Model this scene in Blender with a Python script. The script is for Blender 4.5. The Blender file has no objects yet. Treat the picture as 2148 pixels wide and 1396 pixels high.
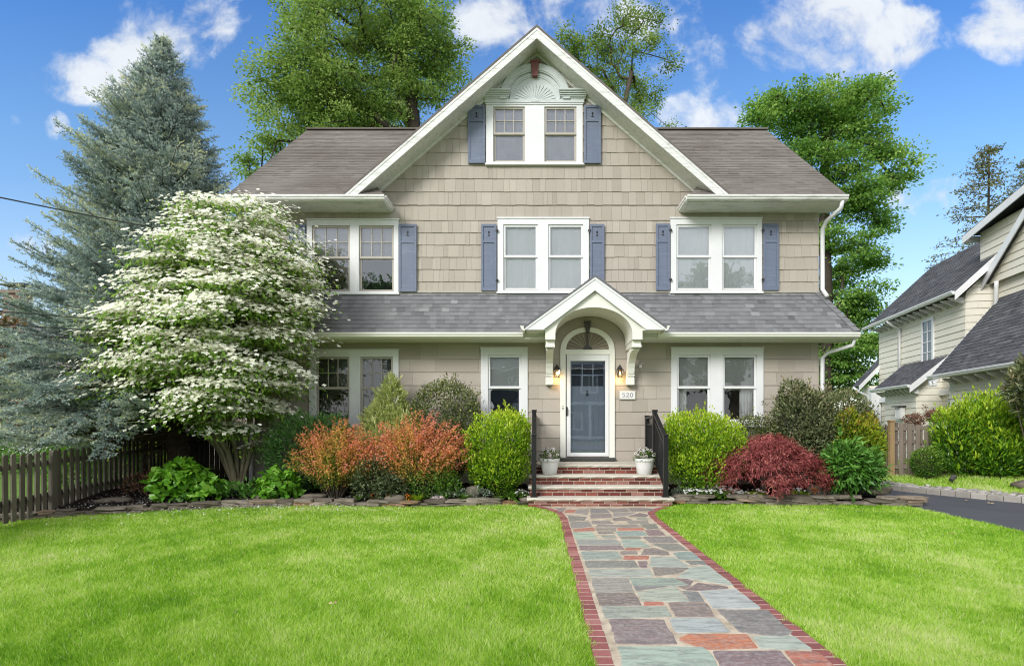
import bpy, math, random
import numpy as np
from mathutils import Vector, Matrix

C = bpy.context.scene.collection
PI = math.pi
R0 = random.Random(7)
# ---------------------------------------------------------------- camera constants (camera at 0,0,EYE looking along +Y)
EYE, F, VX, VY = 1.46, 1130.0, 1126.0, 888.0
def PX(px, Y): return (px - VX) * Y / F
def PZ(py, Y): return EYE + (VY - py) * Y / F
def GY(py): return F * EYE / (py - VY)
WY = 11.4                                             # plane of the front wall
def wx(px): return PX(px, WY)
def wz(py): return PZ(py, WY)

# ---------------------------------------------------------------- nodes
def nd(nt, typ, ins=None, **attrs):
    n = nt.nodes.new(typ)
    for k, v in attrs.items(): setattr(n, k, v)
    for k, v in (ins or {}).items():
        s = n.inputs[k]
        if isinstance(v, bpy.types.NodeSocket): nt.links.new(v, s)
        elif isinstance(v, bpy.types.Node): nt.links.new(v.outputs[0], s)
        else:
            if isinstance(v, (tuple, list)) and len(v) == 3 and s.type == 'RGBA': v = (*v, 1)
            s.default_value = v
    return n
def newmat(name):
    m = bpy.data.materials.new(name); m.use_nodes = True
    nt = m.node_tree; nt.nodes.clear()
    out = nt.nodes.new('ShaderNodeOutputMaterial')
    return m, nt, out
def ramp(nt, fac, stops, interp='LINEAR'):
    n = nt.nodes.new('ShaderNodeValToRGB'); cr = n.color_ramp; cr.interpolation = interp
    while len(cr.elements) < len(stops): cr.elements.new(.5)
    for e, (p, c) in zip(cr.elements, stops): e.position = p; e.color = (*c, 1) if len(c) == 3 else c
    nt.links.new(fac, n.inputs[0]); return n.outputs[0]
def mixc(nt, a, b, fac, blend='MIX'):
    n = nt.nodes.new('ShaderNodeMix'); n.data_type = 'RGBA'; n.blend_type = blend
    for s, v in ((n.inputs[0], fac), (n.inputs[6], a), (n.inputs[7], b)):
        if isinstance(v, bpy.types.NodeSocket): nt.links.new(v, s)
        else: s.default_value = v if not isinstance(v, (tuple, list)) else ((*v, 1) if len(v) == 3 else v)
    return n.outputs[2]
def math_(nt, op, a, b=0.0, c=0.0, clamp=False):
    n = nt.nodes.new('ShaderNodeMath'); n.operation = op; n.use_clamp = clamp
    for i, v in enumerate((a, b, c)):
        if isinstance(v, bpy.types.NodeSocket): nt.links.new(v, n.inputs[i])
        else: n.inputs[i].default_value = v
    return n.outputs[0]
def objco(nt, scale=(1, 1, 1)):
    g = nd(nt, 'ShaderNodeNewGeometry')
    m = nd(nt, 'ShaderNodeMapping', {'Vector': g.outputs['Position'], 'Scale': scale})
    return m.outputs[0]
def noise(nt, vec, scale=5, detail=4, rough=.55, dist=0):
    return nd(nt, 'ShaderNodeTexNoise', {'Vector': vec, 'Scale': scale, 'Detail': detail, 'Roughness': rough, 'Distortion': dist}).outputs[0]
def attr(nt, name='rnd'):
    return nd(nt, 'ShaderNodeAttribute', attribute_name=name).outputs['Fac']
def principled(nt, out, col, rough=.5, spec=.4, normal=None, **kw):
    ins = {'Base Color': col, 'Roughness': rough, 'Specular IOR Level': spec}
    if normal is not None: ins['Normal'] = normal
    ins.update(kw)
    p = nd(nt, 'ShaderNodeBsdfPrincipled', ins)
    nt.links.new(p.outputs[0], out.inputs[0]); return p
def bump(nt, h, strength=.3, dist=.01):
    return nd(nt, 'ShaderNodeBump', {'Height': h, 'Strength': strength, 'Distance': dist}).outputs[0]

def m_paint(name, col, rough=.45, dirt=.12, scale=3.0, bmp=.12, spec=.4, dirtcol=None, streak=(1, 1, 1), grime=None):
    m, nt, out = newmat(name)
    co = objco(nt, streak)
    n1 = noise(nt, co, scale, 5, .6)
    n2 = noise(nt, objco(nt), 60, 3, .6)
    dc = dirtcol or tuple(c * .62 for c in col)
    f = math_(nt, 'MULTIPLY', ramp(nt, n1, [(.38, (0, 0, 0)), (.75, (1, 1, 1))]), dirt * 2.2)
    c = mixc(nt, col, dc, f)
    c = mixc(nt, c, (0, 0, 0), math_(nt, 'MULTIPLY', n2, .06))
    if grime:
        n3 = noise(nt, objco(nt, (1.2, 6, 9)), 2.2, 6, .7, .6)
        c = mixc(nt, c, grime, ramp(nt, n3, [(.5, (0, 0, 0)), (.66, (.6, .6, .6))]))
    principled(nt, out, c, rough, spec, bump(nt, n2, bmp, .004))
    return m
def m_rnd(name, stops, rough=.6, grain=(1, 1, 1), gscale=20, gamt=.25, bmp=.3, bdist=.004, big=.25, bigscale=.9, spec=.3, dark=(.02, .02, .018)):
    """colour from the per-face value, plus grain and large blotches"""
    m, nt, out = newmat(name)
    c = ramp(nt, attr(nt), stops)
    g = noise(nt, objco(nt, grain), gscale, 5, .65)
    b = noise(nt, objco(nt), bigscale, 4, .6)
    c = mixc(nt, c, dark, math_(nt, 'MULTIPLY', ramp(nt, g, [(.35, (0, 0, 0)), (.8, (1, 1, 1))]), gamt))
    c = mixc(nt, c, dark, math_(nt, 'MULTIPLY', ramp(nt, b, [(.4, (0, 0, 0)), (.75, (1, 1, 1))]), big))
    principled(nt, out, c, rough, spec, bump(nt, g, bmp, bdist))
    return m
def m_leaf(name, stops, trans=.3, rough=.5, spec=.25, patch=.35, pscale=1.6, sat=None):
    m, nt, out = newmat(name)
    r = attr(nt)
    n = noise(nt, objco(nt), pscale, 3, .55)
    f = math_(nt, 'ADD', r, math_(nt, 'MULTIPLY', math_(nt, 'SUBTRACT', n, .5), patch * 2), clamp=True)
    c = ramp(nt, f, stops)
    p = nd(nt, 'ShaderNodeBsdfPrincipled', {'Base Color': c, 'Roughness': rough, 'Specular IOR Level': spec})
    t = nd(nt, 'ShaderNodeBsdfTranslucent', {'Color': mixc(nt, c, (1.0, .95, .25), .25, 'MULTIPLY')})
    mx = nd(nt, 'ShaderNodeMixShader', {0: trans, 1: p.outputs[0], 2: t.outputs[0]})
    nt.links.new(mx.outputs[0], out.inputs[0]); return m
def m_glass(name, refl=.10, tint=(.95, .97, .97), wavy=.15):
    m, nt, out = newmat(name)
    h = noise(nt, objco(nt), 2.2, 2, .5)
    nrm = bump(nt, h, wavy, .02)
    fr = nd(nt, 'ShaderNodeFresnel', {'IOR': 1.5, 'Normal': nrm}).outputs[0]
    f = math_(nt, 'ADD', fr, refl, clamp=True)
    tr = nd(nt, 'ShaderNodeBsdfTransparent', {'Color': tint})
    gl = nd(nt, 'ShaderNodeBsdfGlossy', {'Color': (.95, .97, 1), 'Roughness': .015, 'Normal': nrm})
    mx = nd(nt, 'ShaderNodeMixShader', {0: f, 1: tr.outputs[0], 2: gl.outputs[0]})
    nt.links.new(mx.outputs[0], out.inputs[0]); return m

M = {}
M['siding'] = m_rnd('painted_shingle', [(0, (.355, .314, .264)), (.5, (.418, .371, .317)), (1, (.47, .42, .362))], .62, (14, 14, 1.2), 9, .16, .35, .004, .10, .8, .25, (.16, .13, .10))
M['siding_lower'] = M['siding']
M['white'] = m_paint('white_paint', (.75, .75, .755), .42, .07, 2.5, .1)
M['white_worn'] = m_paint('weathered_white_paint', (.76, .755, .73), .5, .16, 2.0, .15, grime=(.30, .31, .25))
M['soffit'] = m_paint('soffit_paint', (.72, .71, .67), .55, .18, 2.2, .12, grime=(.36, .36, .29))
M['cream'] = m_paint('cream_trim', (.80, .79, .72), .45, .05, 2.5, .1)
M['taupe'] = m_paint('taupe_sash', (.42, .385, .33), .45, .08, 4, .1)
M['shutter'] = m_paint('blue_grey_paint', (.142, .168, .236), .5, .2, 3.0, .2, dirtcol=(.10, .125, .19), streak=(9, 9, 1), grime=(.19, .225, .31))
M['black'] = m_paint('black_paint', (.012, .012, .013), .4, .1, 4, .1)
M['dark'] = m_paint('dark_interior', (.035, .034, .036), .9, .1, 3, 0)
M['room'] = m_paint('room_warm', (.09, .075, .06), .9, .3, 5, 0)
M['shade'] = m_paint('window_shade', (.86, .855, .87), .7, .05, 2, .05)
M['shade_grey'] = m_paint('grey_shade', (.40, .39, .42), .7, .25, 5, .05, dirtcol=(.22, .21, .24))
M['screen'] = m_paint('dark_screen', (.085, .086, .082), .8, .3, 4, 0)
M['curtain'] = m_paint('curtain_cloth', (.85, .84, .83), .8, .05, 2, .05)
M['glass'] = m_glass('window_glass', .05)
M['glass_door'] = m_glass('storm_glass', .17, (.95, .97, .97), .03)
M['glass_dark'] = m_glass('window_glass_strong', .14)
M['door'] = m_paint('blue_door_paint', (.42, .465, .58), .4, .06, 3, .08)
M['bronze'] = m_paint('dark_bronze', (.03, .024, .02), .4, .2, 20, .2)
M['keystone'] = m_paint('red_keystone', (.22, .075, .07), .55, .12, 6, .1)
M['sage'] = m_paint('pale_grey_green', (.60, .64, .63), .5, .1, 3, .1, grime=(.42, .45, .43))
M['tan'] = m_paint('tan_panel', (.22, .18, .135), .6, .1, 4, .1)
M['roof_main'] = m_rnd('weathered_brown_roof', [(0, (.145, .129, .114)), (.5, (.198, .180, .160)), (1, (.25, .23, .207))], .9, (1, 1, 1), 45, .35, .5, .006, .6, .55, .15, (.085, .068, .056))
M['roof_pent'] = m_rnd('grey_architectural_shingle', [(0, (.115, .115, .12)), (.35, (.175, .175, .181)), (.7, (.225, .224, .23)), (1, (.31, .308, .312))], .9, (1, 1, 1), 60, .35, .5, .006, .12, .9, .15)
M['roof_dark'] = m_rnd('charcoal_roof', [(0, (.07, .071, .079)), (.5, (.108, .109, .12)), (1, (.155, .156, .168))], .9, (1, 1, 1), 60, .3, .4, .005, .12, .9, .15)
M['brick'] = m_rnd('red_brick', [(0, (.10, .028, .022)), (.4, (.185, .050, .038)), (.75, (.26, .085, .06)), (1, (.32, .17, .14))], .85, (1, 1, 1), 30, .35, .5, .005, .15, 2.0, .2)
M['mortar'] = m_paint('mortar', (.52, .46, .37), .9, .2, 12, .4)
M['limestone'] = m_rnd('limestone_tread', [(0, (.50, .46, .39)), (1, (.62, .58, .50))], .85, (1, 1, 1), 14, .35, .8, .012, .3, 2.5, .2, (.22, .19, .14))
M['joint'] = m_paint('cream_joint', (.54, .46, .355), .9, .42, 7, .5, dirtcol=(.24, .19, .13))
M['border'] = m_rnd('path_border_brick', [(0, (.20, .07, .07)), (.5, (.30, .105, .10)), (1, (.38, .17, .155))], .8, (1, 1, 1), 25, .3, .5, .004, .15, 2, .2)
M['asphalt'] = m_paint('asphalt', (.075, .078, .09), .85, .25, 1.2, .5, spec=.3)
M['soil'] = m_rnd('mulch_chips', [(0, (.012, .009, .008)), (.6, (.03, .022, .018)), (1, (.075, .052, .04))], .95, (1, 1, 1), 40, .3, .8, .01, .2, 2, .1)
M['granite'] = m_rnd('granite_kerb', [(0, (.30, .28, .25)), (1, (.50, .47, .42))], .85, (1, 1, 1), 60, .5, .7, .008, .3, 3, .2, (.08, .075, .065))
M['fieldstone'] = m_rnd('fieldstone', [(0, (.115, .095, .075)), (.5, (.21, .18, .145)), (.85, (.30, .26, .21)), (1, (.27, .16, .09))], .9, (1, 1, 3), 10, .5, .9, .012, .35, 4, .15, (.05, .045, .03))
M['oldwood'] = m_rnd('weathered_wood', [(0, (.09, .079, .062)), (1, (.185, .163, .13))], .9, (30, 30, 1.5), 3, .45, .6, .005, .35, 1.6, .1, (.022, .024, .014))
M['greywood'] = m_rnd('grey_brown_boards', [(0, (.17, .135, .11)), (.6, (.235, .19, .155)), (1, (.29, .245, .20))], .9, (30, 30, 1.2), 3, .4, .6, .005, .25, 1.6, .1, (.075, .058, .045))
M['postwood'] = m_rnd('tan_post', [(0, (.33, .22, .11)), (1, (.38, .26, .14))], .85, (30, 30, 1.2), 3, .35, .6, .005, .2, 1.6, .1, (.13, .085, .04))
M['bark'] = m_rnd('bark', [(0, (.055, .046, .036)), (1, (.12, .10, .078))], .95, (3, 3, .8), 9, .55, 1.0, .03, .3, 1.2, .1, (.02, .016, .012))
M['bark_light'] = m_rnd('mossy_bark', [(0, (.26, .23, .14)), (1, (.42, .38, .26))], .95, (4, 4, 1), 8, .5, 1.0, .02, .35, 2.5, .1, (.05, .05, .025))
M['bark_spruce'] = m_rnd('spruce_bark', [(0, (.095, .07, .05)), (1, (.17, .13, .098))], .95, (3, 3, 2), 16, .6, 1.0, .03, .3, 1.2, .1, (.03, .02, .015))
M['pot'] = m_paint('white_pot', (.70, .69, .68), .4, .06, 3, .06)
M['nsiding'] = m_rnd('cream_clapboard', [(0, (.70, .665, .565)), (1, (.76, .725, .62))], .6, (1, 1, 10), 8, .06, .2, .003, .08, .8, .25, (.25, .24, .2))
M['lsiding'] = m_rnd('pale_siding', [(0, (.50, .46, .45)), (1, (.58, .54, .53))], .7, (1, 1, 10), 8, .06, .2, .003, .08, .8, .2, (.25, .24, .2))
M['gravel'] = m_rnd('pale_gravel', [(0, (.22, .20, .18)), (1, (.52, .49, .45))], .9, (1, 1, 1), 40, .3, .5, .005, .15, 2, .2)
M['steel'] = m_paint('dark_lamp_metal', (.06, .058, .055), .4, .2, 20, .1)
M['cable'] = m_paint('cable_rubber', (.035, .036, .04), .6, .1, 4, 0)
M['carpaint'] = m_paint('silver_car_paint', (.45, .46, .48), .25, .03, 2, 0, spec=.6)
M['tyre'] = m_paint('tyre_rubber', (.02, .02, .02), .8, .1, 4, .1)
M['plaque'] = m_paint('plaque_stone', (.66, .64, .56), .5, .08, 8, .1)
M['ink'] = m_paint('plaque_ink', (.22, .22, .21), .6, .1, 8, 0)
M['foundation'] = m_paint('foundation_paint', (.34, .32, .30), .85, .2, 3, .3)

def m_slate():
    m, nt, out = newmat('flagstone')
    c = nd(nt, 'ShaderNodeAttribute', attribute_name='col').outputs['Color']
    r = attr(nt)
    rv = nd(nt, 'ShaderNodeCombineXYZ', {0: math_(nt, 'MULTIPLY', r, 37.0), 1: math_(nt, 'MULTIPLY', r, 91.0)})
    g = nd(nt, 'ShaderNodeNewGeometry').outputs['Position']
    v = nd(nt, 'ShaderNodeVectorMath', {0: g, 1: rv.outputs[0]}, operation='ADD').outputs[0]
    rot = nd(nt, 'ShaderNodeMapping', {'Vector': v, 'Rotation': (0, 0, .5), 'Scale': (1.6, 7, 1)}).outputs[0]
    n1 = noise(nt, rot, 3.0, 6, .65, .8)
    n2 = noise(nt, v, 26, 5, .7)
    n3 = noise(nt, v, 2.2, 3, .5)
    c = mixc(nt, c, (.06, .06, .065), math_(nt, 'MULTIPLY', ramp(nt, n1, [(.42, (0, 0, 0)), (.66, (1, 1, 1))]), .6))
    c = mixc(nt, c, (.42, .40, .37), math_(nt, 'MULTIPLY', ramp(nt, n2, [(.46, (0, 0, 0)), (.74, (1, 1, 1))]), .6))
    c = mixc(nt, c, (.5, .5, .5), math_(nt, 'MULTIPLY', n3, .12))
    h = math_(nt, 'ADD', n1, math_(nt, 'MULTIPLY', n2, .5))
    rg = ramp(nt, n1, [(.3, (.42,) * 3), (.7, (.62,) * 3)])
    principled(nt, out, c, rg, .45, bump(nt, h, .55, .006)); return m
M['slate'] = m_slate()

def m_ground(name, stops, sc=.6, fine=25, bdist=.02):
    m, nt, out = newmat(name)
    a = noise(nt, objco(nt), sc, 5, .6); b = noise(nt, objco(nt), fine, 4, .7)
    f = math_(nt, 'ADD', math_(nt, 'MULTIPLY', a, .6), math_(nt, 'MULTIPLY', b, .4))
    principled(nt, out, ramp(nt, f, stops), .95, .1, bump(nt, b, .7, bdist)); return m
M['ground'] = m_ground('far_ground', [(.35, (.09, .16, .03)), (.65, (.16, .26, .05))])
M['turf'] = m_ground('turf_base', [(.35, (.11, .21, .015)), (.65, (.22, .34, .035))])
M['earth'] = m_ground('mulch_ground', [(.38, (.010, .008, .007)), (.55, (.022, .016, .013)), (.7, (.05, .036, .028))], 3, 45, .02)
M['pavement'] = m_ground('pale_pavement', [(.35, (.22, .21, .20)), (.65, (.30, .29, .27))], 2, 30, .004)
def m_emit(name, col, strength):
    m, nt, out = newmat(name)
    e = nd(nt, 'ShaderNodeEmission', {'Color': col, 'Strength': strength}); nt.links.new(e.outputs[0], out.inputs[0]); return m
M['bulb'] = m_emit('warm_bulb', (1, .62, .22), 7)
M['lampglass'] = m_glass('lamp_glass', .03, (1, .93, .78), .3)

L = {}
L['grass'] = m_leaf('grass_blade', [(0, (.09, .25, .014)), (.22, (.21, .43, .022)), (.45, (.37, .59, .055)), (.65, (.54, .69, .17)), (.82, (.68, .74, .34)), (1, (.76, .75, .48))], .34, .45, .25, .32, 1.25)
L['oak'] = m_leaf('oak_leaf', [(0, (.10, .18, .035)), (.5, (.26, .41, .09)), (1, (.50, .61, .21))], .48, .5, .25, .35, .5)
L['maple'] = m_leaf('maple_leaf', [(0, (.06, .15, .026)), (.5, (.18, .36, .062)), (1, (.42, .59, .15))], .45, .5, .25, .3, .5)
L['thin'] = m_leaf('thin_oak_leaf', [(0, (.07, .13, .02)), (.5, (.19, .30, .05)), (1, (.38, .48, .11))], .45, .5, .25, .35, .5)
L['farfir'] = m_leaf('far_conifer_leaf', [(0, (.10, .10, .055)), (.5, (.19, .20, .10)), (1, (.29, .30, .15))], .35, .6, .2, .2, .5)
L['spruce'] = m_leaf('spruce_needle', [(0, (.085, .115, .095)), (.3, (.20, .27, .265)), (.6, (.36, .45, .435)), (.8, (.50, .57, .46)), (1, (.66, .66, .36))], .2, .55, .3, .16, 1.2)
L['dog'] = m_leaf('dogwood_leaf', [(0, (.06, .15, .014)), (.5, (.19, .36, .04)), (1, (.42, .56, .13))], .42, .45, .3, .25, 1.5)
L['bract'] = m_leaf('dogwood_bract', [(0, (.64, .70, .42)), (.35, (.84, .85, .70)), (1, (.91, .90, .80))], .25, .6, .2, .12, 2)
L['privet'] = m_leaf('lime_leaf', [(0, (.05, .13, .006)), (.35, (.17, .35, .014)), (.65, (.38, .56, .025)), (1, (.58, .68, .07))], .38, .4, .35, .25, 3)
L['yew'] = m_leaf('yew_needle', [(0, (.04, .11, .03)), (.5, (.12, .28, .075)), (1, (.26, .46, .15))], .2, .5, .3, .3, 4)
L['holly'] = m_leaf('holly_leaf', [(0, (.035, .065, .018)), (.5, (.115, .155, .045)), (.8, (.20, .23, .08)), (1, (.36, .34, .15))], .25, .5, .3, .25, 4)
L['barberry'] = m_leaf('barberry_leaf', [(0, (.05, .14, .014)), (.24, (.22, .30, .03)), (.38, (.60, .44, .09)), (.58, (.76, .34, .11)), (.80, (.76, .23, .13)), (1, (.80, .32, .26))], .3, .5, .25, .10, 3)
L['hinoki'] = m_leaf('golden_frond', [(0, (.24, .33, .08)), (.5, (.54, .61, .23)), (1, (.78, .80, .42))], .38, .55, .25, .25, 4)
L['rhodo'] = m_leaf('rhododendron_leaf', [(0, (.04, .065, .022)), (.5, (.14, .17, .07)), (.8, (.26, .28, .14)), (1, (.42, .35, .2))], .25, .5, .3, .25, 4)
L['jmaple'] = m_leaf('red_maple_leaf', [(0, (.10, .02, .024)), (.45, (.31, .07, .072)), (.8, (.52, .16, .14)), (1, (.63, .28, .22))], .3, .5, .3, .25, 3)
L['gold'] = m_leaf('gold_conifer', [(0, (.06, .13, .01)), (.5, (.22, .34, .02)), (.85, (.40, .44, .03)), (1, (.46, .28, .06))], .3, .5, .25, .3, 4)
L['peony'] = m_leaf('peony_leaf', [(0, (.03, .10, .014)), (.5, (.09, .24, .03)), (1, (.22, .42, .09))], .28, .45, .35, .25, 4)
L['hydrangea'] = m_leaf('hydrangea_leaf', [(0, (.05, .16, .01)), (.5, (.12, .32, .02)), (1, (.24, .46, .05))], .3, .4, .35, .2, 4)
L['euonymus'] = m_leaf('dull_leaf', [(0, (.03, .055, .022)), (.5, (.08, .115, .045)), (1, (.22, .25, .12))], .2, .45, .35, .25, 5)
L['laurel'] = m_leaf('laurel_leaf', [(0, (.03, .10, .010)), (.4, (.11, .28, .018)), (.7, (.32, .52, .025)), (1, (.55, .68, .06))], .38, .4, .4, .22, 2)
L['box'] = m_leaf('boxwood_leaf', [(0, (.03, .09, .01)), (.6, (.10, .22, .02)), (1, (.24, .36, .05))], .25, .4, .35, .3, 5)
L['brown'] = m_leaf('copper_leaf', [(0, (.05, .08, .02)), (.4, (.14, .12, .04)), (.7, (.28, .13, .04)), (1, (.42, .22, .07))], .3, .35, .4, .25, 2)
L['dried'] = m_leaf('dried_flower', [(0, (.14, .07, .045)), (1, (.32, .19, .13))], .2, .7, .1, .2, 6)
L['white_petal'] = m_leaf('white_petal', [(0, (.70, .70, .68)), (1, (.86, .86, .86))], .2, .6, .2, .05, 6)
L['pink_petal'] = m_leaf('pink_petal', [(0, (.62, .45, .47)), (1, (.75, .62, .62))], .2, .6, .2, .05, 6)
L['pansy'] = m_leaf('pansy_petal', [(0, (.05, .012, .035)), (.3, (.14, .03, .09)), (.36, (.72, .66, .64)), (1, (.85, .82, .78))], .2, .6, .2, .0, 6)
L['hosta'] = m_leaf('hosta_leaf', [(0, (.07, .19, .02)), (.6, (.20, .38, .05)), (1, (.36, .50, .14))], .3, .4, .35, .2, 6)
L['orange'] = m_leaf('orange_flower', [(0, (.60, .10, .02)), (1, (.72, .35, .03))], .2, .5, .2, .1, 6)
L['dry'] = m_leaf('dry_leaf', [(0, (.36, .24, .12)), (1, (.55, .42, .26))], .2, .6, .2, .1, 6)
L['silver'] = m_leaf('silver_foliage', [(0, (.13, .19, .13)), (1, (.34, .40, .31))], .2, .6, .2, .2, 6)
L['redtwig'] = m_leaf('reddish_foliage', [(0, (.08, .05, .025)), (1, (.27, .13, .08))], .2, .6, .2, .2, 6)

# ---------------------------------------------------------------- mesh building
OFF = {}                                                 # world offset of every object we make
class MB:
    def __init__(s): s.v = []; s.f = []; s.r = []; s.c = []; s.mi = []
    def add(s, vs, fs, rnd=None, col=None, mi=0):
        o = len(s.v); s.v += [tuple(p) for p in vs]
        if rnd is None: rnd = R0.random()
        for f in fs:
            s.f.append([i + o for i in f]); s.r.append(rnd); s.c.append(col or (1, 1, 1)); s.mi.append(mi)
    def box(s, x0, x1, y0, y1, z0, z1, rnd=None, mi=0, col=None):
        if x0 > x1: x0, x1 = x1, x0
        if y0 > y1: y0, y1 = y1, y0
        if z0 > z1: z0, z1 = z1, z0
        vs = [(x0, y0, z0), (x1, y0, z0), (x1, y1, z0), (x0, y1, z0), (x0, y0, z1), (x1, y0, z1), (x1, y1, z1), (x0, y1, z1)]
        s.add(vs, [(0, 3, 2, 1), (4, 5, 6, 7), (0, 1, 5, 4), (1, 2, 6, 5), (2, 3, 7, 6), (3, 0, 4, 7)], rnd, col, mi)
    def obox(s, mat, sx, sy, sz, rnd=None, mi=0):
        vs = [mat @ Vector((x * sx, y * sy, z * sz)) for x, y, z in ((-.5, -.5, -.5), (.5, -.5, -.5), (.5, .5, -.5), (-.5, .5, -.5), (-.5, -.5, .5), (.5, -.5, .5), (.5, .5, .5), (-.5, .5, .5))]
        s.add(vs, [(0, 3, 2, 1), (4, 5, 6, 7), (0, 1, 5, 4), (1, 2, 6, 5), (2, 3, 7, 6), (3, 0, 4, 7)], rnd, None, mi)
    def bar(s, a, b, w, h, rnd=None, mi=0):
        """rectangular bar from a to b, h measured upward"""
        a = Vector(a); b = Vector(b); d = b - a; q = d.to_track_quat('Y', 'Z') if abs(d.normalized().z) < .99 else d.to_track_quat('Y', 'X')
        s.obox(Matrix.Translation((a + b) / 2) @ q.to_matrix().to_4x4(), w, d.length, h, rnd, mi)
    def poly(s, vs, rnd=None, mi=0, col=None): s.add(vs, [tuple(range(len(vs)))], rnd, col, mi)
    def prism(s, vs, off, rnd=None, mi=0, col=None, back=True):
        """polygon vs swept by the vector off"""
        n = len(vs); off = Vector(off); vs = [Vector(p) for p in vs]
        fs = [tuple(range(n))] + ([tuple(reversed(range(n, 2 * n)))] if back else []) + [(i, i + n, (i + 1) % n + n, (i + 1) % n) for i in range(n)]
        s.add(vs + [p + off for p in vs], fs, rnd, col, mi)
    def tube(s, pts, rad, n=8, rnd=None, mi=0, caps=True, squash=1.0):
        pts = [Vector(p) for p in pts]
        if not isinstance(rad, (list, tuple)): rad = [rad] * len(pts)
        vs = []; fs = []; up = Vector((0, 0, 1)); prev = None
        for i, p in enumerate(pts):
            t = (pts[min(i + 1, len(pts) - 1)] - pts[max(i - 1, 0)]).normalized()
            if prev is None: a = t.orthogonal().normalized()
            else: a = (prev - t * prev.dot(t)).normalized()
            prev = a; b = t.cross(a)
            for k in range(n):
                w = 2 * PI * k / n
                vs.append(p + (a * math.cos(w) + b * math.sin(w) * squash) * rad[i])
        for i in range(len(pts) - 1):
            for k in range(n):
                k2 = (k + 1) % n
                fs.append((i * n + k, i * n + k2, (i + 1) * n + k2, (i + 1) * n + k))
        if caps: fs += [tuple(reversed(range(n))), tuple(range((len(pts) - 1) * n, len(pts) * n))]
        s.add(vs, fs, rnd, None, mi)
    def lathe(s, prof, cx, cy, n=24, rnd=None, mi=0):
        vs = []; fs = []
        for r, z in prof:
            for k in range(n):
                w = 2 * PI * k / n; vs.append((cx + r * math.cos(w), cy + r * math.sin(w), z))
        for i in range(len(prof) - 1):
            for k in range(n):
                k2 = (k + 1) % n; fs.append((i * n + k, i * n + k2, (i + 1) * n + k2, (i + 1) * n + k))
        fs.append(tuple(reversed(range(n)))); fs.append(tuple(range((len(prof) - 1) * n, len(prof) * n)))
        s.add(vs, fs, rnd, None, mi)
    def rock(s, c, dims, seed, rnd=None, sq=.6, rot=0, mi=0):
        rg = random.Random(seed); n, m_ = 12, 7; vs = []; fs = []
        ph = [rg.uniform(0, 6.28) for _ in range(6)]
        for i in range(m_ + 1):
            th = PI * i / m_
            for k in range(n):
                w = 2 * PI * k / n
                d = Vector((math.sin(th) * math.cos(w), math.sin(th) * math.sin(w), math.cos(th)))
                q = Vector([math.copysign(abs(a) ** sq, a) for a in d])
                b = 1 + .13 * math.sin(2.3 * d.x * 2 + ph[0]) * math.cos(2.9 * d.y * 2 + ph[1]) + .09 * math.sin(5 * d.z + 3 * d.x + ph[2]) + rg.uniform(-.05, .05)
                q = Vector((q.x * dims[0] * b, q.y * dims[1] * b, q.z * dims[2] * (1 + .5 * (b - 1))))
                vs.append((c[0] + q.x * math.cos(rot) - q.y * math.sin(rot), c[1] + q.x * math.sin(rot) + q.y * math.cos(rot), c[2] + q.z))
        for i in range(m_):
            for k in range(n):
                k2 = (k + 1) % n; fs.append((i * n + k, (i + 1) * n + k, (i + 1) * n + k2, i * n + k2))
        s.add(vs, fs, rnd, None, mi)

def fill_attrs(me, r, c=None):
    a = me.attributes.new('rnd', 'FLOAT', 'FACE'); a.data.foreach_set('value', np.asarray(r, dtype=np.float32))
    if c is not None:
        a = me.attributes.new('col', 'FLOAT_COLOR', 'FACE')
        cc = np.ones((len(c), 4), dtype=np.float32); cc[:, :3] = np.asarray(c, dtype=np.float32)
        a.data.foreach_set('color', cc.ravel())
def link(o, parent, off):
    C.objects.link(o)
    if parent is not None: o.parent = parent
    OFF[o.name] = off
def obj(name, mb, mats, parent=None, origin=None, local=False, bevel=0, smooth=False, col=False):
    """link mb as ONE mesh object; its vertices are world coordinates unless local"""
    base = Vector((0, 0, 0)) if local else (OFF[parent.name] if parent is not None else Vector((0, 0, 0)))
    org = Vector(origin) if origin is not None else base
    me = bpy.data.meshes.new(name)
    vs = [(x - org.x, y - org.y, z - org.z) for x, y, z in mb.v]
    me.from_pydata(vs, [], mb.f)
    if not isinstance(mats, (list, tuple)): mats = [mats]
    for m in mats: me.materials.append(m)
    if len(mats) > 1: me.polygons.foreach_set('material_index', mb.mi)
    fill_attrs(me, mb.r, mb.c if col else None)
    if smooth: me.polygons.foreach_set('use_smooth', [True] * len(me.polygons))
    me.update()
    o = bpy.data.objects.new(name, me); o.location = org - base
    if bevel:
        b = o.modifiers.new('bevel', 'BEVEL'); b.width = bevel; b.segments = 2; b.limit_method = 'ANGLE'; b.angle_limit = .6
    link(o, parent, org); return o
def tag(o, label=None, cat=None, group=None, kind=None):
    if label: o['label'] = label
    if cat: o['category'] = cat
    if group: o['group'] = group
    if kind: o['kind'] = kind
    return o
def thing(name, label, cat, loc, group=None, rotz=0):
    o = bpy.data.objects.new(name, None); o.location = loc; o.rotation_euler = (0, 0, rotz); o.empty_display_size = .2
    link(o, None, Vector(loc)); return tag(o, label, cat, group)
def struct(name, mb, mat, **kw): return tag(obj(name, mb, mat, **kw), kind='structure')

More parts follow.
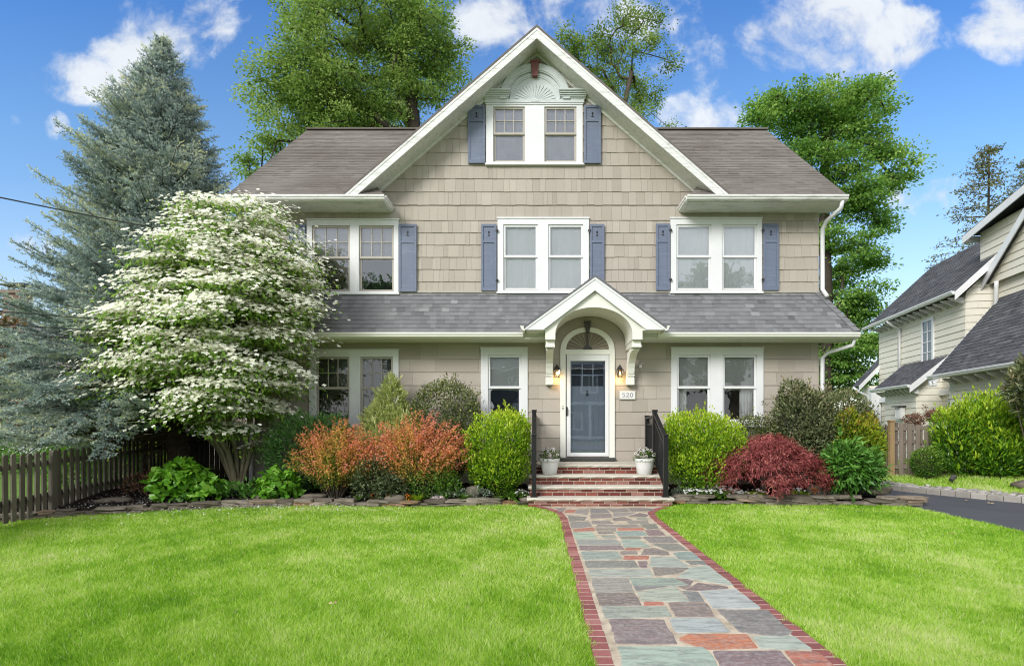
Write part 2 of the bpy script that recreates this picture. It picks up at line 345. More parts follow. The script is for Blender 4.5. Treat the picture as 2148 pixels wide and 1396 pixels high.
def clip(poly, planes):
    """clip a 2D polygon by half planes a*x+b*y<=c"""
    for a, b, c in planes:
        out = []
        for i in range(len(poly)):
            p, q = poly[i], poly[(i + 1) % len(poly)]
            dp, dq = a * p[0] + b * p[1] - c, a * q[0] + b * q[1] - c
            if dp <= 0: out.append(p)
            if (dp < 0 < dq) or (dq < 0 < dp):
                t = dp / (dp - dq); out.append((p[0] + t * (q[0] - p[0]), p[1] + t * (q[1] - p[1])))
        poly = out
        if len(poly) < 3: return []
    return poly
def subrect(r, holes):
    rs = [r]
    for h in holes:
        nx = []
        for (x0, x1, z0, z1) in rs:
            if h[0] >= x1 or h[1] <= x0 or h[2] >= z1 or h[3] <= z0: nx.append((x0, x1, z0, z1)); continue
            if h[0] > x0: nx.append((x0, h[0], z0, z1))
            if h[1] < x1: nx.append((h[1], x1, z0, z1))
            a, b = max(x0, h[0]), min(x1, h[1])
            if h[2] > z0: nx.append((a, b, z0, h[2]))
            if h[3] < z1: nx.append((a, b, h[3], z1))
        rs = nx
    return [r for r in rs if r[1] - r[0] > 1e-4 and r[3] - r[2] > 1e-4]
def shingles(mb, x0, x1, zs, place, holes=(), planes=(), wr=(.09, .3), gap=.003, t0=.006, t1=.020, seed=1, wild=.004):
    """courses of shingles; place(x, z, d) -> world point d metres proud of the wall"""
    rg = random.Random(seed)
    for za, zb in zip(zs[:-1], zs[1:]):
        x = x0 - rg.uniform(0, wr[0])
        while x < x1:
            w = rg.uniform(*wr); a, b = max(x, x0), min(x + w, x1); x += w
            if b - a < .01: continue
            r = min(1, max(0, rg.gauss(.5, .2))); dz = rg.uniform(-wild, wild); dt = rg.uniform(-.002, .003)
            for (p0, p1, q0, q1) in subrect((a + gap / 2, b - gap / 2, za + dz, zb), holes):
                pg = clip([(p0, q0), (p1, q0), (p1, q1), (p0, q1)], planes)
                if len(pg) < 3: continue
                fr = [place(px, pz, t0 + dt + (t1 - t0) * max(0, zb - pz) / (zb - za)) for px, pz in pg]
                bk = [place(px, pz, 0) for px, pz in pg]
                n = len(pg)
                mb.add(fr + bk, [tuple(range(n))] + [(i, i + n, (i + 1) % n + n, (i + 1) % n) for i in range(n)], r)
def rooftabs(mb, org, U, V, ulen, vlen, expo, planes=(), wr=(.1, .33), lift=.012, seed=2, spread=.22, gap=0.0):
    """rows of asphalt tabs on the plane org + u*U + v*V"""
    rg = random.Random(seed); org = Vector(org); U = Vector(U).normalized(); V = Vector(V).normalized(); N = U.cross(V).normalized()
    nrow = int(math.ceil(vlen / expo))
    for i in range(nrow):
        v0, v1 = i * expo, min((i + 1) * expo, vlen)
        u = -rg.uniform(0, wr[1])
        while u < ulen:
            w = rg.uniform(*wr); a, b = max(0, u), min(ulen, u + w); u += w
            if b - a < .004: continue
            pg = clip([(a, v0 + rg.uniform(-.004, .004)), (b - gap, v0 + rg.uniform(-.004, .004)), (b - gap, v1 + .004), (a, v1 + .004)], planes)
            if len(pg) < 3: continue
            lf = lift * rg.uniform(.6, 1.3)
            fr = [org + U * p + V * q + N * (.002 + lf * max(0, v1 - q) / expo) for p, q in pg]
            bk = [org + U * p + V * q - N * .004 for p, q in pg]
            n = len(pg)
            mb.add(fr + bk, [tuple(range(n))] + [(k, k + n, (k + 1) % n + n, (k + 1) % n) for k in range(n)], min(1, max(0, rg.gauss(.5, spread))))

# ---------------------------------------------------------------- foliage in numpy
def unit(a): return a / np.maximum(np.linalg.norm(a, axis=1, keepdims=True), 1e-9)
def rdir(rng, n): return unit(rng.normal(size=(n, 3)))
def wob(P, rng, freq=1.0):
    """cheap smooth noise in about -1..1 at points P"""
    s = np.zeros(len(P))
    for k in range(5):
        d = rng.normal(size=3) * freq * (1 + .5 * k); s += np.sin(P @ d + rng.uniform(0, 6.28)) / (1 + .4 * k)
    return s / 2.4
def rawmesh(name, V, n_per, faces_per, rnd, mat, parent, col=None, origin=None):
    n = len(rnd)
    base = OFF[parent.name] if parent is not None else (Vector(origin) if origin is not None else Vector((0, 0, 0)))
    V = V - np.array(base)[None, :]
    fp = np.asarray(faces_per); k = fp.shape[1]; m = fp.shape[0]
    idx = (np.arange(n)[:, None, None] * n_per + fp[None]).reshape(-1)
    nf = n * m
    me = bpy.data.meshes.new(name)
    me.vertices.add(len(V)); me.vertices.foreach_set('co', V.astype(np.float32).ravel())
    me.loops.add(len(idx)); me.loops.foreach_set('vertex_index', idx.astype(np.int32))
    me.polygons.add(nf); me.polygons.foreach_set('loop_start', (np.arange(nf) * k).astype(np.int32))
    me.update(calc_edges=True)
    me.materials.append(mat); fill_attrs(me, np.repeat(np.clip(rnd, 0, 1), m))
    o = bpy.data.objects.new(name, me)
    if parent is None: o.location = base
    link(o, parent, Vector(base)); return o
def leaves(name, P, A, N, Ln, Wd, rnd, mat, parent, fold=.15, droop=.1, wpos=.45, origin=None):
    n = len(P); Ln = np.broadcast_to(np.asarray(Ln, float), (n,))[:, None]; Wd = np.broadcast_to(np.asarray(Wd, float), (n,))[:, None]
    A = unit(A); S = unit(np.cross(A, N)); N = np.cross(S, A)
    mid = P + A * Ln * wpos
    V = np.stack([P, mid + S * Wd * .5 + N * Wd * fold, P + A * Ln - N * Ln * droop, mid - S * Wd * .5 + N * Wd * fold], 1).reshape(-1, 3)
    return rawmesh(name, V, 4, [[0, 1, 2, 3]], np.asarray(rnd), mat, parent, origin=origin)
def needles(name, P, A, N, Ln, Wd, rnd, mat, parent, origin=None):
    n = len(P); Ln = np.broadcast_to(np.asarray(Ln, float), (n,))[:, None]; Wd = np.broadcast_to(np.asarray(Wd, float), (n,))[:, None]
    A = unit(A); S = unit(np.cross(A, N))
    V = np.stack([P - S * Wd * .5, P + S * Wd * .5, P + A * Ln], 1).reshape(-1, 3)
    return rawmesh(name, V, 3, [[0, 1, 2]], np.asarray(rnd), mat, parent, origin=origin)
def ellip(rng, n, c, r, shell=.5, lump=.15, freq=2.5, zmin=None):
    """points in the outer shell of a lumpy ellipsoid, with their outward directions"""
    d = rdir(rng, n)
    k = (shell ** 3 + (1 - shell ** 3) * rng.random(n)) ** (1 / 3)
    rad = k * (1 + lump * wob(d, np.random.default_rng(int(rng.integers(1e9))), freq))
    rad = rad * np.where(rng.random(n) < .10, rng.uniform(1.0, 1.22, n), 1.0)
    P = np.array(c)[None] + d * rad[:, None] * np.array(r)[None]
    D = unit(d / np.array(r)[None])
    if zmin is not None:
        ok = P[:, 2] > zmin; P, D, k = P[ok], D[ok], k[ok]
    return P, D, k
def shrub(name, label, cat, base, lobes, mat, n, Ln, Wd, seed, group=None, out=.7, up=.5, rand=.6, shell=.62, lump=.2, depthdark=.5, zmin=.05, fold=.15, droop=.1,
          stem=M['bark'], nstem=7, freq=3.0, toplight=.25, edge=None, shoots=True):
    rng = np.random.default_rng(seed)
    t = thing(name, label, cat, base, group)
    vol = np.array([l[1][0] * l[1][2] + l[1][0] * l[1][1] for l in lobes]); vol = vol / vol.sum()
    Ps = []; Ds = []; Ks = []
    for (c, r), w in zip(lobes, vol):
        P, D, k = ellip(rng, int(n * w), c, r, shell, lump, freq)
        Ps.append(P); Ds.append(D); Ks.append(k)
    ns_ = n // 150 if shoots else 0
    for (c, r), w in zip(lobes, vol):                        # stray shoots standing out of the surface
        m0 = int(ns_ * w)
        if not m0: continue
        P, D, k = ellip(rng, m0, c, r, .93, lump, freq); d = unit(D * .6 + np.array([0, 0, up * .9])[None] + rdir(rng, len(P)) * .45)
        q = 9; u = np.tile(np.linspace(.1, 1, q), len(P)); ln = np.repeat(rng.uniform(.05, .19, len(P)), q)
        Ps.append(np.repeat(P, q, 0) + np.repeat(d, q, 0) * (u * ln)[:, None] + rng.normal(size=(len(u), 3)) * .008); Ds.append(unit(np.repeat(d, q, 0) + .5 * rdir(rng, len(u)))); Ks.append(np.full(len(u), 1.12) + .2 * u)
    P = np.concatenate(Ps); D = np.concatenate(Ds); K = np.concatenate(Ks)
    ok = P[:, 2] > base[2] + zmin
    if edge is not None: ok &= edge(P)
    P, D, K = P[ok], D[ok], K[ok]; m = len(P)
    A = unit(D * out + np.array([0, 0, up])[None] + rdir(rng, m) * rand)
    N = unit(D * .6 + np.array([0, 0, .6])[None] + rdir(rng, m) * .6)
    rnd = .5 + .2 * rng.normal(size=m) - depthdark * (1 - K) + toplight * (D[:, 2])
    leaves('foliage', P, A, N, Ln * rng.uniform(.65, 1.25, m), Wd * rng.uniform(.7, 1.2, m), rnd, mat, t, fold, droop)
    if nstem:
        mb = MB(); rg = random.Random(seed)
        for i in range(nstem):
            c, r = lobes[i % len(lobes)]
            a = rg.uniform(0, 2 * PI); e = Vector((c[0] + math.cos(a) * r[0] * .55, c[1] + math.sin(a) * r[1] * .55, c[2] + r[2] * rg.uniform(0, .5)))
            b = Vector((base[0] + math.cos(a) * .06, base[1] + math.sin(a) * .06, base[2] - .05)); md = (b + e) / 2 + Vector((0, 0, -.05)) - Vector((math.cos(a), math.sin(a), 0)) * r[0] * .12
            mb.tube([b, md, e], [.018, .013, .006], 6)
        obj('stem', mb, stem, t)
    return t
# ================================================================ GROUND, LAWN, PATH, DRIVEWAY
def sheet(name, pts, z, mat, kind='structure'):
    mb = MB(); mb.poly([(x, y, z) for x, y in pts]); return struct(name, mb, mat)
sheet('ground', [(-300, -200), (300, -200), (300, 500), (-300, 500)], -.03, M['ground'])
LEDGE = [(-8.1, 7.95), (-7.49, 8.5), (-6.52, 8.95), (-5.42, 9.45), (-3.68, 9.72), (-2.3, 9.5), (-1.08, 9.68), (-.2, 9.84)]
REDGE = [(2.50, 9.98), (3.77, 9.84), (4.99, 9.80), (5.86, 9.80), (6.62, 9.62)]
def polyy(e, x):
    if x <= e[0][0]: return e[0][1]
    for (a, b), (c, d) in zip(e[:-1], e[1:]):
        if x <= c: return b + (d - b) * (x - a) / (c - a)
    return e[-1][1]
def bed_z(x, y):
    e = polyy(LEDGE, x) if x < 1.1 else polyy(REDGE, x)
    return .06 + max(0, min(1, (y - e) / 2.0)) * .16
sheet('lawn', [(-9.4, -3), (6.62, -3), (6.62, 9.62)] + REDGE[::-1][1:] + [(1.1, 9.9)] + LEDGE[::-1] + [(-9.4, 7.9)], -.004, M['turf'])
# planting bed
mb = MB()
def bedgrid(x0, x1, nx, edge, yb):
    vs = []; fs = []; ny = 14
    for i in range(nx + 1):
        x = x0 + (x1 - x0) * i / nx; e = polyy(edge, x)
        for j in range(ny + 1):
            y = e + (yb - e) * j / ny
            vs.append((x, y, bed_z(x, y) + R0.uniform(-.018, .018) - (.05 if j == 0 else 0)))
    for i in range(nx):
        for j in range(ny):
            a = i * (ny + 1) + j; fs.append((a, a + ny + 1, a + ny + 2, a + 1))
    mb.add(vs, fs, .4)
bedgrid(-8.6, -.22, 90, LEDGE, 12.6); bedgrid(2.46, 6.5, 46, REDGE, 11.5)
struct('planting_bed', mb, M['earth'])
# mulch chips + fallen petals
def chips(name, n, mat, lab, size, seed, xr, zoff=.012, where=None, kind='stuff', cat='mulch'):
    rng = np.random.default_rng(seed); P = []
    while len(P) < n:
        x = rng.uniform(*xr); 
        if -.22 < x < 2.46: continue
        e = polyy(LEDGE, x) if x < 1.1 else polyy(REDGE, x)
        y = e + rng.random() ** 1.4 * 1.7 + .12
        if where and not where(x, y): continue
        P.append((x, y, bed_z(x, y) + zoff * rng.uniform(.4, 1.4)))
    P = np.array(P); A = rdir(rng, n); A[:, 2] *= .3; A = unit(A)
    N = unit(np.array([0, 0, 1.0])[None] + rng.normal(size=(n, 3)) * .35)
    o = leaves(name, P, A, N, size * rng.uniform(.5, 1.4, n), size * .4 * rng.uniform(.5, 1.5, n), rng.random(n), mat, None)
    return tag(o, lab, cat, kind=kind)
chips('mulch', 16000, M['soil'], 'dark wood mulch covering the planting beds', .045, 11, (-8.3, 6.4))
chips('fallen_petals', 1500, L['white_petal'], 'white petals scattered over the mulch below the flowering tree', .026, 12, (-7.7, -3.0), .03, cat='petals')

# ---- path: cream joints, flagstones (traced on the ground) and brick borders
P0 = (.36, 1.875)
def zp(x, y):                                            # a traced point of the paving -> ground plane
    px, py = x / 3.0686 + 1100, y / 3.0686 + 1030
    Y = GY(py); return (PX(px, Y), Y)
mb = MB()
mb.poly([(.36, -3, .002), (1.875, -3, .002), (1.875, 8.3, .002), (1.93, 8.9, .002), (2.12, 9.3, .002), (2.3, 9.62, .002), (-.05, 9.62, .002), (.12, 9.3, .002), (.30, 8.9, .002), (.36, 8.3, .002)])
path = struct('path', mb, M['joint'])
GR = [(.27, .33, .31), (.25, .30, .28), (.30, .35, .33), (.22, .27, .265)]; LG = [(.34, .41, .39), (.32, .38, .36)]
PU = [(.165, .115, .125), (.145, .105, .11), (.185, .135, .14)]; OR = [(.43, .125, .06), (.38, .10, .055)]; DK = [(.15, .16, .165), (.17, .165, .175)]; TP = [(.215, .195, .18), (.19, .17, .158), (.235, .22, .21), (.165, .155, .15)]
CL = dict(G=GR, L=LG, P=PU, O=OR, D=DK, T=TP)
ST = [('P', (545,822),(890,826),(985,985),(600,980)), ('O', (1003,940),(1060,920),(1430,920),(1505,1010),(1180,1015),(1010,965)),
('D', (1245,763),(1560,765),(1725,910),(1655,937),(1385,905)), ('L', (1470,935),(1735,930),(1850,1018),(1530,1012)), ('L', (935,818),(1230,815),(1325,905),(980,910)),
('G', (495,742),(905,742),(945,805),(525,818)), ('P', (930,717),(1165,715),(1218,805),(980,808)), ('O', (770,712),(885,712),(895,732),(775,735)), ('P', (465,658),(705,655),(755,733),(488,737)),
('G', (725,650),(970,610),(1060,710),(765,708)), ('L', (1130,642),(1360,630),(1525,752),(1225,755)), ('D', (1020,640),(1110,645),(1160,708),(1070,710)), ('P', (1040,635),(1120,590),(1310,615),(1300,625),(1100,640)),
('P', (985,612),(1080,605),(1025,632)), ('T', (430,560),(660,555),(705,650),(460,655)), ('G', (675,558),(960,558),(1060,605),(705,607)), ('D', (705,612),(920,612),(720,641)), ('P', (970,562),(1050,565),(1085,580),(1065,603)),
('L', (1070,490),(1185,478),(1350,608),(985,552)), ('L', (412,500),(800,500),(825,550),(432,552)), ('T', (825,490),(1055,492),(990,530),(840,545)), ('D', (388,447),(705,447),(735,490),(405,492)), ('P', (730,450),(788,450),(788,490),(745,490)),
('G', (815,422),(965,425),(1060,480),(1045,488),(810,485)), ('D', (1035,450),(1150,447),(1170,472),(1080,474)), ('O', (640,415),(795,415),(795,437),(645,440)), ('P', (775,370),(840,365),(925,392),(930,410),(750,408)),
('G', (955,400),(990,390),(1085,392),(1130,440),(1000,440)), ('G', (365,388),(595,387),(630,435),(385,440)), ('T', (615,388),(720,385),(722,405),(625,408)), ('O', (650,365),(755,365),(735,379),(655,379)), ('P', (350,350),(620,348),(642,375),(360,380)),
('G', (625,310),(735,308),(815,358),(645,362)), ('T', (765,293),(940,290),(985,330),(810,332)), ('D', (820,337),(985,337),(1055,380),(930,385)), ('G', (335,312),(590,310),(622,345),(350,345)), ('L', (310,262),(440,262),(465,305),(335,308)),
('G', (590,258),(760,255),(790,285),(610,289)), ('T', (610,292),(740,290),(755,305),(625,305)), ('P', (780,250),(870,250),(910,283),(800,285)), ('O', (315,245),(440,232),(455,255),(320,258)), ('O', (600,237),(760,237),(775,250),(605,252)),
('T', (460,236),(590,236),(580,258),(470,258)), ('T', (470,262),(570,262),(575,272),(480,275)), ('G', (490,286),(580,281),(590,300),(520,303)), ('T', (745,212),(845,210),(862,240),(790,245)), ('T', (470,215),(720,215),(745,233),(465,232)),
('T', (295,198),(415,195),(435,228),(305,237)), ('T', (435,190),(545,190),(570,210),(440,212)), ('T', (660,192),(790,188),(800,208),(680,211)), ('P', (565,172),(640,165),(700,185),(580,192)), ('T', (430,145),(555,142),(560,170),(425,174)),
('T', (280,155),(400,165),(380,190),(290,192)), ('T', (425,112),(520,110),(550,138),(430,141)), ('T', (530,110),(660,110),(680,130),(570,136)), ('T', (570,140),(720,135),(650,158),(580,162)), ('P', (670,160),(740,140),(800,150),(780,165)),
('O', (270,120),(335,118),(315,137),(255,140)), ('T', (345,115),(415,112),(405,152),(320,140)), ('T', (670,108),(820,110),(838,125),(690,130)), ('T', (200,108),(265,108),(245,135),(215,128)), ('T', (715,168),(778,168),(800,184),(730,184)),
('G', (605,1000),(1150,1003),(1195,1050),(1250,1155),(645,1155)), ('P', (1215,1030),(1640,1025),(1750,1140),(1275,1140)), ('O', (1675,1032),(1890,1035),(2010,1140),(1765,1140))]
mb = MB(); rg = random.Random(5)
def stone(pts, key):
    col = rg.choice(CL[key]); col = tuple(max(.01, c * rg.uniform(.92, 1.1) * k_) for c, k_ in zip(col, (1.16, 1.10, .98))); r = rg.random()
    ar = sum(p[0] * q[1] - q[0] * p[1] for p, q in zip(pts, pts[1:] + pts[:1]))
    if ar < 0: pts = pts[::-1]
    n = len(pts); cx = sum(p[0] for p in pts) / n; cy = sum(p[1] for p in pts) / n
    ring = []
    for i in range(n):                                    # rough, slightly bowed edges with rounded corners
        a, b = pts[i], pts[(i + 1) % n]; L_ = math.hypot(b[0] - a[0], b[1] - a[1]); k = max(2, int(L_ / .06))
        nx, ny = (b[1] - a[1]) / max(L_, 1e-6), -(b[0] - a[0]) / max(L_, 1e-6)
        for j in range(k):
            t = (j + (.12 if j == 0 else .5 if j < k - 1 else .88)) / k; w = rg.uniform(-.006, .007) + .006
            ring.append((a[0] + (b[0] - a[0]) * t + nx * w, a[1] + (b[1] - a[1]) * t + ny * w))
    m = len(ring); z1 = .0055 + rg.uniform(-.0007, .001)
    inn = [(x + (cx - x) * min(.5, .008 / max(math.hypot(x - cx, y - cy), .02)), y + (cy - y) * min(.5, .008 / max(math.hypot(x - cx, y - cy), .02))) for x, y in ring]
    vs = [(x, y, .0026) for x, y in ring] + [(x, y, z1) for x, y in inn]
    mb.add(vs, [(i, (i + 1) % m, (i + 1) % m + m, i + m) for i in range(m)] + [tuple(range(m, 2 * m))], r, col)
for s in ST:
    stone([zp(*p) for p in s[1:]][::-1], s[0])
y = 2.98
while y > -2.8:                                           # the paving goes on below the frame
    h = rg.uniform(.25, .5); x = .5
    while x < 1.72:
        w = min(rg.uniform(.3, .7), 1.74 - x)
        if 1.74 - x - w < .2: w = 1.74 - x
        stone([(x, y - h + .02), (x + w - .03, y - h + .01), (x + w - .02, y - .01), (x + .01, y - .015)], rg.choice('GLPODT')); x += w
    y -= h
obj('flagstones', mb, M['slate'], path, col=True)
def border(name, line, w, seed):
    mb = MB(); rg = random.Random(seed); pts = [Vector((x, y, 0)) for x, y in line]
    for a, b in zip(pts[:-1], pts[1:]):
        d = (b - a); n = max(1, round(d.length / .108)); d.normalize(); s = Vector((d.y, -d.x, 0)); st = (b - a).length / n
        for i in range(n):
            p = a + d * st * i + Vector((rg.uniform(-.003, .003), 0, 0)); q = p + d * (st - .013)
            z = .0042 + rg.uniform(-.0005, .001)
            mb.prism([(p.x, p.y, z), (q.x, q.y, z), (q.x + s.x * w, q.y + s.y * w, z), (p.x + s.x * w, p.y + s.y * w, z)][::-1], (0, 0, -.03))
    return obj(name, mb, M['border'], path, bevel=.003)
border('brick_border', [(.355, -3), (.355, 8.35), (.30, 8.9), (.14, 9.25), (-.04, 9.45)], .115, 3)
border('brick_border', [(1.765, -3), (1.765, 8.35), (1.815, 8.85), (1.99, 9.22), (2.17, 9.42)], .115, 4)

# ---- driveway, kerb, verge
KERB = [(7.2, 14.2), (7.52, 12.6), (7.95, 11.4), (8.75, 10.1), (9.7, 8.9), (11.2, 7.4), (13.5, 5.6)]
sheet('driveway', [(6.6, -4), (20, -4), (20, 2), (13.5, 5.6), (11.2, 7.4), (9.7, 8.9), (8.75, 10.1), (7.95, 11.4), (7.52, 12.6), (7.2, 14.2), (7.2, 26), (6.3, 26), (6.3, 11.2), (6.6, 9.7)], .002, M['asphalt'])
mb = MB(); rg = random.Random(9)
for a, b in zip(KERB[:-1], KERB[1:]):
    a = Vector((*a, 0)); b = Vector((*b, 0)); n = max(1, round((b - a).length / .27)); d = (b - a) / n; s = Vector((d.y, -d.x, 0)).normalized() * -1
    for i in range(n):
        p = a + d * i; q = p + d * .97; z = .115 + rg.uniform(-.012, .012); o_ = s * rg.uniform(-.008, .008)
        mb.prism([p + o_ + Vector((0, 0, z)), q + o_ + Vector((0, 0, z)), q - s * -.14 + Vector((0, 0, z)), p - s * -.14 + Vector((0, 0, z))], (0, 0, -.16))
struct('kerb', mb, M['granite'], bevel=.012)
mb = MB()
vs = []; fs = []; kp = []
for a, b in zip(KERB[:-1], KERB[1:]):
    for t in (0, .33, .66): kp.append((a[0] + (b[0] - a[0]) * t, a[1] + (b[1] - a[1]) * t))
kp.append(KERB[-1])
for i, (x, y) in enumerate(kp):
    for j, (o_, z) in enumerate(((.1, .09), (.4, .11), (1.2, .16), (2.5, .24), (6, .34), (14, .4))):
        vs.append((x + o_ * .82, y + o_ * .57, z))
for i in range(len(kp) - 1):
    for j in range(5):
        a = i * 6 + j; fs.append((a, a + 1, a + 7, a + 6))
mb.add(vs, fs, .5); struct('verge', mb, M['turf'])
def verge_pt(t, o_):
    i = min(int(t), len(kp) - 2); u = t - i
    x = kp[i][0] + (kp[i + 1][0] - kp[i][0]) * u; y = kp[i][1] + (kp[i + 1][1] - kp[i][1]) * u
    z = np.interp(o_, (.1, .4, 1.2, 2.5, 6), (.09, .11, .16, .24, .34)); return (x + o_ * .82, y + o_ * .57, float(z))
mb = MB(); rg = random.Random(31)
for i in range(620):
    t = rg.uniform(0, len(kp) - 3); o_ = .12 + abs(rg.gauss(0, .2))
    x, y, z = verge_pt(t, o_); s = rg.uniform(.015, .06) * (1.3 if rg.random() < .15 else 1)
    mb.rock((x, y, z + s * .2), (s * rg.uniform(.8, 1.4), s, s * .5), i, rot=rg.uniform(0, 3))
tag(obj('gravel', mb, M['gravel']), 'loose pale stones along the top of the granite kerb', 'gravel', kind='stuff')

# ---- grass blades
def grass(name, lab, pts, nrm, hgt, wid, seed, patch=1.0, shift=0.0, cat='grass'):
    rng = np.random.default_rng(seed); n = len(pts)
    lean = np.stack([wob(pts, np.random.default_rng(seed + 1), 3.2), wob(pts, np.random.default_rng(seed + 2), 3.2) - .2, np.zeros(n)], 1) * .32
    A = unit(np.array([0, 0, 1.0])[None] + lean + rng.normal(size=(n, 3)) * np.array([.55, .55, .05])[None])
    big = wob(pts, np.random.default_rng(seed + 3), 1.3) * .6 + wob(pts, np.random.default_rng(seed + 4), 4.2) * .55 + wob(pts, np.random.default_rng(seed + 6), 9.) * .3
    rnd = .46 + shift + .16 * rng.normal(size=n) + .27 * big * patch
    rnd = np.where(rng.random(n) < .022, .97, rnd)
    Nn = unit(rng.normal(size=(n, 3)) * np.array([1, 1, .2])[None])
    return tag(needles(name, pts, A, Nn, hgt, wid, rnd, L['grass'], None), lab, cat, kind='stuff')
rng = np.random.default_rng(77); pts = []
N_ = 2000000
Y = 2.6 + 7.45 * rng.random(N_); X = rng.uniform(-1.32, 1.3, N_) * Y
keep = rng.random(N_) < (2.6 / Y) ** 1.25 * 1.0
Y, X = Y[keep], X[keep]
le = np.interp(X, [p[0] for p in LEDGE], [p[1] for p in LEDGE]); re_ = np.interp(X, [p[0] for p in REDGE], [p[1] for p in REDGE])
wave = .022 * np.sin(Y * 9) + .018 * np.sin(Y * 23 + 1) + .022 * rng.normal(size=len(Y))
lefto = .345 - np.maximum(0, Y - 8.35) ** 2 * .42; righto = 1.895 + np.maximum(0, Y - 8.35) ** 2 * .38
okL = (X < lefto + wave) & (Y < le - .03 + wave) & (X > -8.9)
okR = (X > righto + wave) & (Y < re_ - .03 + wave) & (X < 6.6 + wave)
ok = okL | okR; X, Y = X[ok], Y[ok]
pts = np.stack([X, Y, np.full(len(X), -.006)], 1)
hg = rng.uniform(.022, .058, len(X)) * np.where(rng.random(len(X)) < .03, 1.5, 1.0); hg *= 1 - .35 * np.clip(wob(pts, np.random.default_rng(5), 5), 0, 1)
grass('grass', 'bright green mown grass covering the front lawn', pts, None, hg, (.00095 * Y + .001), 21)
rg = random.Random(4); vp = []
for i in range(26000):
    t = rg.uniform(0, len(kp) - 2); o_ = .48 + rg.random() ** 1.3 * 3.2
    vp.append(verge_pt(t, o_))
vp = np.array(vp); rng = np.random.default_rng(3)
grass('verge_grass', 'patchy yellow green grass on the verge above the kerb', vp, None, rng.uniform(.04, .10, len(vp)), .012, 61, 1.2, .16)
# sparse white petals lying in the grass, near the flowering tree
rng = np.random.default_rng(8); n = 420
X = -6.5 + 3.6 * rng.random(n) + rng.normal(size=n) * .5; Y = np.interp(X, [p[0] for p in LEDGE], [p[1] for p in LEDGE]) - .1 - np.abs(rng.normal(size=n)) * .55
tag(leaves('lawn_petals', np.stack([X, Y, rng.uniform(.03, .05, n)], 1), rdir(rng, n) * np.array([1, 1, .2])[None], unit(np.array([0, 0, 1.])[None] + .3 * rdir(rng, n)), .03, .022, rng.random(n), L['white_petal'], None),
    'tiny white petals dropped on the lawn edge below the flowering tree', 'petals', kind='stuff')

# ---- stacked stone edging
def edging(name, label, line, seed, layers, topw=1.0):
    t = thing(name, label, 'stone edging', (line[0][0], line[0][1], 0)); rg = random.Random(seed); k = 0
    for ly in range(layers):
        for a, b in zip(line[:-1], line[1:]):
            a = Vector((*a, 0)); b = Vector((*b, 0)); L_ = (b - a).length; d = (b - a).normalized(); s = rg.uniform(0, .1)
            while s < L_ - .05:
                w = rg.uniform(.2, .48); c = a + d * (s + w / 2); s += w * .97; k += 1
                if ly and rg.random() < .12: continue
                mb = MB(); hz = rg.uniform(.022, .04)
                mb.rock((c.x, c.y + rg.uniform(-.02, .03) + ly * .02, .028 + ly * .052), (w * .53, rg.uniform(.10, .15), hz), seed * 997 + k, None, .42, math.atan2(d.y, d.x) + rg.uniform(-.08, .08))
                obj('stone', mb, M['fieldstone'], t)
    return t
edging('stone_edging', 'low edging of thin flat stones curving along the left planting bed', LEDGE, 41, 2)
edging('stone_edging', 'low stack of flat stones in front of the red maple bed by the driveway', [(2.46, 9.93), (3.77, 9.79), (4.99, 9.75), (5.86, 9.75), (6.7, 9.62)], 42, 3)

# ================================================================ THE HOUSE
house = thing('house', 'tan shingled house with blue shutters, steep front gable and arched entry hood', 'house', (0, WY, 0))
H = 5.96
def fr(x, z, d=0): return (x, WY - d, z)
def px2(r): return (wx(r[0]), wx(r[1]), wz(r[3]), wz(r[2]))       # (px0,px1,py0,py1) on the wall -> x0,x1,z0,z1
CAS = dict(attic=(1020, 1222, 222, 345), f2l=(645, 837, 463, 615), f2m=(1044, 1235, 460, 613), f2r=(1406, 1597, 460, 613), f1l=(650, 837, 735, 892), f1m=(1009, 1107, 731, 892), f1r=(1407, 1600, 731, 892))
DOOR = (1175, 1289, 733, 962)
holes = [px2(r) for r in CAS.values()] + [px2(DOOR)]
inner = [(a + .06, b - .06, c + .06, d - .06) for a, b, c, d in holes]
# window openings leave the wall core too
mb = MB()
for (x0, x1, z0, z1) in subrect((-H, H, -.2, 6.1), inner): mb.poly([fr(x0, z0, 0), fr(x1, z0, 0), fr(x1, z1, 0), fr(x0, z1, 0)], .3)
for (x0, x1, z0, z1) in subrect((-3.9, 3.9, 6.1, 9.35), inner[:1]):
    pg = clip([(x0, z0), (x1, z0), (x1, z1), (x0, z1)], [(.87, 1, 9.36), (-.87, 1, 9.36)])
    if len(pg) > 2: mb.poly([fr(x, z) for x, z in pg], .3)
D2 = 17.9
mb.poly([(H, WY, -.2), (H, D2, -.2), (H, D2, 6.1), (H, 14.65, 9.0), (H, WY, 6.1)], .3); mb.poly([(-H, WY, -.2), (-H, WY, 6.1), (-H, 14.65, 9.0), (-H, D2, 6.1), (-H, D2, -.2)], .3)
mb.poly([(H, D2, -.2), (-H, D2, -.2), (-H, D2, 6.1), (H, D2, 6.1)], .3)
obj('wall', mb, M['siding'], house)
mb = MB()
zl = [.05 + i * .2775 for i in range(12)]                       # lower storey courses
zl = [z for z in zl if z < 3.05] + [3.19]
shingles(mb, -H, H, zl, fr, holes, wr=(.25, .95), seed=3, wild=.002)
zu = [4.20 + i * .2585 for i in range(8)] + [6.18]
zu = zu[:7] + [wz(458 - 27.6 * i) for i in range(0, 14)]
zu = sorted(set(round(z, 3) for z in zu if z > 4.1)); zz = [zu[0]]
for z in zu[1:]:
    if z - zz[-1] > .12: zz.append(z)
shingles(mb, -H, H, [z for z in zz if z < 6.25], fr, holes, planes=[(.0, 1, 6.05)], wr=(.08, .25), seed=4)
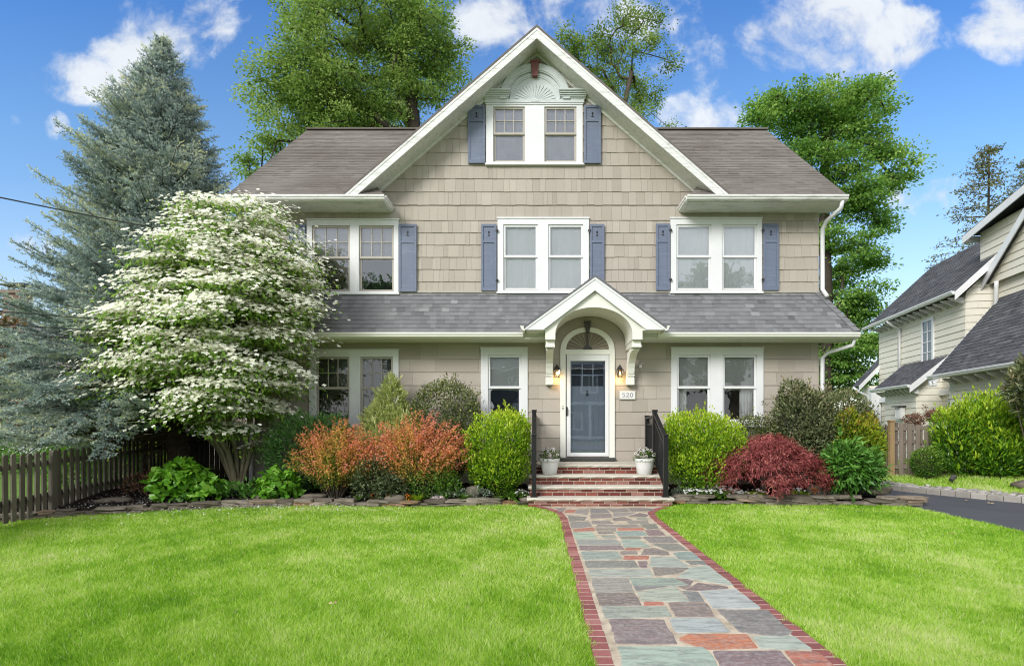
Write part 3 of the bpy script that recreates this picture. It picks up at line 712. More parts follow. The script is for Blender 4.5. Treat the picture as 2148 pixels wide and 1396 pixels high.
shingles(mb, -4.2, 4.2, [z for z in zz if z > 5.9], fr, holes, planes=[(.87, 1, 9.36), (-.87, 1, 9.36), (0, -1, -6.05)], wr=(.08, .24), seed=5)
shingles(mb, WY, D2, [.05 + .272 * i for i in range(12)], lambda x, z, d: (H + d, x, z), wr=(.15, .6), seed=6)
shingles(mb, WY, D2, [4.2 + .27 * i for i in range(18)], lambda x, z, d: (H + d, x, z), planes=[(.895, 1, 9.0 + .895 * 14.65), (-.895, 1, 9.0 - .895 * 14.65)], wr=(.1, .34), seed=7)
shingles(mb, WY, D2, [.05 + .272 * i for i in range(12)], lambda x, z, d: (-H - d, x, z), wr=(.15, .6), seed=8)
shingles(mb, WY, D2, [4.2 + .27 * i for i in range(18)], lambda x, z, d: (-H - d, x, z), planes=[(.895, 1, 9.0 + .895 * 14.65), (-.895, 1, 9.0 - .895 * 14.65)], wr=(.1, .34), seed=9)
obj('siding', mb, M['siding'], house)
mb = MB(); mb.box(-H - .01, H + .01, WY - .012, WY + .05, -.25, .06); obj('foundation', mb, M['foundation'], house)
# low side wing seen behind the flowering tree
mb = MB(); mb.box(-6.95, -H - .03, 12.3, 15.6, -.2, 1.36)
shingles(mb, -6.95, -H - .03, [.0 + .135 * i for i in range(11)], lambda x, z, d: (x, 12.3 - d, z), wr=(1.2, 3), seed=10)
obj('side_wing', mb, M['siding'], house)
mb = MB(); mb.box(-7.0, -H - .02, 12.2, 15.7, 1.362, 1.42); obj('wing_cap', mb, M['taupe'], house)

# ---- roofs
EY, EZ, RY, RZ, RX = 10.82, 6.03, 14.65, 9.43, 6.25
sl = math.hypot(RY - EY, RZ - EZ); Vr = Vector((0, RY - EY, RZ - EZ)) / sl
mb = MB()
for s in (1, -1):
    a = 3.95
    mb.prism([(s * a, EY, EZ), (s * RX, EY, EZ), (s * RX, RY, RZ), (0, RY, RZ)], (0, .05, -.06), .4)
    mb.poly([(s * RX, RY, RZ), (s * RX, 18.5, EZ), (0, 18.5, EZ), (0, RY, RZ)], .4)
    mb.prism([(0, 18.5, EZ - .06), (s * RX, 18.5, EZ - .06), (s * RX, RY, RZ - .06), (0, RY, RZ - .06)], (0, .0, -.03), .4)
    u0 = Vector((0 if s > 0 else -RX, EY, EZ))
    # u runs along +x from u0; keep outside the valley
    k = 3.95 / sl
    pl = [(-1, -k, -3.95)] if s > 0 else [(1, -k, RX - 3.95)]
    rooftabs(mb, u0, (1, 0, 0), Vr, RX, sl, .125, pl, (.14, .34), .008, 21 + s, .13)
    # small return at the foot of the rake
    p = [(s * 3.05, EY, EZ), (s * 4.0, EY, EZ), (s * 4.0, WY - .01, 6.50), (s * 3.42, WY - .01, 6.50)]
    mb.poly(p, .3); mb.poly([(s * 3.05, EY, EZ), (s * 3.42, WY - .01, 6.50), (s * 3.05, WY - .01, EZ)], .3)
    k2 = (WY - EY) / .0001
    rooftabs(mb, (3.05 if s > 0 else -4.0, EY, EZ), (1, 0, 0), (0, .57, .47), .95, .74, .13, [(-2.0, 1, 0.0)] if s > 0 else [(2.0, 1, 1.9)], (.12, .34), .011, 31 + s)
mb.box(-RX - .005, RX + .005, RY - .09, RY + .09, RZ - .01, RZ + .03, .25)
obj('roof', mb, M['roof_main'], house)
# front gable roof
GX, GYF, GZT, GXT = 0.0, 10.88, 9.47, 3.945
SLP = (GZT - 6.04) / GXT
mb = MB()
for s in (1, -1):
    vy = lambda x: EY + (GZT - SLP * abs(x) - EZ) / ((RZ - EZ) / (RY - EY))
    mb.prism([(0, GYF, GZT + .045), (s * (GXT + .03), GYF, 6.04 + .02), (s * (GXT + .03), GYF + .05, 6.04 + .02), (0, RY + .05, GZT + .045)], (0, 0, -.05), .3)
obj('gable_roof', mb, M['roof_main'], house)
mb = MB(); mb2 = MB(); mb3 = MB()
FV = .215                                                   # vertical depth of the rake board
for s in (1, -1):
    top = [(0, GZT - .008), (s * GXT, 6.04 - .008)]
    a = [(0, GYF + .012, top[0][1]), (s * GXT, GYF + .012, top[1][1]), (s * (GXT - .17), GYF + .012, 6.04 - .06), (s * 3.70, GYF + .012, 6.04 - .008 + SLP * (GXT - 3.70) - FV), (0, GYF + .012, top[0][1] - FV)]
    mb.prism(a if s > 0 else a[::-1], (0, .035, 0))
    b = [(0, GYF + .004, top[0][1]), (s * GXT, GYF + .004, top[1][1]), (s * GXT, GYF + .004, top[1][1] - .055), (0, GYF + .004, top[0][1] - .055)]
    mb.prism(b if s > 0 else b[::-1], (0, .008, 0))
    c = [(0, GYF + .048, top[0][1] - FV + .03), (s * 3.76, GYF + .048, 6.04 + SLP * (GXT - 3.76) - FV + .022), (s * 3.76, WY - .006, 6.04 + SLP * (GXT - 3.76) - FV + .022), (0, WY - .006, top[0][1] - FV + .03)]
    mb2.prism(c, (0, 0, .03))
    d = [(0, WY - .045, top[0][1] - FV + .028), (s * 3.55, WY - .045, 6.04 + SLP * (GXT - 3.55) - FV + .02), (s * 3.55, WY - .045, 6.04 + SLP * (GXT - 3.55) - FV - .05), (0, WY - .045, top[0][1] - FV - .042)]
    mb3.prism(d if s > 0 else d[::-1], (0, .04, 0))
obj('rake_board', mb, M['white_worn'], house); obj('rake_soffit', mb2, M['soffit'], house); obj('frieze_board', mb3, M['soffit'], house)

GUT = [(0, 0), (-.035, .0), (-.075, .028), (-.082, .06), (-.10, .075), (-.10, .112), (-.085, .112), (-.085, .10), (0, .10)]     # (y, z) of an ogee gutter
def gutter(mb, x0, x1, yb, zb, k=1.0):
    mb.prism([(x0, yb + y * k, zb + z * k) for y, z in GUT], (x1 - x0, 0, 0))
def eave(name, x0, x1, zb, yfront, side, ret=None, sx0=None, sx1=None):
    """soffit, fascia and gutter of one run of eaves"""
    mb = MB(); mb.box(sx0 or x0, sx1 or x1, yfront + .1, WY - .026, zb, zb + .035); obj('soffit', mb, M['soffit'] if zb > 5 else M['cream'], house)
    mb = MB(); mb.box(sx0 or x0, sx1 or x1, yfront + .1, yfront + .125, zb + .037, zb + .15); obj('fascia', mb, M['white_worn'], house)
    mb = MB(); gutter(mb, x0 - (.0 if ret != -1 else .06), x1 + (.0 if ret != 1 else .06), yfront + .099, zb + .008, .98)
    if ret:
        xe = x1 if ret == 1 else x0
        mb.prism([(xe - ret * -y, yfront + .06, zb + .008 + z) if False else (xe + ret * (-y) * .9, yfront + .06, zb + .008 + z) for y, z in GUT], (0, WY - .03 - yfront - .06, 0))
    obj('gutter', mb, M['white_worn'] if zb > 5 else M['cream'], house, bevel=.002)
eave('eave', -6.22, -3.10, 5.905, 10.72, -1, 1); eave('eave', 3.06, 6.22, 5.905, 10.72, 1, -1)
# pent roof over the ground floor
PY, PZb, PT = 10.80, 3.29, 4.235
mb = MB(); pl = math.hypot(WY - PY, PT - PZb); Vp = Vector((0, WY - PY, PT - PZb)) / pl
for s in (1, -1):
    if s > 0: pg = [(2.50, PY, PZb), (6.48, PY, PZb), (5.97, WY, PT), (1.22, WY, PT)]
    else: pg = [(-.26, PY, PZb), (1.02, WY, PT), (-5.97, WY, PT), (-6.48, PY, PZb)]
    mb.prism(pg, (0, .02, -.03), .3)
    # hip end
    e = [(s * 6.48, PY, PZb), (s * 6.48, 16, PZb), (s * 5.97, 16, PT), (s * 5.97, WY, PT)]
    mb.prism(e if s > 0 else e[::-1], (0, 0, -.03), .3)
    if s > 0: rooftabs(mb, (1.22, PY, PZb), (1, 0, 0), Vp, 5.26, pl, .112, [(-1, -1.28 / pl, -1.28), (1, .51 / pl, 5.26)], (.07, .20), .009, 51, .15)
    else: rooftabs(mb, (-6.48, PY, PZb), (1, 0, 0), Vp, 7.50, pl, .112, [(-1, .51 / pl, 0), (1, -1.28 / pl, 6.22)], (.07, .20), .009, 52, .15)
    rooftabs(mb, (s * 6.48, PY if s > 0 else 16, PZb), (0, s, 0), Vector((-s * .51, 0, PT - PZb)), 5.2, math.hypot(.51, PT - PZb), .132, [(-1, .6 / 1.1, 0)] if s > 0 else [(1, .6 / 1.1, 5.2)], (.09, .3), .012, 53 + s, .27)
    # hip caps
    a = Vector((s * 6.49, PY - .01, PZb + .015)); b = Vector((s * 5.98, WY - .01, PT + .015)); d = (b - a) / 9
    for i in range(9):
        p = a + d * i; q = a + d * (i + 1.05); r = R0.uniform(.3, .75); w = .13
        up = Vector((0, -.002, .006))
        mb.add([p + Vector((-s * w, 0, .0)) + up, p + up * 2 + Vector((0, 0, .012)), p + Vector((0, w, 0.0)) + up, q + Vector((-s * w, 0, .0)), q + Vector((0, 0, .008)), q + Vector((0, w, .0))], [(0, 1, 4, 3), (1, 2, 5, 4)], r)
obj('pent_roof', mb, M['roof_pent'], house)
eave('eave', -6.45, -.27, 3.16, 10.71, -1, sx1=.164); eave('eave', 2.42, 6.45, 3.16, 10.71, 1, sx0=2.056)
# flashing line where the pent roof meets the wall
mb = MB(); mb.box(-5.95, 5.95, WY - .035, WY - .022, PT - .012, PT + .03); obj('flashing', mb, M['taupe'], house)

# ---- windows
def window(key, kind, sashes, head=True, sashmat='white', grille=False, upper='shade', lower='shade', glass='glass', label=None, cas='white', single=False):
    x0, x1, z0, z1 = px2(CAS[key])
    sr = [px2(s) for s in sashes]
    mb = MB()
    for (a, b, c, d) in subrect((x0, x1, z0, z1), sr): mb.box(a, b, WY - .042, WY + .05, c, d)
    mb.box(x0 - .012, x1 + .012, WY - .058, WY + .02, z1 + .001, z1 + .03)
    mb.box(x0 - .02, x1 + .02, WY - .075, WY + .02, z0 - .035, z0 - .001)
    w = obj('window', mb, M[cas], house, bevel=.003)
    if label: w['label'] = label
    sm = M[sashmat]
    for (a, b, c, d) in sr:
        zm = (c + d) / 2 + .02; t = .045
        mb = MB()
        for (za, zb, y) in ((zm - .02, d, WY - .018), (c, zm + .018, WY + .008)):
            mb.box(a + .001, a + t, y, y + .03, za, zb); mb.box(b - t, b - .001, y, y + .03, za, zb)
            mb.box(a + t, b - t, y + .001, y + .029, zb - t, zb - .001); mb.box(a + t, b - t, y + .001, y + .029, za + .001, za + t + .006)
        if grille:
            for i in (1, 2): x = a + t + (b - a - 2 * t) * i / 3; mb.box(x - .009, x + .009, WY - .012, WY + .004, zm + .03, d - t)
            zc = (zm + .03 + d - t) / 2; mb.box(a + t, b - t, WY - .0115, WY + .0035, zc - .009, zc + .009)
        obj('sash', mb, sm, w, bevel=.002)
        mb = MB(); mb.poly([(a + t, WY + .002, zm), (b - t, WY + .002, zm), (b - t, WY + .002, d - t), (a + t, WY + .002, d - t)])
        mb.poly([(a + t, WY + .024, c + t), (b - t, WY + .024, c + t), (b - t, WY + .024, zm), (a + t, WY + .024, zm)])
        obj('pane', mb, M[glass], w)
        mb = MB()                                            # the dark room behind the glass
        y1 = WY + .55; A, B, C_, D = a - .05, b + .05, c - .05, d + .05
        mb.poly([(A, y1, C_), (B, y1, C_), (B, y1, D), (A, y1, D)]); mb.poly([(A, WY + .06, C_), (A, y1, C_), (A, y1, D), (A, WY + .06, D)]); mb.poly([(B, y1, C_), (B, WY + .06, C_), (B, WY + .06, D), (B, y1, D)])
        mb.poly([(A, WY + .06, C_), (B, WY + .06, C_), (B, y1, C_), (A, y1, C_)]); mb.poly([(A, WY + .06, D), (A, y1, D), (B, y1, D), (B, WY + .06, D)])
        obj('recess', mb, M['room' if lower in ('curtain', 'dim') else 'dark'], w)
        if upper:
            mb = MB(); zlow = {'shade': c + .05, 'half': zm - .02, 'shadegrey': zm - .05, 'blind': zm - .04, 'screen': zm - .05, 'cloud_sheen': c + .03}[upper]
            if upper in ('blind',):
                z = d - .02
                while z > zlow: mb.obox(Matrix.Translation(((a + b) / 2, WY + .05, z)) @ Matrix.Rotation(-.95, 4, 'X'), b - a - .02, .028, .002, R0.uniform(.4, .6)); z -= .024
                obj('blind', mb, M['shade'] if key == 'f1m' else M['shade_grey' if False else 'blind'], w)
            else:
                nn = 14; vs = []; fs = []
                for i in range(nn + 1):
                    x = a + (b - a) * i / nn
                    for j, z in enumerate((zlow, (zlow + d) / 2, d)): vs.append((x, WY + .05 + .006 * math.sin(i * 1.7 + j), z))
                for i in range(nn):
                    for j in range(2): q = i * 3 + j; fs.append((q, q + 3, q + 4, q + 1))
                mb.add(vs, fs, .5)
                if upper == 'half': mb.box(a, b, WY + .07, WY + .085, zlow - .02, zlow)
                obj('blind', mb, {'shade': M['shade'], 'half': M['shade'], 'shadegrey': M['shade_grey'], 'screen': M['screen'], 'cloud_sheen': M['shade_grey']}[upper], w)
        if lower == 'curtain':
            side = -1 if a < (x0 + x1) / 2 - .1 and (a + b) / 2 < (x0 + x1) / 2 else 1
            mb = MB(); ca, cb = (a, a + .26) if side < 0 else (b - .30, b); vs = []; fs = []; nn = 24
            for i in range(nn + 1):
                x = ca + (cb - ca) * i / nn; y = WY + .14 + .018 * math.sin(i * 1.35)
                vs += [(x, y, c - .02), (x, y, zm + .05)]
            for i in range(nn): fs.append((2 * i, 2 * i + 2, 2 * i + 3, 2 * i + 1))
            mb.add(vs, fs, .5); obj('curtain', mb, M['curtain'], w)
        if lower == 'drape':                                   # a swag gathered to one side
            mb = MB(); vs = []; fs = []; nn = 20
            for i in range(nn + 1):
                u = i / nn; x = a + .02 + (b - a) * .42 * u; y = WY + .16 + .016 * math.sin(i * 1.6)
                zt = zm + .05; zb_ = c + .1 + .55 * u * (d - c) * .5
                vs += [(x, y, zb_), (x + .03, y, zt)]
            for i in range(nn): fs.append((2 * i, 2 * i + 2, 2 * i + 3, 2 * i + 1))
            mb.add(vs, fs, .5); obj('curtain', mb, M['screen'], w)
    return w
M['blind'] = m_paint('slat_blind', (.62, .62, .61), .6, .06, 4, .05)
window('attic', 2, [(1035, 1101, 226, 341), (1142, 1209, 226, 341)], sashmat='taupe', grille=True, upper='cloud_sheen', lower='x', glass='glass_dark', label='paired attic window under the fan shaped arch')  # grey sheet behind these panes stands in for cloud reflected in the glass
window('f2l', 2, [(656, 735, 474, 612), (754, 827, 474, 612)], sashmat='taupe', grille=True, upper='shadegrey', lower='x', glass='glass_dark', label='paired upper window with taupe sashes beside the flowering tree')
window('f2m', 2, [(1056, 1128, 472, 609), (1150, 1223, 472, 609)], upper='shade', lower='x', glass='glass', label='paired upper window above the entry hood, shades drawn')
window('f2r', 2, [(1418, 1491, 472, 609), (1514, 1587, 472, 609)], upper='shade', lower='x', glass='glass_dark', label='paired upper window near the right corner, shades drawn')
window('f1l', 2, [(664, 734, 748, 884), (757, 825, 748, 884)], sashmat='taupe', grille=True, upper='screen', lower='drape', glass='glass', label='paired ground floor window with dark panes behind the orange bushes')
window('f1m', 1, [(1024, 1093, 745, 884)], upper='blind', lower='x', glass='glass_dark', label='single ground floor window left of the entry')
window('f1r', 2, [(1419, 1489, 745, 884), (1515, 1586, 745, 884)], upper='blind', lower='curtain', label='paired ground floor window with grey blinds and white curtains')
# ---- shutters
def shutter(r, tilt=0.0, flip=1):
    x0, x1, z0, z1 = px2(r); y = WY - .034; t = .045; zc = z1 - (z1 - z0) * .265
    mb = MB(); mb.box(x0, x1, y - .018, y, z0, z1)
    f = y - .034
    mb.box(x0, x0 + t, f, y - .0181, z0, z1); mb.box(x1 - t, x1, f, y - .0181, z0, z1)
    for za, zb in ((z1 - .055, z1), (zc - .022, zc + .022), (z0, z0 + .075)): mb.box(x0 + t, x1 - t, f + .001, y - .0181, za, zb)
    s = obj('shutter', mb, M['shutter'], house, bevel=.003)
    xc = (x0 + x1) / 2; zt = z1 - .2; yy = y - .0182
    mb = MB()
    mb.prism([(xc + .022 * math.cos(a) * (1 if i % 2 else .8), yy, zt + .03 + .03 * math.sin(a)) for i, a in enumerate([2 * PI * k / 10 for k in range(10)])], (0, -.002, 0))
    mb.box(xc - .007, xc + .007, yy - .0018, yy, zt - .03, zt + .004); mb.prism([(xc - .032, yy, zt - .028), (xc + .032, yy, zt - .028), (xc + .02, yy, zt - .052), (xc - .02, yy, zt - .052)], (0, -.0016, 0))
    obj('cutout', mb, M['black'], s)
    if tilt:
        xh = x1 + .012 if flip > 0 else x0 - .012
        for z in (z1 - .14, z0 + .22):
            mb = MB(); mb.box(xh - .03, xh + .03, f - .01, f + .0, z - .02, z + .02); mb.tube([(xh, f - .015, z - .03), (xh, f - .015, z + .03)], .01, 8); obj('hinge', mb, M['bronze'], s)
    return s
for r in ((982, 1018, 224, 345), (1225, 1260, 224, 345), (838, 875, 472, 613), (606, 643, 472, 613)): shutter(r)
for r, f in (((1010, 1042, 472, 611), 1), ((1237, 1267, 472, 611), -1), ((1375, 1404, 471, 610), 1), ((1599, 1631, 471, 610), -1)): shutter(r, 1, f)

# ---- fan shaped arch over the attic window
xc = wx(1122); zb = wz(222)
mb = MB(); mb.box(wx(1017), wx(1225), WY - .07, WY - .025, zb + .032, wz(212))
for a, b in ((1012, 1072), (1172, 1232)):
    for i in range(5):
        k = i / 4; mb.box(wx(a + (1 - k) * 5), wx(b - (1 - k) * 5), WY - .08 - .025 * i, WY - .03, wz(212 - 3.2 * i) + .0005, wz(212 - 3.2 * (i + 1)))
pd = obj('arched_pediment', mb, M['sage'], house, bevel=.003)
def halfring(mb, xc, zc, r0, r1, y0, y1, sz=1.0, n=40, a0=0, a1=PI):
    for i in range(n):
        t0, t1 = a0 + (a1 - a0) * i / n, a0 + (a1 - a0) * (i + 1) / n
        q = [(xc + r * math.cos(t), y0, zc + r * math.sin(t) * sz) for r, t in ((r0, t0), (r1, t0), (r1, t1), (r0, t1))]
        mb.prism(q, (0, y1 - y0, 0))
mb = MB(); z0 = wz(212)
halfring(mb, xc, z0, .0, .76, WY - .05, WY - .024)
for r0, r1, y in ((.60, .735, .10), (.575, .60, .085), (.50, .53, .075), (.47, .5, .065)): halfring(mb, xc, z0, r0, r1, WY - y, WY - .0495)
obj('arch_moulding', mb, M['sage'], pd)
mb = MB()
for i in range(17):
    a = PI * (i + .5) / 17; d = .032
    q = [(xc + .09 * math.cos(a - .05), WY - .056, zb + .05 + .09 * math.sin(a - .05) * .82), (xc + .44 * math.cos(a - d * 2.2), WY - .066, zb + .05 + .44 * math.sin(a - d * 2.2) * .84), (xc + .44 * math.cos(a + d * 2.2), WY - .066, zb + .05 + .44 * math.sin(a + d * 2.2) * .84), (xc + .09 * math.cos(a + .05), WY - .056, zb + .05 + .09 * math.sin(a + .05) * .82)]
    mb.prism(q, (0, .03, 0))
halfring(mb, xc, zb + .05, 0, .085, WY - .075, WY - .05, .82, 14); obj('fan_panel', mb, M['sage'], pd)
mb = MB(); mb.prism([(wx(1113), WY - .13, wz(135)), (wx(1131), WY - .13, wz(135)), (wx(1127.5), WY - .13, wz(167)), (wx(1116.5), WY - .13, wz(167))], (0, .1, 0)); mb.box(wx(1111.5), wx(1132.5), WY - .14, WY - .03, wz(138), wz(134.5)); obj('keystone', mb, M['keystone'], pd, bevel=.003)

# ---- entry hood
HX, HY = 1.125, 10.40
def hx(px): return PX(px, HY)
AZ, TZ, HW = 4.29, 3.315, 1.345; HS = (AZ - TZ) / HW
mb = MB()
for s in (1, -1):
    q = [(HX, HY - .02, AZ + .03), (HX + s * (HW + .03), HY - .02, TZ + .01), (HX + s * (HW + .03), WY - .03, TZ + .01), (HX, WY - .03, AZ + .03)]
    mb.prism(q if s > 0 else q[::-1], (0, 0, -.028), .3)
    rooftabs(mb, (HX + s * (HW + .03), HY - .02 if s > 0 else WY - .03, TZ + .012), (0, s, 0), (-s * HW, 0, AZ - TZ), WY - HY - .03, math.hypot(HW, AZ - TZ) + .02, .132, (), (.1, .3), .01, 61 + s, .25)
hood = obj('entry_hood', mb, M['roof_pent'], house)
mb = MB()
for s in (1, -1):
    q = [(HX, HY, AZ), (HX + s * HW, HY, TZ), (HX + s * HW, HY, TZ - .045), (HX + s * (HW - .0), HY, 3.27), (HX + s * 1.03, HY, 3.27), (HX, HY, AZ - .262 )]
    q = [(HX, HY, AZ), (HX + s * HW, HY, TZ), (HX + s * HW, HY, 3.27), (HX + s * 1.0, HY, 3.27), (HX, HY, AZ - .26)]
    mb.prism(q if s > 0 else q[::-1], (0, .04, 0))
    b = [(HX, HY - .012, AZ), (HX + s * HW, HY - .012, TZ), (HX + s * HW, HY - .012, TZ - .05), (HX, HY - .012, AZ - .05)]
    mb.prism(b if s > 0 else b[::-1], (0, .0115, 0))
obj('rake_board', mb, M['white'], hood, bevel=.002)
mb = MB(); n = 44; AX, AR, SPZ, AH = 1.11, .75, 3.2, .52
rf = lambda x: AZ - .03 - HS * abs(x - HX)
arch = lambda x: SPZ + AH * math.sqrt(max(0, 1 - ((x - AX) / AR) ** 2))
xs = [AX - AR * math.cos(PI * i / n) for i in range(n + 1)]
for a, b in zip(xs[:-1], xs[1:]):
    mb.prism([(a, HY + .07, arch(a)), (b, HY + .07, arch(b)), (b, HY + .07, max(rf(b), arch(b) + .01)), (a, HY + .07, max(rf(a), arch(a) + .01))], (0, .03, 0))
for a, b in ((.165, AX - AR), (AX + AR, 2.055)):
    mb.prism([(a, HY + .07, SPZ), (b, HY + .07, SPZ), (b, HY + .07, rf(b)), (a, HY + .07, rf(a))], (0, .03, 0))
    mb.box(a, b, HY + .07, WY - .03, 3.095, SPZ - .0005)
obj('arch_panel', mb, M['cream'], hood)
mb = MB()
for a, b in zip(xs[:-1], xs[1:]): mb.poly([(a, HY + .1, arch(a)), (a, WY - .03, arch(a)), (b, WY - .03, arch(b)), (b, HY + .1, arch(b))])
obj('vault', mb, M['cream'], hood)
mb = MB()
for s, (a, b) in ((-1, (-.205, .164)), (1, (2.056, 2.455))):
    mb.prism([(a, HY + .041, 3.265), (b, HY + .041, 3.265), (b, HY + .041, max(3.3, rf(b))), (a, HY + .041, max(3.275, rf(a)))], (0, .62, 0))
    xo = HX + s * (HW + .005)
    mb.prism([(xo + s * (-y) * .9, HY - .0, TZ - .06 + z * .9) for y, z in GUT], (0, .75, 0))
obj('eave_return', mb, M['cream'], hood)
def bracket(x0, x1):
    P = [(11.37, 2.27), (11.24, 2.27), (11.225, 2.34), (11.25, 2.37), (11.25, 2.44), (11.20, 2.50), (11.165, 2.60), (11.11, 2.70), (11.02, 2.79), (10.88, 2.865), (10.72, 2.90), (10.62, 2.91), (10.60, 2.95), (10.56, 2.975), (10.56, 3.094), (11.37, 3.094), (11.37, 3.0), (11.0, 2.99), (11.14, 2.93), (11.25, 2.83), (11.32, 2.72), (11.345, 2.6), (11.37, 2.5)]
    mb = MB(); P2 = P[:15]
    # band split into quads between the outer curve and the inner curve
    outer = P[3:12]; inner_ = [(11.37, 2.42), (11.37, 2.5), (11.35, 2.6), (11.32, 2.72), (11.25, 2.83), (11.14, 2.92), (11.0, 2.97), (10.86, 2.985), (10.7, 2.99)]
    for i in range(8):
        q = [outer[i], outer[i + 1], inner_[i + 1], inner_[i]]
        mb.prism([(x0, y, z) for y, z in q], (x1 - x0, 0, 0))
    mb.prism([(x0 - .008, y, z) for y, z in ((11.37, 2.27), (11.235, 2.27), (11.235, 2.42), (11.37, 2.42))], (x1 - x0 + .016, 0, 0))
    mb.prism([(x0 - .01, y, z) for y, z in ((11.37, 2.45), (11.22, 2.45), (11.22, 2.475), (11.37, 2.475))], (x1 - x0 + .02, 0, 0))
    mb.box(x0 - .012, x1 + .012, 10.55, 11.37, 2.99, 3.094); mb.box(x0 - .02, x1 + .02, 10.53, 10.75, 2.955, 3.0)
    mb.box(x0 + .02, x1 - .02, 11.33, 11.371, 2.4, 3.0)
    return obj('bracket', mb, M['cream'], hood, bevel=.004)
bracket(.19, .335); bracket(1.885, 2.03)

# ---- door
dx0, dx1, dz0, dz1 = px2(DOOR); DXc = (dx0 + dx1) / 2
mb = MB(); jx = .115
mb.box(dx0, dx0 + jx, WY - .05, WY + .06, dz0 + .03, dz1); mb.box(dx1 - jx, dx1, WY - .05, WY + .06, dz0 + .03, dz1); mb.box(dx0 + jx, dx1 - jx, WY - .049, WY + .06, dz1 - .09, dz1)
halfring(mb, DXc, dz1, .45, .57, WY - .05, WY + .0, .82, 36)
mb.box(dx0 + .085, dx1 - .085, WY - .06, WY - .045, dz1 - .105, dz1 - .085)
door = obj('door', mb, M['cream'], house, bevel=.003)
mb = MB(); halfring(mb, DXc, dz1, .0, .452, WY - .02, WY + .02, .82, 30)
fan = obj('fanlight_panel', mb, M['tan'], door)
mb = MB()
for i in range(13):
    a = PI * (i + .5) / 13
    mb.bar((DXc + .1 * math.cos(a), WY - .026, dz1 + .1 * math.sin(a) * .82), (DXc + .44 * math.cos(a), WY - .026, dz1 + .44 * math.sin(a) * .82), .014 if False else .02, .012)
obj('fan_ray', mb, M['siding'], fan)
mb = MB(); mb.prism([(DXc - .075, WY - .09, dz1 + .59), (DXc + .075, WY - .09, dz1 + .59), (DXc + .035, WY - .09, dz1 + .36), (DXc - .035, WY - .09, dz1 + .36)], (0, .07, 0))
mb.box(DXc - .012, DXc + .012, WY - .06, WY - .02, dz1 + .02, dz1 + .36); halfring(mb, DXc, dz1 + .002, 0, .1, WY - .07, WY - .02, .7, 14); obj('keystone', mb, M['steel'], door)
# storm door
a, b, c, d = wx(1188.5), wx(1276.5), wz(956), dz1 - .092
mb = MB(); s0, s1 = wx(1196.5), wx(1269); g0, g1 = wz(948.5), wz(757)
for (p, q, r, t) in subrect((a, b, c, d), [(s0, s1, g0, g1)]): mb.box(p, q, WY - .04, WY - .012, r, t)
mb.box(s1 + .02, s1 + .024, WY - .0405, WY - .0395, c, d)
sd = obj('storm_door', mb, M['white'], door, bevel=.003)
mb = MB(); mb.poly([(s0, WY - .024, g0), (s1, WY - .024, g0), (s1, WY - .024, g1), (s0, WY - .024, g1)]); obj('pane', mb, M['glass_door'], door)
mb = MB(); e0, e1 = a + .01, b - .01; yd = WY + .07
lx0, lx1, lz0, lz1 = wx(1199.5), wx(1267), wz(809), wz(762)
for (p, q, r, t) in subrect((e0, e1, c, d), [(lx0, lx1, lz0, lz1)]): mb.box(p, q, yd, yd + .04, r, t)
for i in (1, 2): x = lx0 + (lx1 - lx0) * i / 3; mb.box(x - .013, x + .013, yd - .002, yd + .038, lz0, lz1)
zm = (lz0 + lz1) / 2; mb.box(lx0, lx1, yd - .001, yd + .037, zm - .013, zm + .013)
x = e0 + .07
while x < e1 - .04:
    mb.box(x, x + .093, yd - .007, yd - .0005, c + .12, lz0 - .07); x += .1
obj('door_leaf', mb, M['door'], door, bevel=.002)
mb = MB(); mb.box(lx0, lx1, yd + .06, yd + .5, lz0, lz1); obj('recess', mb, M['dark'], door)
mb = MB(); hxp = wx(1189); hz = wz(862)
mb.box(hxp - .014, hxp + .014, WY - .05, WY - .04, hz - .1, hz + .09); mb.tube([(hxp, WY - .05, hz + .07), (hxp, WY - .085, hz + .05), (hxp, WY - .085, hz - .05), (hxp, WY - .05, hz - .07)], .011, 8); obj('handle', mb, M['black'], door)
mb = MB(); mb.tube([(wx(1180.5), WY - .062, wz(856)), (wx(1180.5), WY - .05, wz(856))], .014, 12); mb.tube([(wx(1180.5), WY - .06, wz(851)), (wx(1180.5), WY - .05, wz(851))], .009, 12); obj('doorbell', mb, M['bronze'], door)
mb = MB(); mb.box(dx0 - .01, dx1 + .01, WY - .10, WY + .02, dz0 - .035, dz0 + .028); obj('threshold', mb, M['steel'], door, bevel=.006)
# knocker on the inner door
mb = MB(); mb.tube([(DXc, yd - .02, wz(818)), (DXc, yd - .02, wz(829))], [.012, .03], 8); obj('knocker', mb, M['bronze'], door)

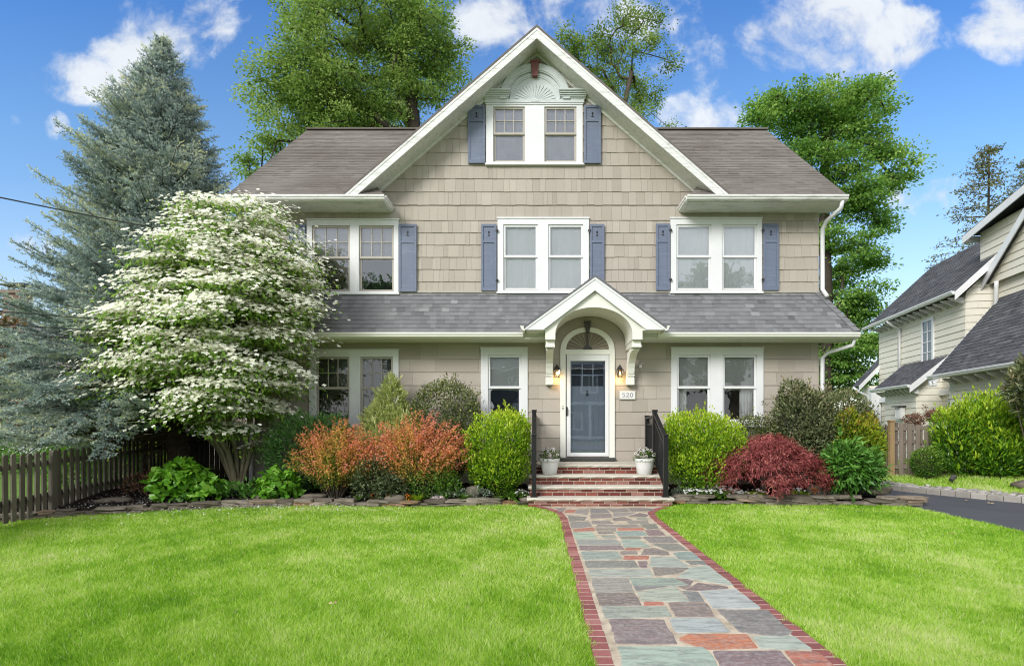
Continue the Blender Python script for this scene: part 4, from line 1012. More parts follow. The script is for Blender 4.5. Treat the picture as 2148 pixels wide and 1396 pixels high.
# ---- lanterns
def lantern(px, py):
    x, z = wx(px), wz(py); y = WY - .12
    mb = MB(); mb.box(x - .04, x + .04, WY - .035, WY - .024, z - .03, z + .11); mb.tube([(x, WY - .03, z + .05), (x, WY - .07, z + .13), (x, y, z + .125)], .01, 8)
    mb.lathe([(.012, z + .15), (.02, z + .135), (.03, z + .12), (.055, z + .07), (.078, z + .045), (.08, z + .035), (.0, z + .03)], x, y, 12)
    for k in range(6):
        w = 2 * PI * k / 6; mb.bar((x + .068 * math.cos(w), y + .068 * math.sin(w), z + .04), (x + .045 * math.cos(w), y + .045 * math.sin(w), z - .105), .008, .008)
    mb.lathe([(.05, z - .102), (.052, z - .112), (.03, z - .122), (.0, z - .125)], x, y, 12)
    ln = obj('lantern', mb, M['bronze'], house, smooth=False)
    mb = MB(); mb.lathe([(.064, z + .035), (.042, z - .1)], x, y, 12); obj('lamp_glass', mb, M['lampglass'], ln)
    mb = MB(); mb.lathe([(.0, z + .02), (.018, z + .0), (.022, z - .03), (.012, z - .06), (0.0, z - .065)], x, y, 10); obj('bulb', mb, M['bulb'], ln, smooth=True)
    ld = bpy.data.lights.new('lantern_light', 'POINT'); ld.energy = 2.6; ld.color = (1, .62, .25); ld.shadow_soft_size = .05
    lo = bpy.data.objects.new('lantern_light', ld); lo.location = (x, y, z - .16); C.objects.link(lo)
lantern(1168, 781); lantern(1298.5, 781)
# ---- number plaque, wall bracket, basement window, downspouts
x0, x1, z0, z1 = px2((1299, 1332, 819.5, 837)); mb = MB(); mb.box(x0, x1, WY - .05, WY - .02, z0, z1); mb.box(x0 + .015, x1 - .015, WY - .0525, WY - .0502, z0 + .015, z1 - .015, mi=1)
pq = obj('number_plaque', mb, [M['plaque'], M['white']], house, bevel=.003)
def digit_shapes(ch):
    if ch == '5': return [[(.62, 1), (.12, 1)], [(.16, 1), (.10, .56)], [(.10, .56), (.30, .62), (.52, .54), (.60, .34), (.52, .12), (.30, .0), (.08, .08)]]
    if ch == '2': return [[(.10, .76), (.18, .94), (.36, 1), (.54, .92), (.58, .72), (.44, .46), (.20, .18), (.08, .03)], [(.08, .03), (.62, .03)], [(.62, .03), (.64, .16)]]
    return [[(.35 + .27 * math.cos(a), .5 + .5 * math.sin(a)) for a in [2 * PI * k / 16 for k in range(17)]]]
mb = MB(); hgt = .085; yy = WY - .0545
for i, ch in enumerate('520'):
    ox = (x0 + x1) / 2 - .115 + i * .082; oz = (z0 + z1) / 2 - hgt / 2
    for st in digit_shapes(ch):
        for p, q in zip(st[:-1], st[1:]):
            a = Vector((ox + p[0] * .1, yy, oz + p[1] * hgt)); b = Vector((ox + q[0] * .1, yy, oz + q[1] * hgt)); dd = (b - a)
            wdt = .0075 + .006 * abs(dd.normalized().z); nn = Vector((-dd.z, 0, dd.x)).normalized() * wdt * .5; e = dd.normalized() * .003
            mb.prism([a - e + nn, b + e + nn, b + e - nn, a - e - nn], (0, .002 + .0001 * R0.random(), 0))
obj('house_number', mb, M['ink'], pq)
mb = MB(); x, z = wx(1343), wz(768); mb.box(x - .03, x + .025, WY - .06, WY - .02, z - .04, z + .03); mb.tube([(x, WY - .05, z + .03), (x + .02, WY - .09, z + .06), (x + .05, WY - .09, z + .05)], .009, 8); obj('wall_hook', mb, M['white'], house, bevel=.004)
mb = MB(); mb.box(-5.80, -5.35, WY - .03, WY - .012, .12, .38); bw = obj('basement_window', mb, M['dark'], house)
mb = MB(); mb.box(-5.83, -5.80, WY - .04, WY - .012, .10, .40); mb.box(-5.58, -5.54, WY - .042, WY - .03, .10, .40); mb.box(-5.8, -5.35, WY - .04, WY - .012, .38, .41); obj('window_frame', mb, M['pot'], bw)
for s in (1, -1):
    mb = MB(); mb.tube([(s * 6.13, 10.8, 5.95), (s * 6.13, 10.85, 5.8), (s * 6.03, 11.2, 5.68), (s * 6.01, 11.33, 5.55), (s * 6.01, 11.33, 4.28), (s * 6.04, 11.2, 4.1)], .042, 10); obj('downspout', mb, M['white'], house, smooth=True)
    mb = MB(); mb.tube([(s * 6.40, 10.85, 3.2), (s * 6.40, 10.9, 3.05), (s * 6.10, 11.25, 2.95), (s * 6.01, 11.33, 2.85), (s * 6.01, 11.33, .25), (s * 6.05, 11.2, .12)], .042, 10); obj('downspout', mb, M['white'], house, smooth=True)

# ================================================================ STEPS, RAILINGS, POTS
steps = thing('front_steps', 'four red brick front steps with pale stone treads below the blue door', 'steps', (1.13, 9.6, 0))
TR = [(9.53, .0, .145), (9.83, .145, .315), (10.15, .315, .49), (10.48, .49, .665)]
SX0, SX1 = -.145, 2.40
for i, (y, zb_, zt) in enumerate(TR):
    yn = TR[i + 1][0] if i < 3 else WY - .12
    x0, x1 = SX0 + .02 * (i > 0), SX1 - .02 * (i > 0)
    mb = MB(); rg = random.Random(70 + i)
    n = 26; vs = []; fs = []; th = .052
    for k in range(n + 1):                                # rock faced front edge
        x = x0 - .03 + (x1 - x0 + .06) * k / n; w = rg.uniform(-.012, .006); w2 = rg.uniform(-.01, .008)
        vs += [(x, y - .02 + w2, zt - th), (x, y - .035 + w, zt - th * .45), (x, y - .012 + rg.uniform(-.004, .004), zt - .003), (x, y + .03, zt), (x, yn + .02, zt + .001 * (i)), (x, yn + .02, zt - th)]
    for k in range(n):
        a = k * 6
        for j in range(5): fs.append((a + j, a + 6 + j, a + 7 + j, a + 1 + j))
    fs.append((0, 1, 2, 3, 4, 5)); fs.append(tuple(n * 6 + j for j in (5, 4, 3, 2, 1, 0)))
    if i < 3: mb.add(vs, fs, rg.random())
    else:                                                 # the landing is laid from several slabs
        mb.add(vs, fs, .6)
    obj('tread', mb, M['limestone'], steps)
    mb = MB(); zr = zt - th - .001; mb.box(x0, x1, y + .004, (WY - .1 if i == 3 else TR[3][0] + .3), zb_ - (.03 if i == 0 else .02), zr)
    obj('mortar_core', mb, M['mortar'], steps)
    mb = MB(); h = .057; z = zb_ + .002 + (0 if i else -.02); row = 0
    while z + .02 < zr:
        hh = min(h, zr - z - .003); x = x0 - (row % 2) * .1
        while x < x1:
            a, b = max(x, x0), min(x + .195, x1); x += .207
            if b - a > .03: mb.box(a, b, y - .004 + rg.uniform(-.002, .003), y + .06, z, z + hh)
        for sx, dxx in ((x0, -1), (x1, 1)):
            yy2 = y + .0 + (row % 2) * .1
            while yy2 < (WY - .15 if i == 3 else TR[3][0]): mb.box(sx + dxx * .004, sx - dxx * .05, yy2 + .01, yy2 + .195, z, z + hh); yy2 += .207
        z += h + .011; row += 1
    obj('brick_riser', mb, M['brick'], steps, bevel=.002)
def railing(label, x, sides):
    t = thing('stair_railing', label, 'railing', (x, 9.68, .145))
    near, mid, far = 9.68, 10.57, 11.3
    def post(y, zb_, zt):
        mb = MB(); mb.box(x - .042, x + .042, y - .042, y + .042, zb_, zt); mb.box(x - .05, x + .05, y - .05, y + .05, zt + .0005, zt + .02); mb.prism([(x - .05, y - .05, zt + .0202), (x + .05, y - .05, zt + .0202), (x + .05, y + .05, zt + .0202), (x - .05, y + .05, zt + .0202)], (0, 0, .012)); mb.box(x - .065, x + .065, y - .065, y + .065, zb_, zb_ + .014)
        obj('post', mb, M['black'], t, bevel=.003)
    post(near, .145, 1.24); post(mid, .665, 1.70); post(far, .665, 1.60)
    mb = MB(); mb.bar((x, near + .03, 1.215), (x, mid - .03, 1.655), .075, .05); mb.bar((x, near + .04, 1.06), (x, mid - .04, 1.50), .04, .035); mb.bar((x, near + .04, .30), (x, mid - .04, .76), .045, .045)
    obj('hand_rail', mb, M['black'], t, bevel=.003)
    mb = MB(); mb.bar((x, mid + .03, 1.60), (x, far - .03, 1.575), .075, .05); mb.bar((x, mid + .04, 1.44), (x, far - .04, 1.44), .04, .035); mb.bar((x, mid + .04, .74), (x, far - .04, .74), .045, .045)
    obj('level_rail', mb, M['black'], t, bevel=.003)
    n = 7
    for i in range(n):
        u = (i + 1) / (n + 1); y = near + .04 + (mid - near - .08) * u
        mb = MB(); mb.box(x - .011, x + .011, y - .011, y + .011, .30 + .46 * u, 1.06 + .44 * u); obj('baluster', mb, M['black'], t)
    for i in range(6):
        u = (i + 1) / 7; y = mid + .04 + (far - mid - .08) * u
        mb = MB(); mb.box(x - .011, x + .011, y - .011, y + .011, .74, 1.44); obj('baluster', mb, M['black'], t)
    return t
railing('black metal railing seen edge on, left side of the brick steps', -.05, -1)
railing('black metal railing with balusters on the right side of the steps', 2.315, 1)
def copy_tree(o, loc):
    c = o.copy(); C.objects.link(c); c.location = loc; OFF[c.name] = Vector(loc)
    for ch in list(o.children):
        k = ch.copy(); C.objects.link(k); k.parent = c; OFF[k.name] = Vector(loc)
    return c
pc = (.245, 10.315, .49)
t = thing('flower_pot', 'white round pot on the step near the left railing', 'flower pot', pc, 'white pots flanking the door')
mb = MB(); mb.lathe([(.118, 0), (.132, .012), (.165, .16), (.178, .235), (.182, .245), (.192, .25), (.195, .30), (.188, .306), (.178, .30), (.17, .26)], 0, 0, 36); mb.v = [(x + pc[0], y + pc[1], z + pc[2]) for x, y, z in mb.v]; obj('bowl', mb, M['pot'], t, smooth=True)
mb = MB(); mb.lathe([(.01, .27), (.17, .27), (.172, .275), (.01, .29)], pc[0], pc[1], 20); mb.v = [(x, y, z + pc[2]) for x, y, z in mb.v]; obj('potting_soil', mb, M['soil'], t)
c2 = copy_tree(t, (2.06, 10.315, .49)); c2['label'] = 'white round pot on the step against the right railing'
def pansies(c, seed, label):
    rng = np.random.default_rng(seed); t = thing('pansy_plant', label, 'flowers', c, 'pansies in the white pots')
    n = 420; P, D, k = ellip(rng, n, (c[0], c[1], c[2] + .03), (.19, .19, .15), .3, .1); ok = P[:, 2] > c[2] - .02; P, D = P[ok], D[ok]
    leaves('foliage', P, D + .5 * rdir(rng, len(P)), unit(D * .3 + np.array([0, 0, 1.])[None] + .4 * rdir(rng, len(P))), .055, .028, rng.random(len(P)), L['box'], t)
    V = []; A = []; Nn = []; r = []; W = []
    for i in range(34):
        a = rng.uniform(0, 6.28); e = rng.uniform(.15, 1.35); d = np.array([math.cos(a) * math.cos(e), math.sin(a) * math.cos(e), math.sin(e)])
        p = np.array(c) + np.array([0, 0, .04]) + d * np.array([.2, .2, .16]) * rng.uniform(.9, 1.15)
        nrm = d * .5 + np.array([0, -1.0, .5]) + rng.normal(size=3) * .25; nrm /= np.linalg.norm(nrm)
        u = np.cross(nrm, [0, 0, 1.0]); u /= np.linalg.norm(u); v = np.cross(u, nrm)
        for kk in range(5):
            w = 2 * PI * kk / 5 + .3; q = u * math.cos(w) + v * math.sin(w)
            V.append(p); A.append(q); Nn.append(nrm); r.append(rng.uniform(.5, 1)); W.append(1)
            V.append(p + nrm * .004); A.append(q); Nn.append(nrm); r.append(rng.uniform(0, .3)); W.append(.55)
    W = np.array(W); leaves('flower_heads', np.array(V), np.array(A), np.array(Nn), .026 * W, .026 * W, np.array(r), L['pansy'], t, .0, .0, .6)
pansies((pc[0], pc[1], pc[2] + .29), 5, 'white and plum pansies growing in the pot near the left railing')
pansies((2.06, 10.315, .49 + .29), 6, 'white and plum pansies growing in the pot against the right railing')
# ================================================================ NEIGHBOUR HOUSE ON THE RIGHT (local axes: x = away from us to the right, y = back)
nh = thing('neighbour_house', 'cream clapboard house with charcoal roofs beyond the driveway on the right', 'house', (12.9, 16.2, 0), rotz=math.atan2(-.178, .984))
def nobj(name, mb, mat, parent=nh, **kw): return obj(name, mb, mat, parent, local=True, **kw)
mb = MB()
def clap(x0, x1, z0, z1, place, planes=(), holes=(), seed=1, e=.21):
    zs = list(np.arange(z0, z1, e)) + [z1]
    shingles(mb, x0, x1, zs, place, holes, planes, (1.5, 4.5), .003, .004, .026, seed, .001)
NW = (1.60, 2.12, 3.55, 5.0)                          # (u0,u1,z0,z1) upper side window
mb.box(.01, 5, .01, 5.8, -.3, 5.35, .5); mb.prism([(.01, .01, 5.35), (4.2, .01, 5.35), (2.1, .01, 7.6)], (0, 5.78, 0), .5)
clap(0, 5.8, .3, 5.33, lambda x, z, d: (-d, x, z), seed=1)
clap(0, 4.2, .3, 7.6, lambda x, z, d: (x, -d, z), planes=[(-1.05, 1, 5.4), (1.05, 1, 5.4 + 4.41)], seed=2)
# rear wing, bump-out, front cross wing and lean-to walls
mb.box(-.75, 0, 1.25, 3.45, -.3, 2.95, .5); clap(1.25, 3.45, .3, 2.68, lambda x, z, d: (-.75 - d, x, z), seed=3); clap(-.75, 0, .3, 3.2, lambda x, z, d: (x, 1.25 - d, z), planes=[(-.8, 1, 3.25)], seed=4)
mb.box(.76, 6, -5.9, 0, -.3, 5.4, .5); mb.prism([(.76, 0, 5.4), (.76, -5.9, 5.4), (.76, -2.95, 7.85)], (5, 0, 0), .5)
clap(-5.9, 0, 3.0, 7.8, lambda x, z, d: (.75 - d, x, z), planes=[(.84, 1, 5.45), (-.84, 1, 5.45 + .84 * 5.9)], seed=5)
mb.box(-.70, .75, -9, -.55, -.3, 2.9, .5); clap(-9, -.55, .3, 2.92, lambda x, z, d: (-.71 - d, x, z), seed=6); clap(-.71, .75, .3, 4.9, lambda x, z, d: (x, -.54 + d, z), planes=[(-1.25, 1, 3.6)], seed=7)
mb.box(.62, 5, -2.6, .35, 6.0, 7.3, .5); clap(-2.6, .36, 5.6, 7.32, lambda x, z, d: (.61 - d, x, z), planes=[(.16, 1, 7.25)], seed=8); clap(.6, 4, 5.9, 7.3, lambda x, z, d: (x, .36 + d, z), seed=9)
mb.box(-.35, 3, 5.85, 6.5, -.3, 3.0, .5)
nobj('wall', mb, M['nsiding'])
mb = MB()
def nroof(q, expo=.13, seed=1, th=.06):
    """q: eave a, eave b, top b, top a"""
    a, b, c, d = [Vector(p) for p in q]; U = (b - a).normalized(); V = (d - a) - U * (d - a).dot(U); vl = V.length; V = V / vl; N = U.cross(V)
    if N.z < 0: a, b, c, d = b, a, d, c; U = (b - a).normalized(); V = (d - a) - U * (d - a).dot(U); vl = V.length; V = V / vl; N = U.cross(V)
    mb.prism([a, b, c, d], -N * th, .3)
    ud = (d - a).dot(U); uc = (c - a).dot(U); ul = (b - a).dot(U)
    rooftabs(mb, a, U, V, max(ul, uc), vl, expo, [(-1, ud / vl, 0), (1, -(uc - ul) / vl, ul)], (.12, .33), .011, seed, .22)
nroof([(-.45, 6.1, 5.38), (-.45, -.32, 5.38), (2.05, -.32, 7.80), (2.05, 6.1, 7.80)], seed=1)
nroof([(4.55, -.32, 5.38), (4.55, 6.1, 5.38), (2.05, 6.1, 7.80), (2.05, -.32, 7.80)], seed=2)
nroof([(-1.08, 3.75, 2.70), (-1.08, .95, 2.70), (-.02, .95, 3.62), (-.02, 3.75, 3.62)], seed=3)
nroof([(-1.10, -.28, 2.86), (-1.10, -9.2, 2.86), (.74, -9.2, 5.16), (.74, -.28, 5.16)], seed=4)
nroof([(.42, .32, 5.42), (6.2, .32, 5.42), (6.2, -2.95, 8.12), (.42, -2.95, 8.12)], seed=5); nroof([(6.2, -6.2, 5.42), (.42, -6.2, 5.42), (.42, -2.95, 8.12), (6.2, -2.95, 8.12)], seed=6)
mb.prism([(.28, .62, 7.28), (.28, -2.9, 7.86), (5, -2.9, 7.86), (5, .62, 7.28)], (0, 0, .05), .4)
nroof([(-.75, 5.8, 3.0), (-.75, 6.6, 3.0), (.4, 6.6, 4.3), (.4, 5.8, 4.3)], seed=7)
nobj('roof', mb, M['roof_dark'])
mb = MB()
def fascia(a, b, h=.2, t=.03, side=(0, -1, 0)):
    a = Vector(a); b = Vector(b); s = Vector(side) * t
    mb = MB(); mb.prism([a, b, b - Vector((0, 0, h)), a - Vector((0, 0, h))], s); nobj('rake_board', mb, M['white'])
fascia((-.47, -.33, 5.36), (2.05, -.33, 7.80), .24); fascia((-1.1, .94, 2.68), (-.02, .94, 3.60), .22); fascia((.41, .34, 5.40), (.41, -2.95, 8.10), .26, .03, (-1, 0, 0)); fascia((.41, -6.2, 5.40), (.41, -2.95, 8.10), .26, .03, (-1, 0, 0))
fascia((.27, .64, 7.27), (.27, -2.9, 7.86), .22, .03, (-1, 0, 0)); fascia((.27, .64, 7.27), (4, .64, 7.27), .2, .03, (0, 1, 0)); fascia((-.77, 5.79, 3.0), (.4, 5.79, 4.3), .2)
fascia((-1.12, -.27, 2.84), (.7, -.27, 5.12), .2, .03, (0, 1, 0))
mb = MB()
for (x, ya, yb, z) in ((-.45, -.3, 6.1, 5.38), (-1.10, -9.2, -.28, 2.86), (-1.08, .95, 3.75, 2.70)):
    mb.prism([(x + .0 + y, ya, z - .085 + zz) for y, zz in GUT], (0, yb - ya, 0))
nobj('gutter', mb, M['white'])
for (xo, xi, y0, y1, z, st) in ((-.43, 0, .05, 5.8, 5.27, .42), (-1.06, -.72, -8.9, -.7, 2.76, .5), (-1.04, -.76, 1.1, 3.6, 2.6, .3)):
    y = y0
    while y < y1: mb = MB(); mb.prism([(xo, y, z), (xi, y, z + .0), (xi, y, z - .17), (xi - .08, y, z - .17), (xo, y, z - .03)], (0, .06, 0)); nobj('rafter_tail', mb, M['white']); y += st
mb = MB(); mb.tube([(-.5, 3.95, 5.3), (-.3, 3.95, 5.12), (-.08, 3.95, 5.0), (-.08, 3.95, 3.0)], .05, 8); mb.tube([(.55, -.45, 5.6), (.6, -.35, 5.4), (.6, -.3, 3.6)], .055, 8); mb.tube([(-.95, 5.9, 2.95), (-.7, 5.9, 2.75), (-.4, 5.9, 2.6), (-.4, 5.9, 0)], .05, 8)
nobj('downspout', mb, M['white'], smooth=True)
def nwin(y0, y1, z0, z1, nx, nz, x=-.03, cas=.09):
    mb = MB()
    for (a, b, c, d) in subrect((y0 - cas, y1 + cas, z0 - cas, z1 + cas), [(y0, y1, z0, z1)]): mb.box(x - .03, x + .02, a, b, c, d)
    mb.box(x - .06, x + .0, y0 - cas - .03, y1 + cas + .03, z0 - cas - .04, z0 - cas - .001)
    for i in range(1, nx): y = y0 + (y1 - y0) * i / nx; mb.box(x - .024, x - .006, y - .013, y + .013, z0, z1)
    for i in range(1, nz): z = z0 + (z1 - z0) * i / nz; mb.box(x - .023, x - .007, y0, y1, z - .013, z + .013)
    w = nobj('window', mb, M['white'])
    mb = MB(); mb.poly([(x - .004, y0, z0), (x - .004, y1, z0), (x - .004, y1, z1), (x - .004, y0, z1)]); nobj('pane', mb, M['paneg'], w)
M['paneg'] = m_paint('reflecting_pane', (.10, .115, .12), .05, .35, 3, 0, spec=1.0)
nwin(1.78, 2.36, 3.52, 4.92, 2, 4); nwin(3.75, 4.9, .45, 2.18, 3, 4); nwin(.12, .78, .55, 2.26, 2, 3)
for bx_ in ((-.10, -.02, -.5, .03, .2, 2.62), (-.12, -.03, -.48, 1.2, 2.37, 2.55), (-.12, -.03, 3.5, 5.75, 2.3, 2.5), (-.4, -.03, 5.55, 5.85, .0, 2.9)):
    mb = MB(); mb.box(*bx_); nobj('corner_board', mb, M['white'])
mb = MB(); mb.box(-.92, -.78, 1.95, 2.35, 1.62, 2.02); mb.box(-1.0, -.77, 1.88, 2.42, 2.03, 2.07, mi=1)
for i in range(4): mb.box(-.93, -.921, 1.98 + i * .1, 2.02 + i * .1, 1.65, 2.0)
nobj('vent_hood', mb, [M['pot'], M['steel']], bevel=.004)
mb = MB(); mb.rock((-1.2, -.75, 2.62), (.05, .05, .08), 3); mb.rock((-1.2, -.55, 2.62), (.05, .05, .08), 4); mb.box(-1.22, -1.1, -.8, -.5, 2.68, 2.74); nobj('flood_light', mb, M['white'])

# ================================================================ HOUSE ON THE LEFT, BEHIND THE SPRUCE
lh = thing('pale_house', 'pale house with a brick chimney half hidden behind the blue spruce', 'house', (-22, 25, 0))
mb = MB(); mb.box(-24.6, -13.0, 25.05, 32, -.2, 4.0, .5)
shingles(mb, -24.6, -13, [.2 * i for i in range(20)], lambda x, z, d: (x, 25.05 - d, z), wr=(2, 4), gap=.002, seed=3)
mb.box(-27.5, -24.7, 23.5, 30, -.2, 6.3, .5); shingles(mb, -27.5, -24.7, [.2 * i for i in range(32)], lambda x, z, d: (x, 23.5 - d, z), wr=(2, 4), gap=.002, seed=4)
obj('wall', mb, M['lsiding'], lh)
mb = MB(); mb.prism([(-24.9, 24.6, 3.95), (-12.7, 24.6, 3.95), (-12.7, 28.5, 5.6), (-24.9, 28.5, 5.6)], (0, 0, .12), .5); mb.prism([(-27.8, 23.2, 6.25), (-24.4, 23.2, 6.25), (-24.4, 26.5, 6.9), (-27.8, 26.5, 6.9)], (0, 0, .12), .5)
obj('roof', mb, M['roof_main'], lh)
mb = MB(); mb.box(-24.2, -23.4, 24.4, 25.0, 3.0, 7.35)
rg = random.Random(2); z = 3.0
while z < 7.4:
    x = -24.22 + rg.uniform(0, .1)
    while x < -23.5: mb.box(x, min(x + .2, -23.38), 24.385, 24.6, z, z + .06); x += .215
    z += .075
mb.box(-24.25, -23.35, 24.3, 25.1, 7.36, 7.5, .3); M['brick_pale'] = m_rnd('weathered_chimney_brick', [(0, (.20, .13, .10)), (1, (.42, .33, .28))], .9); ch = obj('chimney', mb, M['brick_pale'], lh)
mb = MB(); mb.box(-24.4, -23.85, 24.35, 25.05, 7.75, 7.8); mb.box(-23.8, -23.2, 24.35, 25.05, 7.78, 7.83)
for x in (-24.15, -23.9, -23.7, -23.45): mb.box(x, x + .04, 24.6, 24.64, 7.5, 7.79)
obj('chimney_cap', mb, M['steel'], ch)
for i, x in enumerate((-23.2, -20.6, -17.6, -15.0)):
    mb = MB()
    for (a, b, c, d) in subrect((x, x + 1.2, 1.0, 2.7), [(x + .1, x + .57, 1.1, 2.6), (x + .63, x + 1.1, 1.1, 2.6)]): mb.box(a, b, 24.98, 25.04, c, d)
    w = obj('window', mb, M['white'], lh); mb = MB(); mb.poly([(x + .1, 25.0, 1.1), (x + 1.1, 25.0, 1.1), (x + 1.1, 25.0, 2.6), (x + .1, 25.0, 2.6)]); obj('pane', mb, M['paneg'], w)
sheet('pavement', [(-60, 18.6), (-8.8, 18.6), (-8.8, 22.5), (-60, 22.5)], -.012, M['pavement'])
# parked car just inside the left edge
car = thing('parked_car', 'silver car parked beyond the picket fence at the left edge of the photo', 'car', (-17.8, 19.6, 0))
mb = MB(); cx = -17.8
prof = [(-2.15, .35), (-2.2, .62), (-2.1, .80), (-1.15, .92), (-.55, 1.38), (.75, 1.42), (1.45, .98), (2.1, .90), (2.2, .62), (2.15, .35)]
mb.prism([(cx + x, 18.78, z) for x, z in prof], (0, 1.65, 0)); obj('body', mb, M['carpaint'], car, bevel=.05)
mb = MB(); mb.prism([(cx + x, 18.775, z) for x, z in ((-1.0, .95), (-.5, 1.33), (.7, 1.36), (1.25, .98))], (0, -.004, 0)); mb.prism([(cx - 1.12, 18.9, .95), (cx - .6, 18.95, 1.36), (cx - .6, 20.25, 1.36), (cx - 1.12, 20.3, .95)], (-.02, 0, .012)); mb.prism([(cx + 1.42, 18.9, 1.0), (cx + .82, 18.95, 1.40), (cx + .82, 20.25, 1.40), (cx + 1.42, 20.3, 1.0)], (.02, 0, .012)); obj('window', mb, M['paneg'], car)
for x in (-1.35, 1.35):
    for y in (18.76, 20.3):
        mb = MB(); mb.tube([(cx + x, y, .33), (cx + x, y + .2, .33)], .33, 20); w = obj('wheel', mb, M['tyre'], car)
        mb = MB(); mb.tube([(cx + x, y - .005, .33), (cx + x, y + .02, .33)], .2, 16); obj('rim', mb, M['carpaint'], w)
for x, y in ((-2.19, 19.0), (-2.19, 20.15)):
    mb = MB(); mb.rock((cx + x, y, .66), (.03, .16, .08), 3, sq=.6); obj('headlight', mb, M['pot'], car)

# ================================================================ FENCES
fl = thing('picket_fence', 'old dark wooden picket fence running back under the blue spruce', 'fence', (-7.75, 7.7, 0))
FA, FB = Vector((-7.62, 7.55, 0)), Vector((-8.72, 14.2, .1)); fd = (FB - FA); fL = fd.length; fd.normalize(); rg = random.Random(12)
fz = lambda s: .02 + .10 * s / fL
s = -2.4; i = 0
while s < fL:
    p = FA + fd * s; z0 = fz(s); h = (.98 if s < 2.5 else 1.04) + rg.uniform(-.02, .02) + .05 * max(0, s) / fL
    wide = (i % 17 == 6)
    mb = MB(); w = .085 if not wide else .115; q = fd.to_track_quat('Y', 'Z').to_matrix().to_4x4()
    a = p - fd * w / 2; b = p + fd * w / 2; n_ = Vector((fd.y, -fd.x, 0)) * (.022 if not wide else .06)
    tl = rg.uniform(-.012, .012)
    prof = [(a.x, a.y, z0), (b.x, b.y, z0), (b.x + tl, b.y, z0 + h - .03), (b.x * .75 + a.x * .25 + tl, b.y * .75 + a.y * .25, z0 + h), (a.x * .75 + b.x * .25 + tl, a.y * .75 + b.y * .25, z0 + h), (a.x + tl, a.y, z0 + h - .03)]
    mb.prism(prof, n_); obj('post' if wide else 'picket', mb, M['oldwood'], fl)
    s += .152 if not wide else .165; i += 1
for z in (.28, .80):
    mb = MB(); a = FA - fd * 2.4; off = Vector((-.045, .0, 0)); mb.bar(a + off + Vector((0, 0, z)), FB + off + Vector((0, 0, z + .06)), .04, .085); obj('rail', mb, M['oldwood'], fl)
fg = thing('fence_gate', 'short dark plank gate between the spruce trunk and the house corner', 'gate', (-7.7, 12.4, 0)); x = -8.45; rg = random.Random(2); i = 0
while x < -6.98:
    mb = MB(); mb.prism([(x, 12.55, .04), (x + .1, 12.55, .04), (x + .1, 12.55, 1.24 + .0), (x + .05, 12.55, 1.27 + rg.uniform(-.02, .02)), (x, 12.55, 1.24)], (0, .025, 0)); obj('plank', mb, M['oldwood'], fg); x += .118
for z in (.3, 1.0): mb = MB(); mb.box(-8.45, -6.98, 12.58, 12.62, z, z + .09); obj('rail', mb, M['oldwood'], fg)
fb = thing('board_fence', 'tall brown board fence in the back behind the gate and flowering tree', 'fence', (-9, 16.5, 0)); x = -12.6; i = 0
while x < -6.9:
    mb = MB(); y = 16.5 + (i % 2) * .06; mb.box(x, x + .135, y, y + .02, -.05, 2.0 + rg.uniform(-.02, .02)); obj('board', mb, M['greywood'], fb); x += .16; i += 1
for z in (.4, 1.5): mb = MB(); mb.box(-12.6, -6.9, 16.525, 16.555, z, z + .09); obj('rail', mb, M['greywood'], fb)

fr_ = thing('board_fence', 'grey brown shadowbox fence with a tan corner post beside the driveway', 'fence', (8.67, 13.2, 0)); rg = random.Random(15)
def fboards(ax, ay, bx, by, n, h0, h1, dip, z0a, z0b, w=.1):
    a = Vector((ax, ay, 0)); b = Vector((bx, by, 0)); d = (b - a).normalized(); nn = Vector((d.y, -d.x, 0)); L_ = (b - a).length
    for i in range(n):
        u = (i + .5) / n; p = a + d * L_ * u + nn * (.035 if i % 2 else -.03); z0 = z0a + (z0b - z0a) * u; h = h0 + (h1 - h0) * u - dip * math.sin(PI * u) + rg.uniform(-.012, .012)
        q = d * w / 2; mb = MB(); mb.prism([p - q + Vector((0, 0, z0)), p + q + Vector((0, 0, z0)), p + q + Vector((0, 0, z0 + h)), p - q + Vector((0, 0, z0 + h + rg.uniform(-.01, .01)))], nn * .02); obj('board', mb, M['greywood'], fr_)
    for z in (.35, .95, 1.28):
        mb = MB(); mb.bar(a + Vector((0, 0, z + z0a)), b + Vector((0, 0, z + z0b)), .035, .085); obj('rail', mb, M['greywood'], fr_)
fboards(8.75, 13.2, 12.9, 12.75, 44, 1.44, 1.30, .12, .05, .15, .10); fboards(8.66, 13.3, 10.0, 16.2, 17, 1.42, 1.32, .03, .03, -.1, .14)
mb = MB(); mb.box(8.62, 8.73, 13.13, 13.24, 0, 1.50); mb.box(8.61, 8.74, 13.12, 13.25, 1.5005, 1.515); mb.prism([(8.61, 13.12, 1.5155), (8.74, 13.12, 1.5155), (8.74, 13.25, 1.5155), (8.61, 13.25, 1.5155)], (0, 0, .03)); obj('post', mb, M['postwood'], fr_, bevel=.004)

# overhead cables
def cable(label, a, b, sag, r=.008):
    a = Vector(a); b = Vector(b); a2 = a - (b - a) * 1.2; mb = MB(); pts = []
    for i in range(30):
        t = i / 29; p = a2.lerp(b, t); p.z -= sag * 4 * t * (1 - t); pts.append(p)
    mb.tube(pts, r, 6); tag(obj('overhead_cable', mb, M['cable'], origin=pts[-1]), label, 'cable', 'overhead cables')
cable('highest overhead cable crossing in front of the blue spruce', (-7.45, 7.5, 4.72), (-5.95, 11.3, 5.2), .12, .011)
cable('middle overhead cable low across the blue spruce', (-7.45, 7.5, 3.12), (-5.95, 11.3, 3.45), .1); cable('lowest overhead cable low across the blue spruce', (-7.45, 7.5, 2.93), (-5.95, 11.3, 3.25), .09)

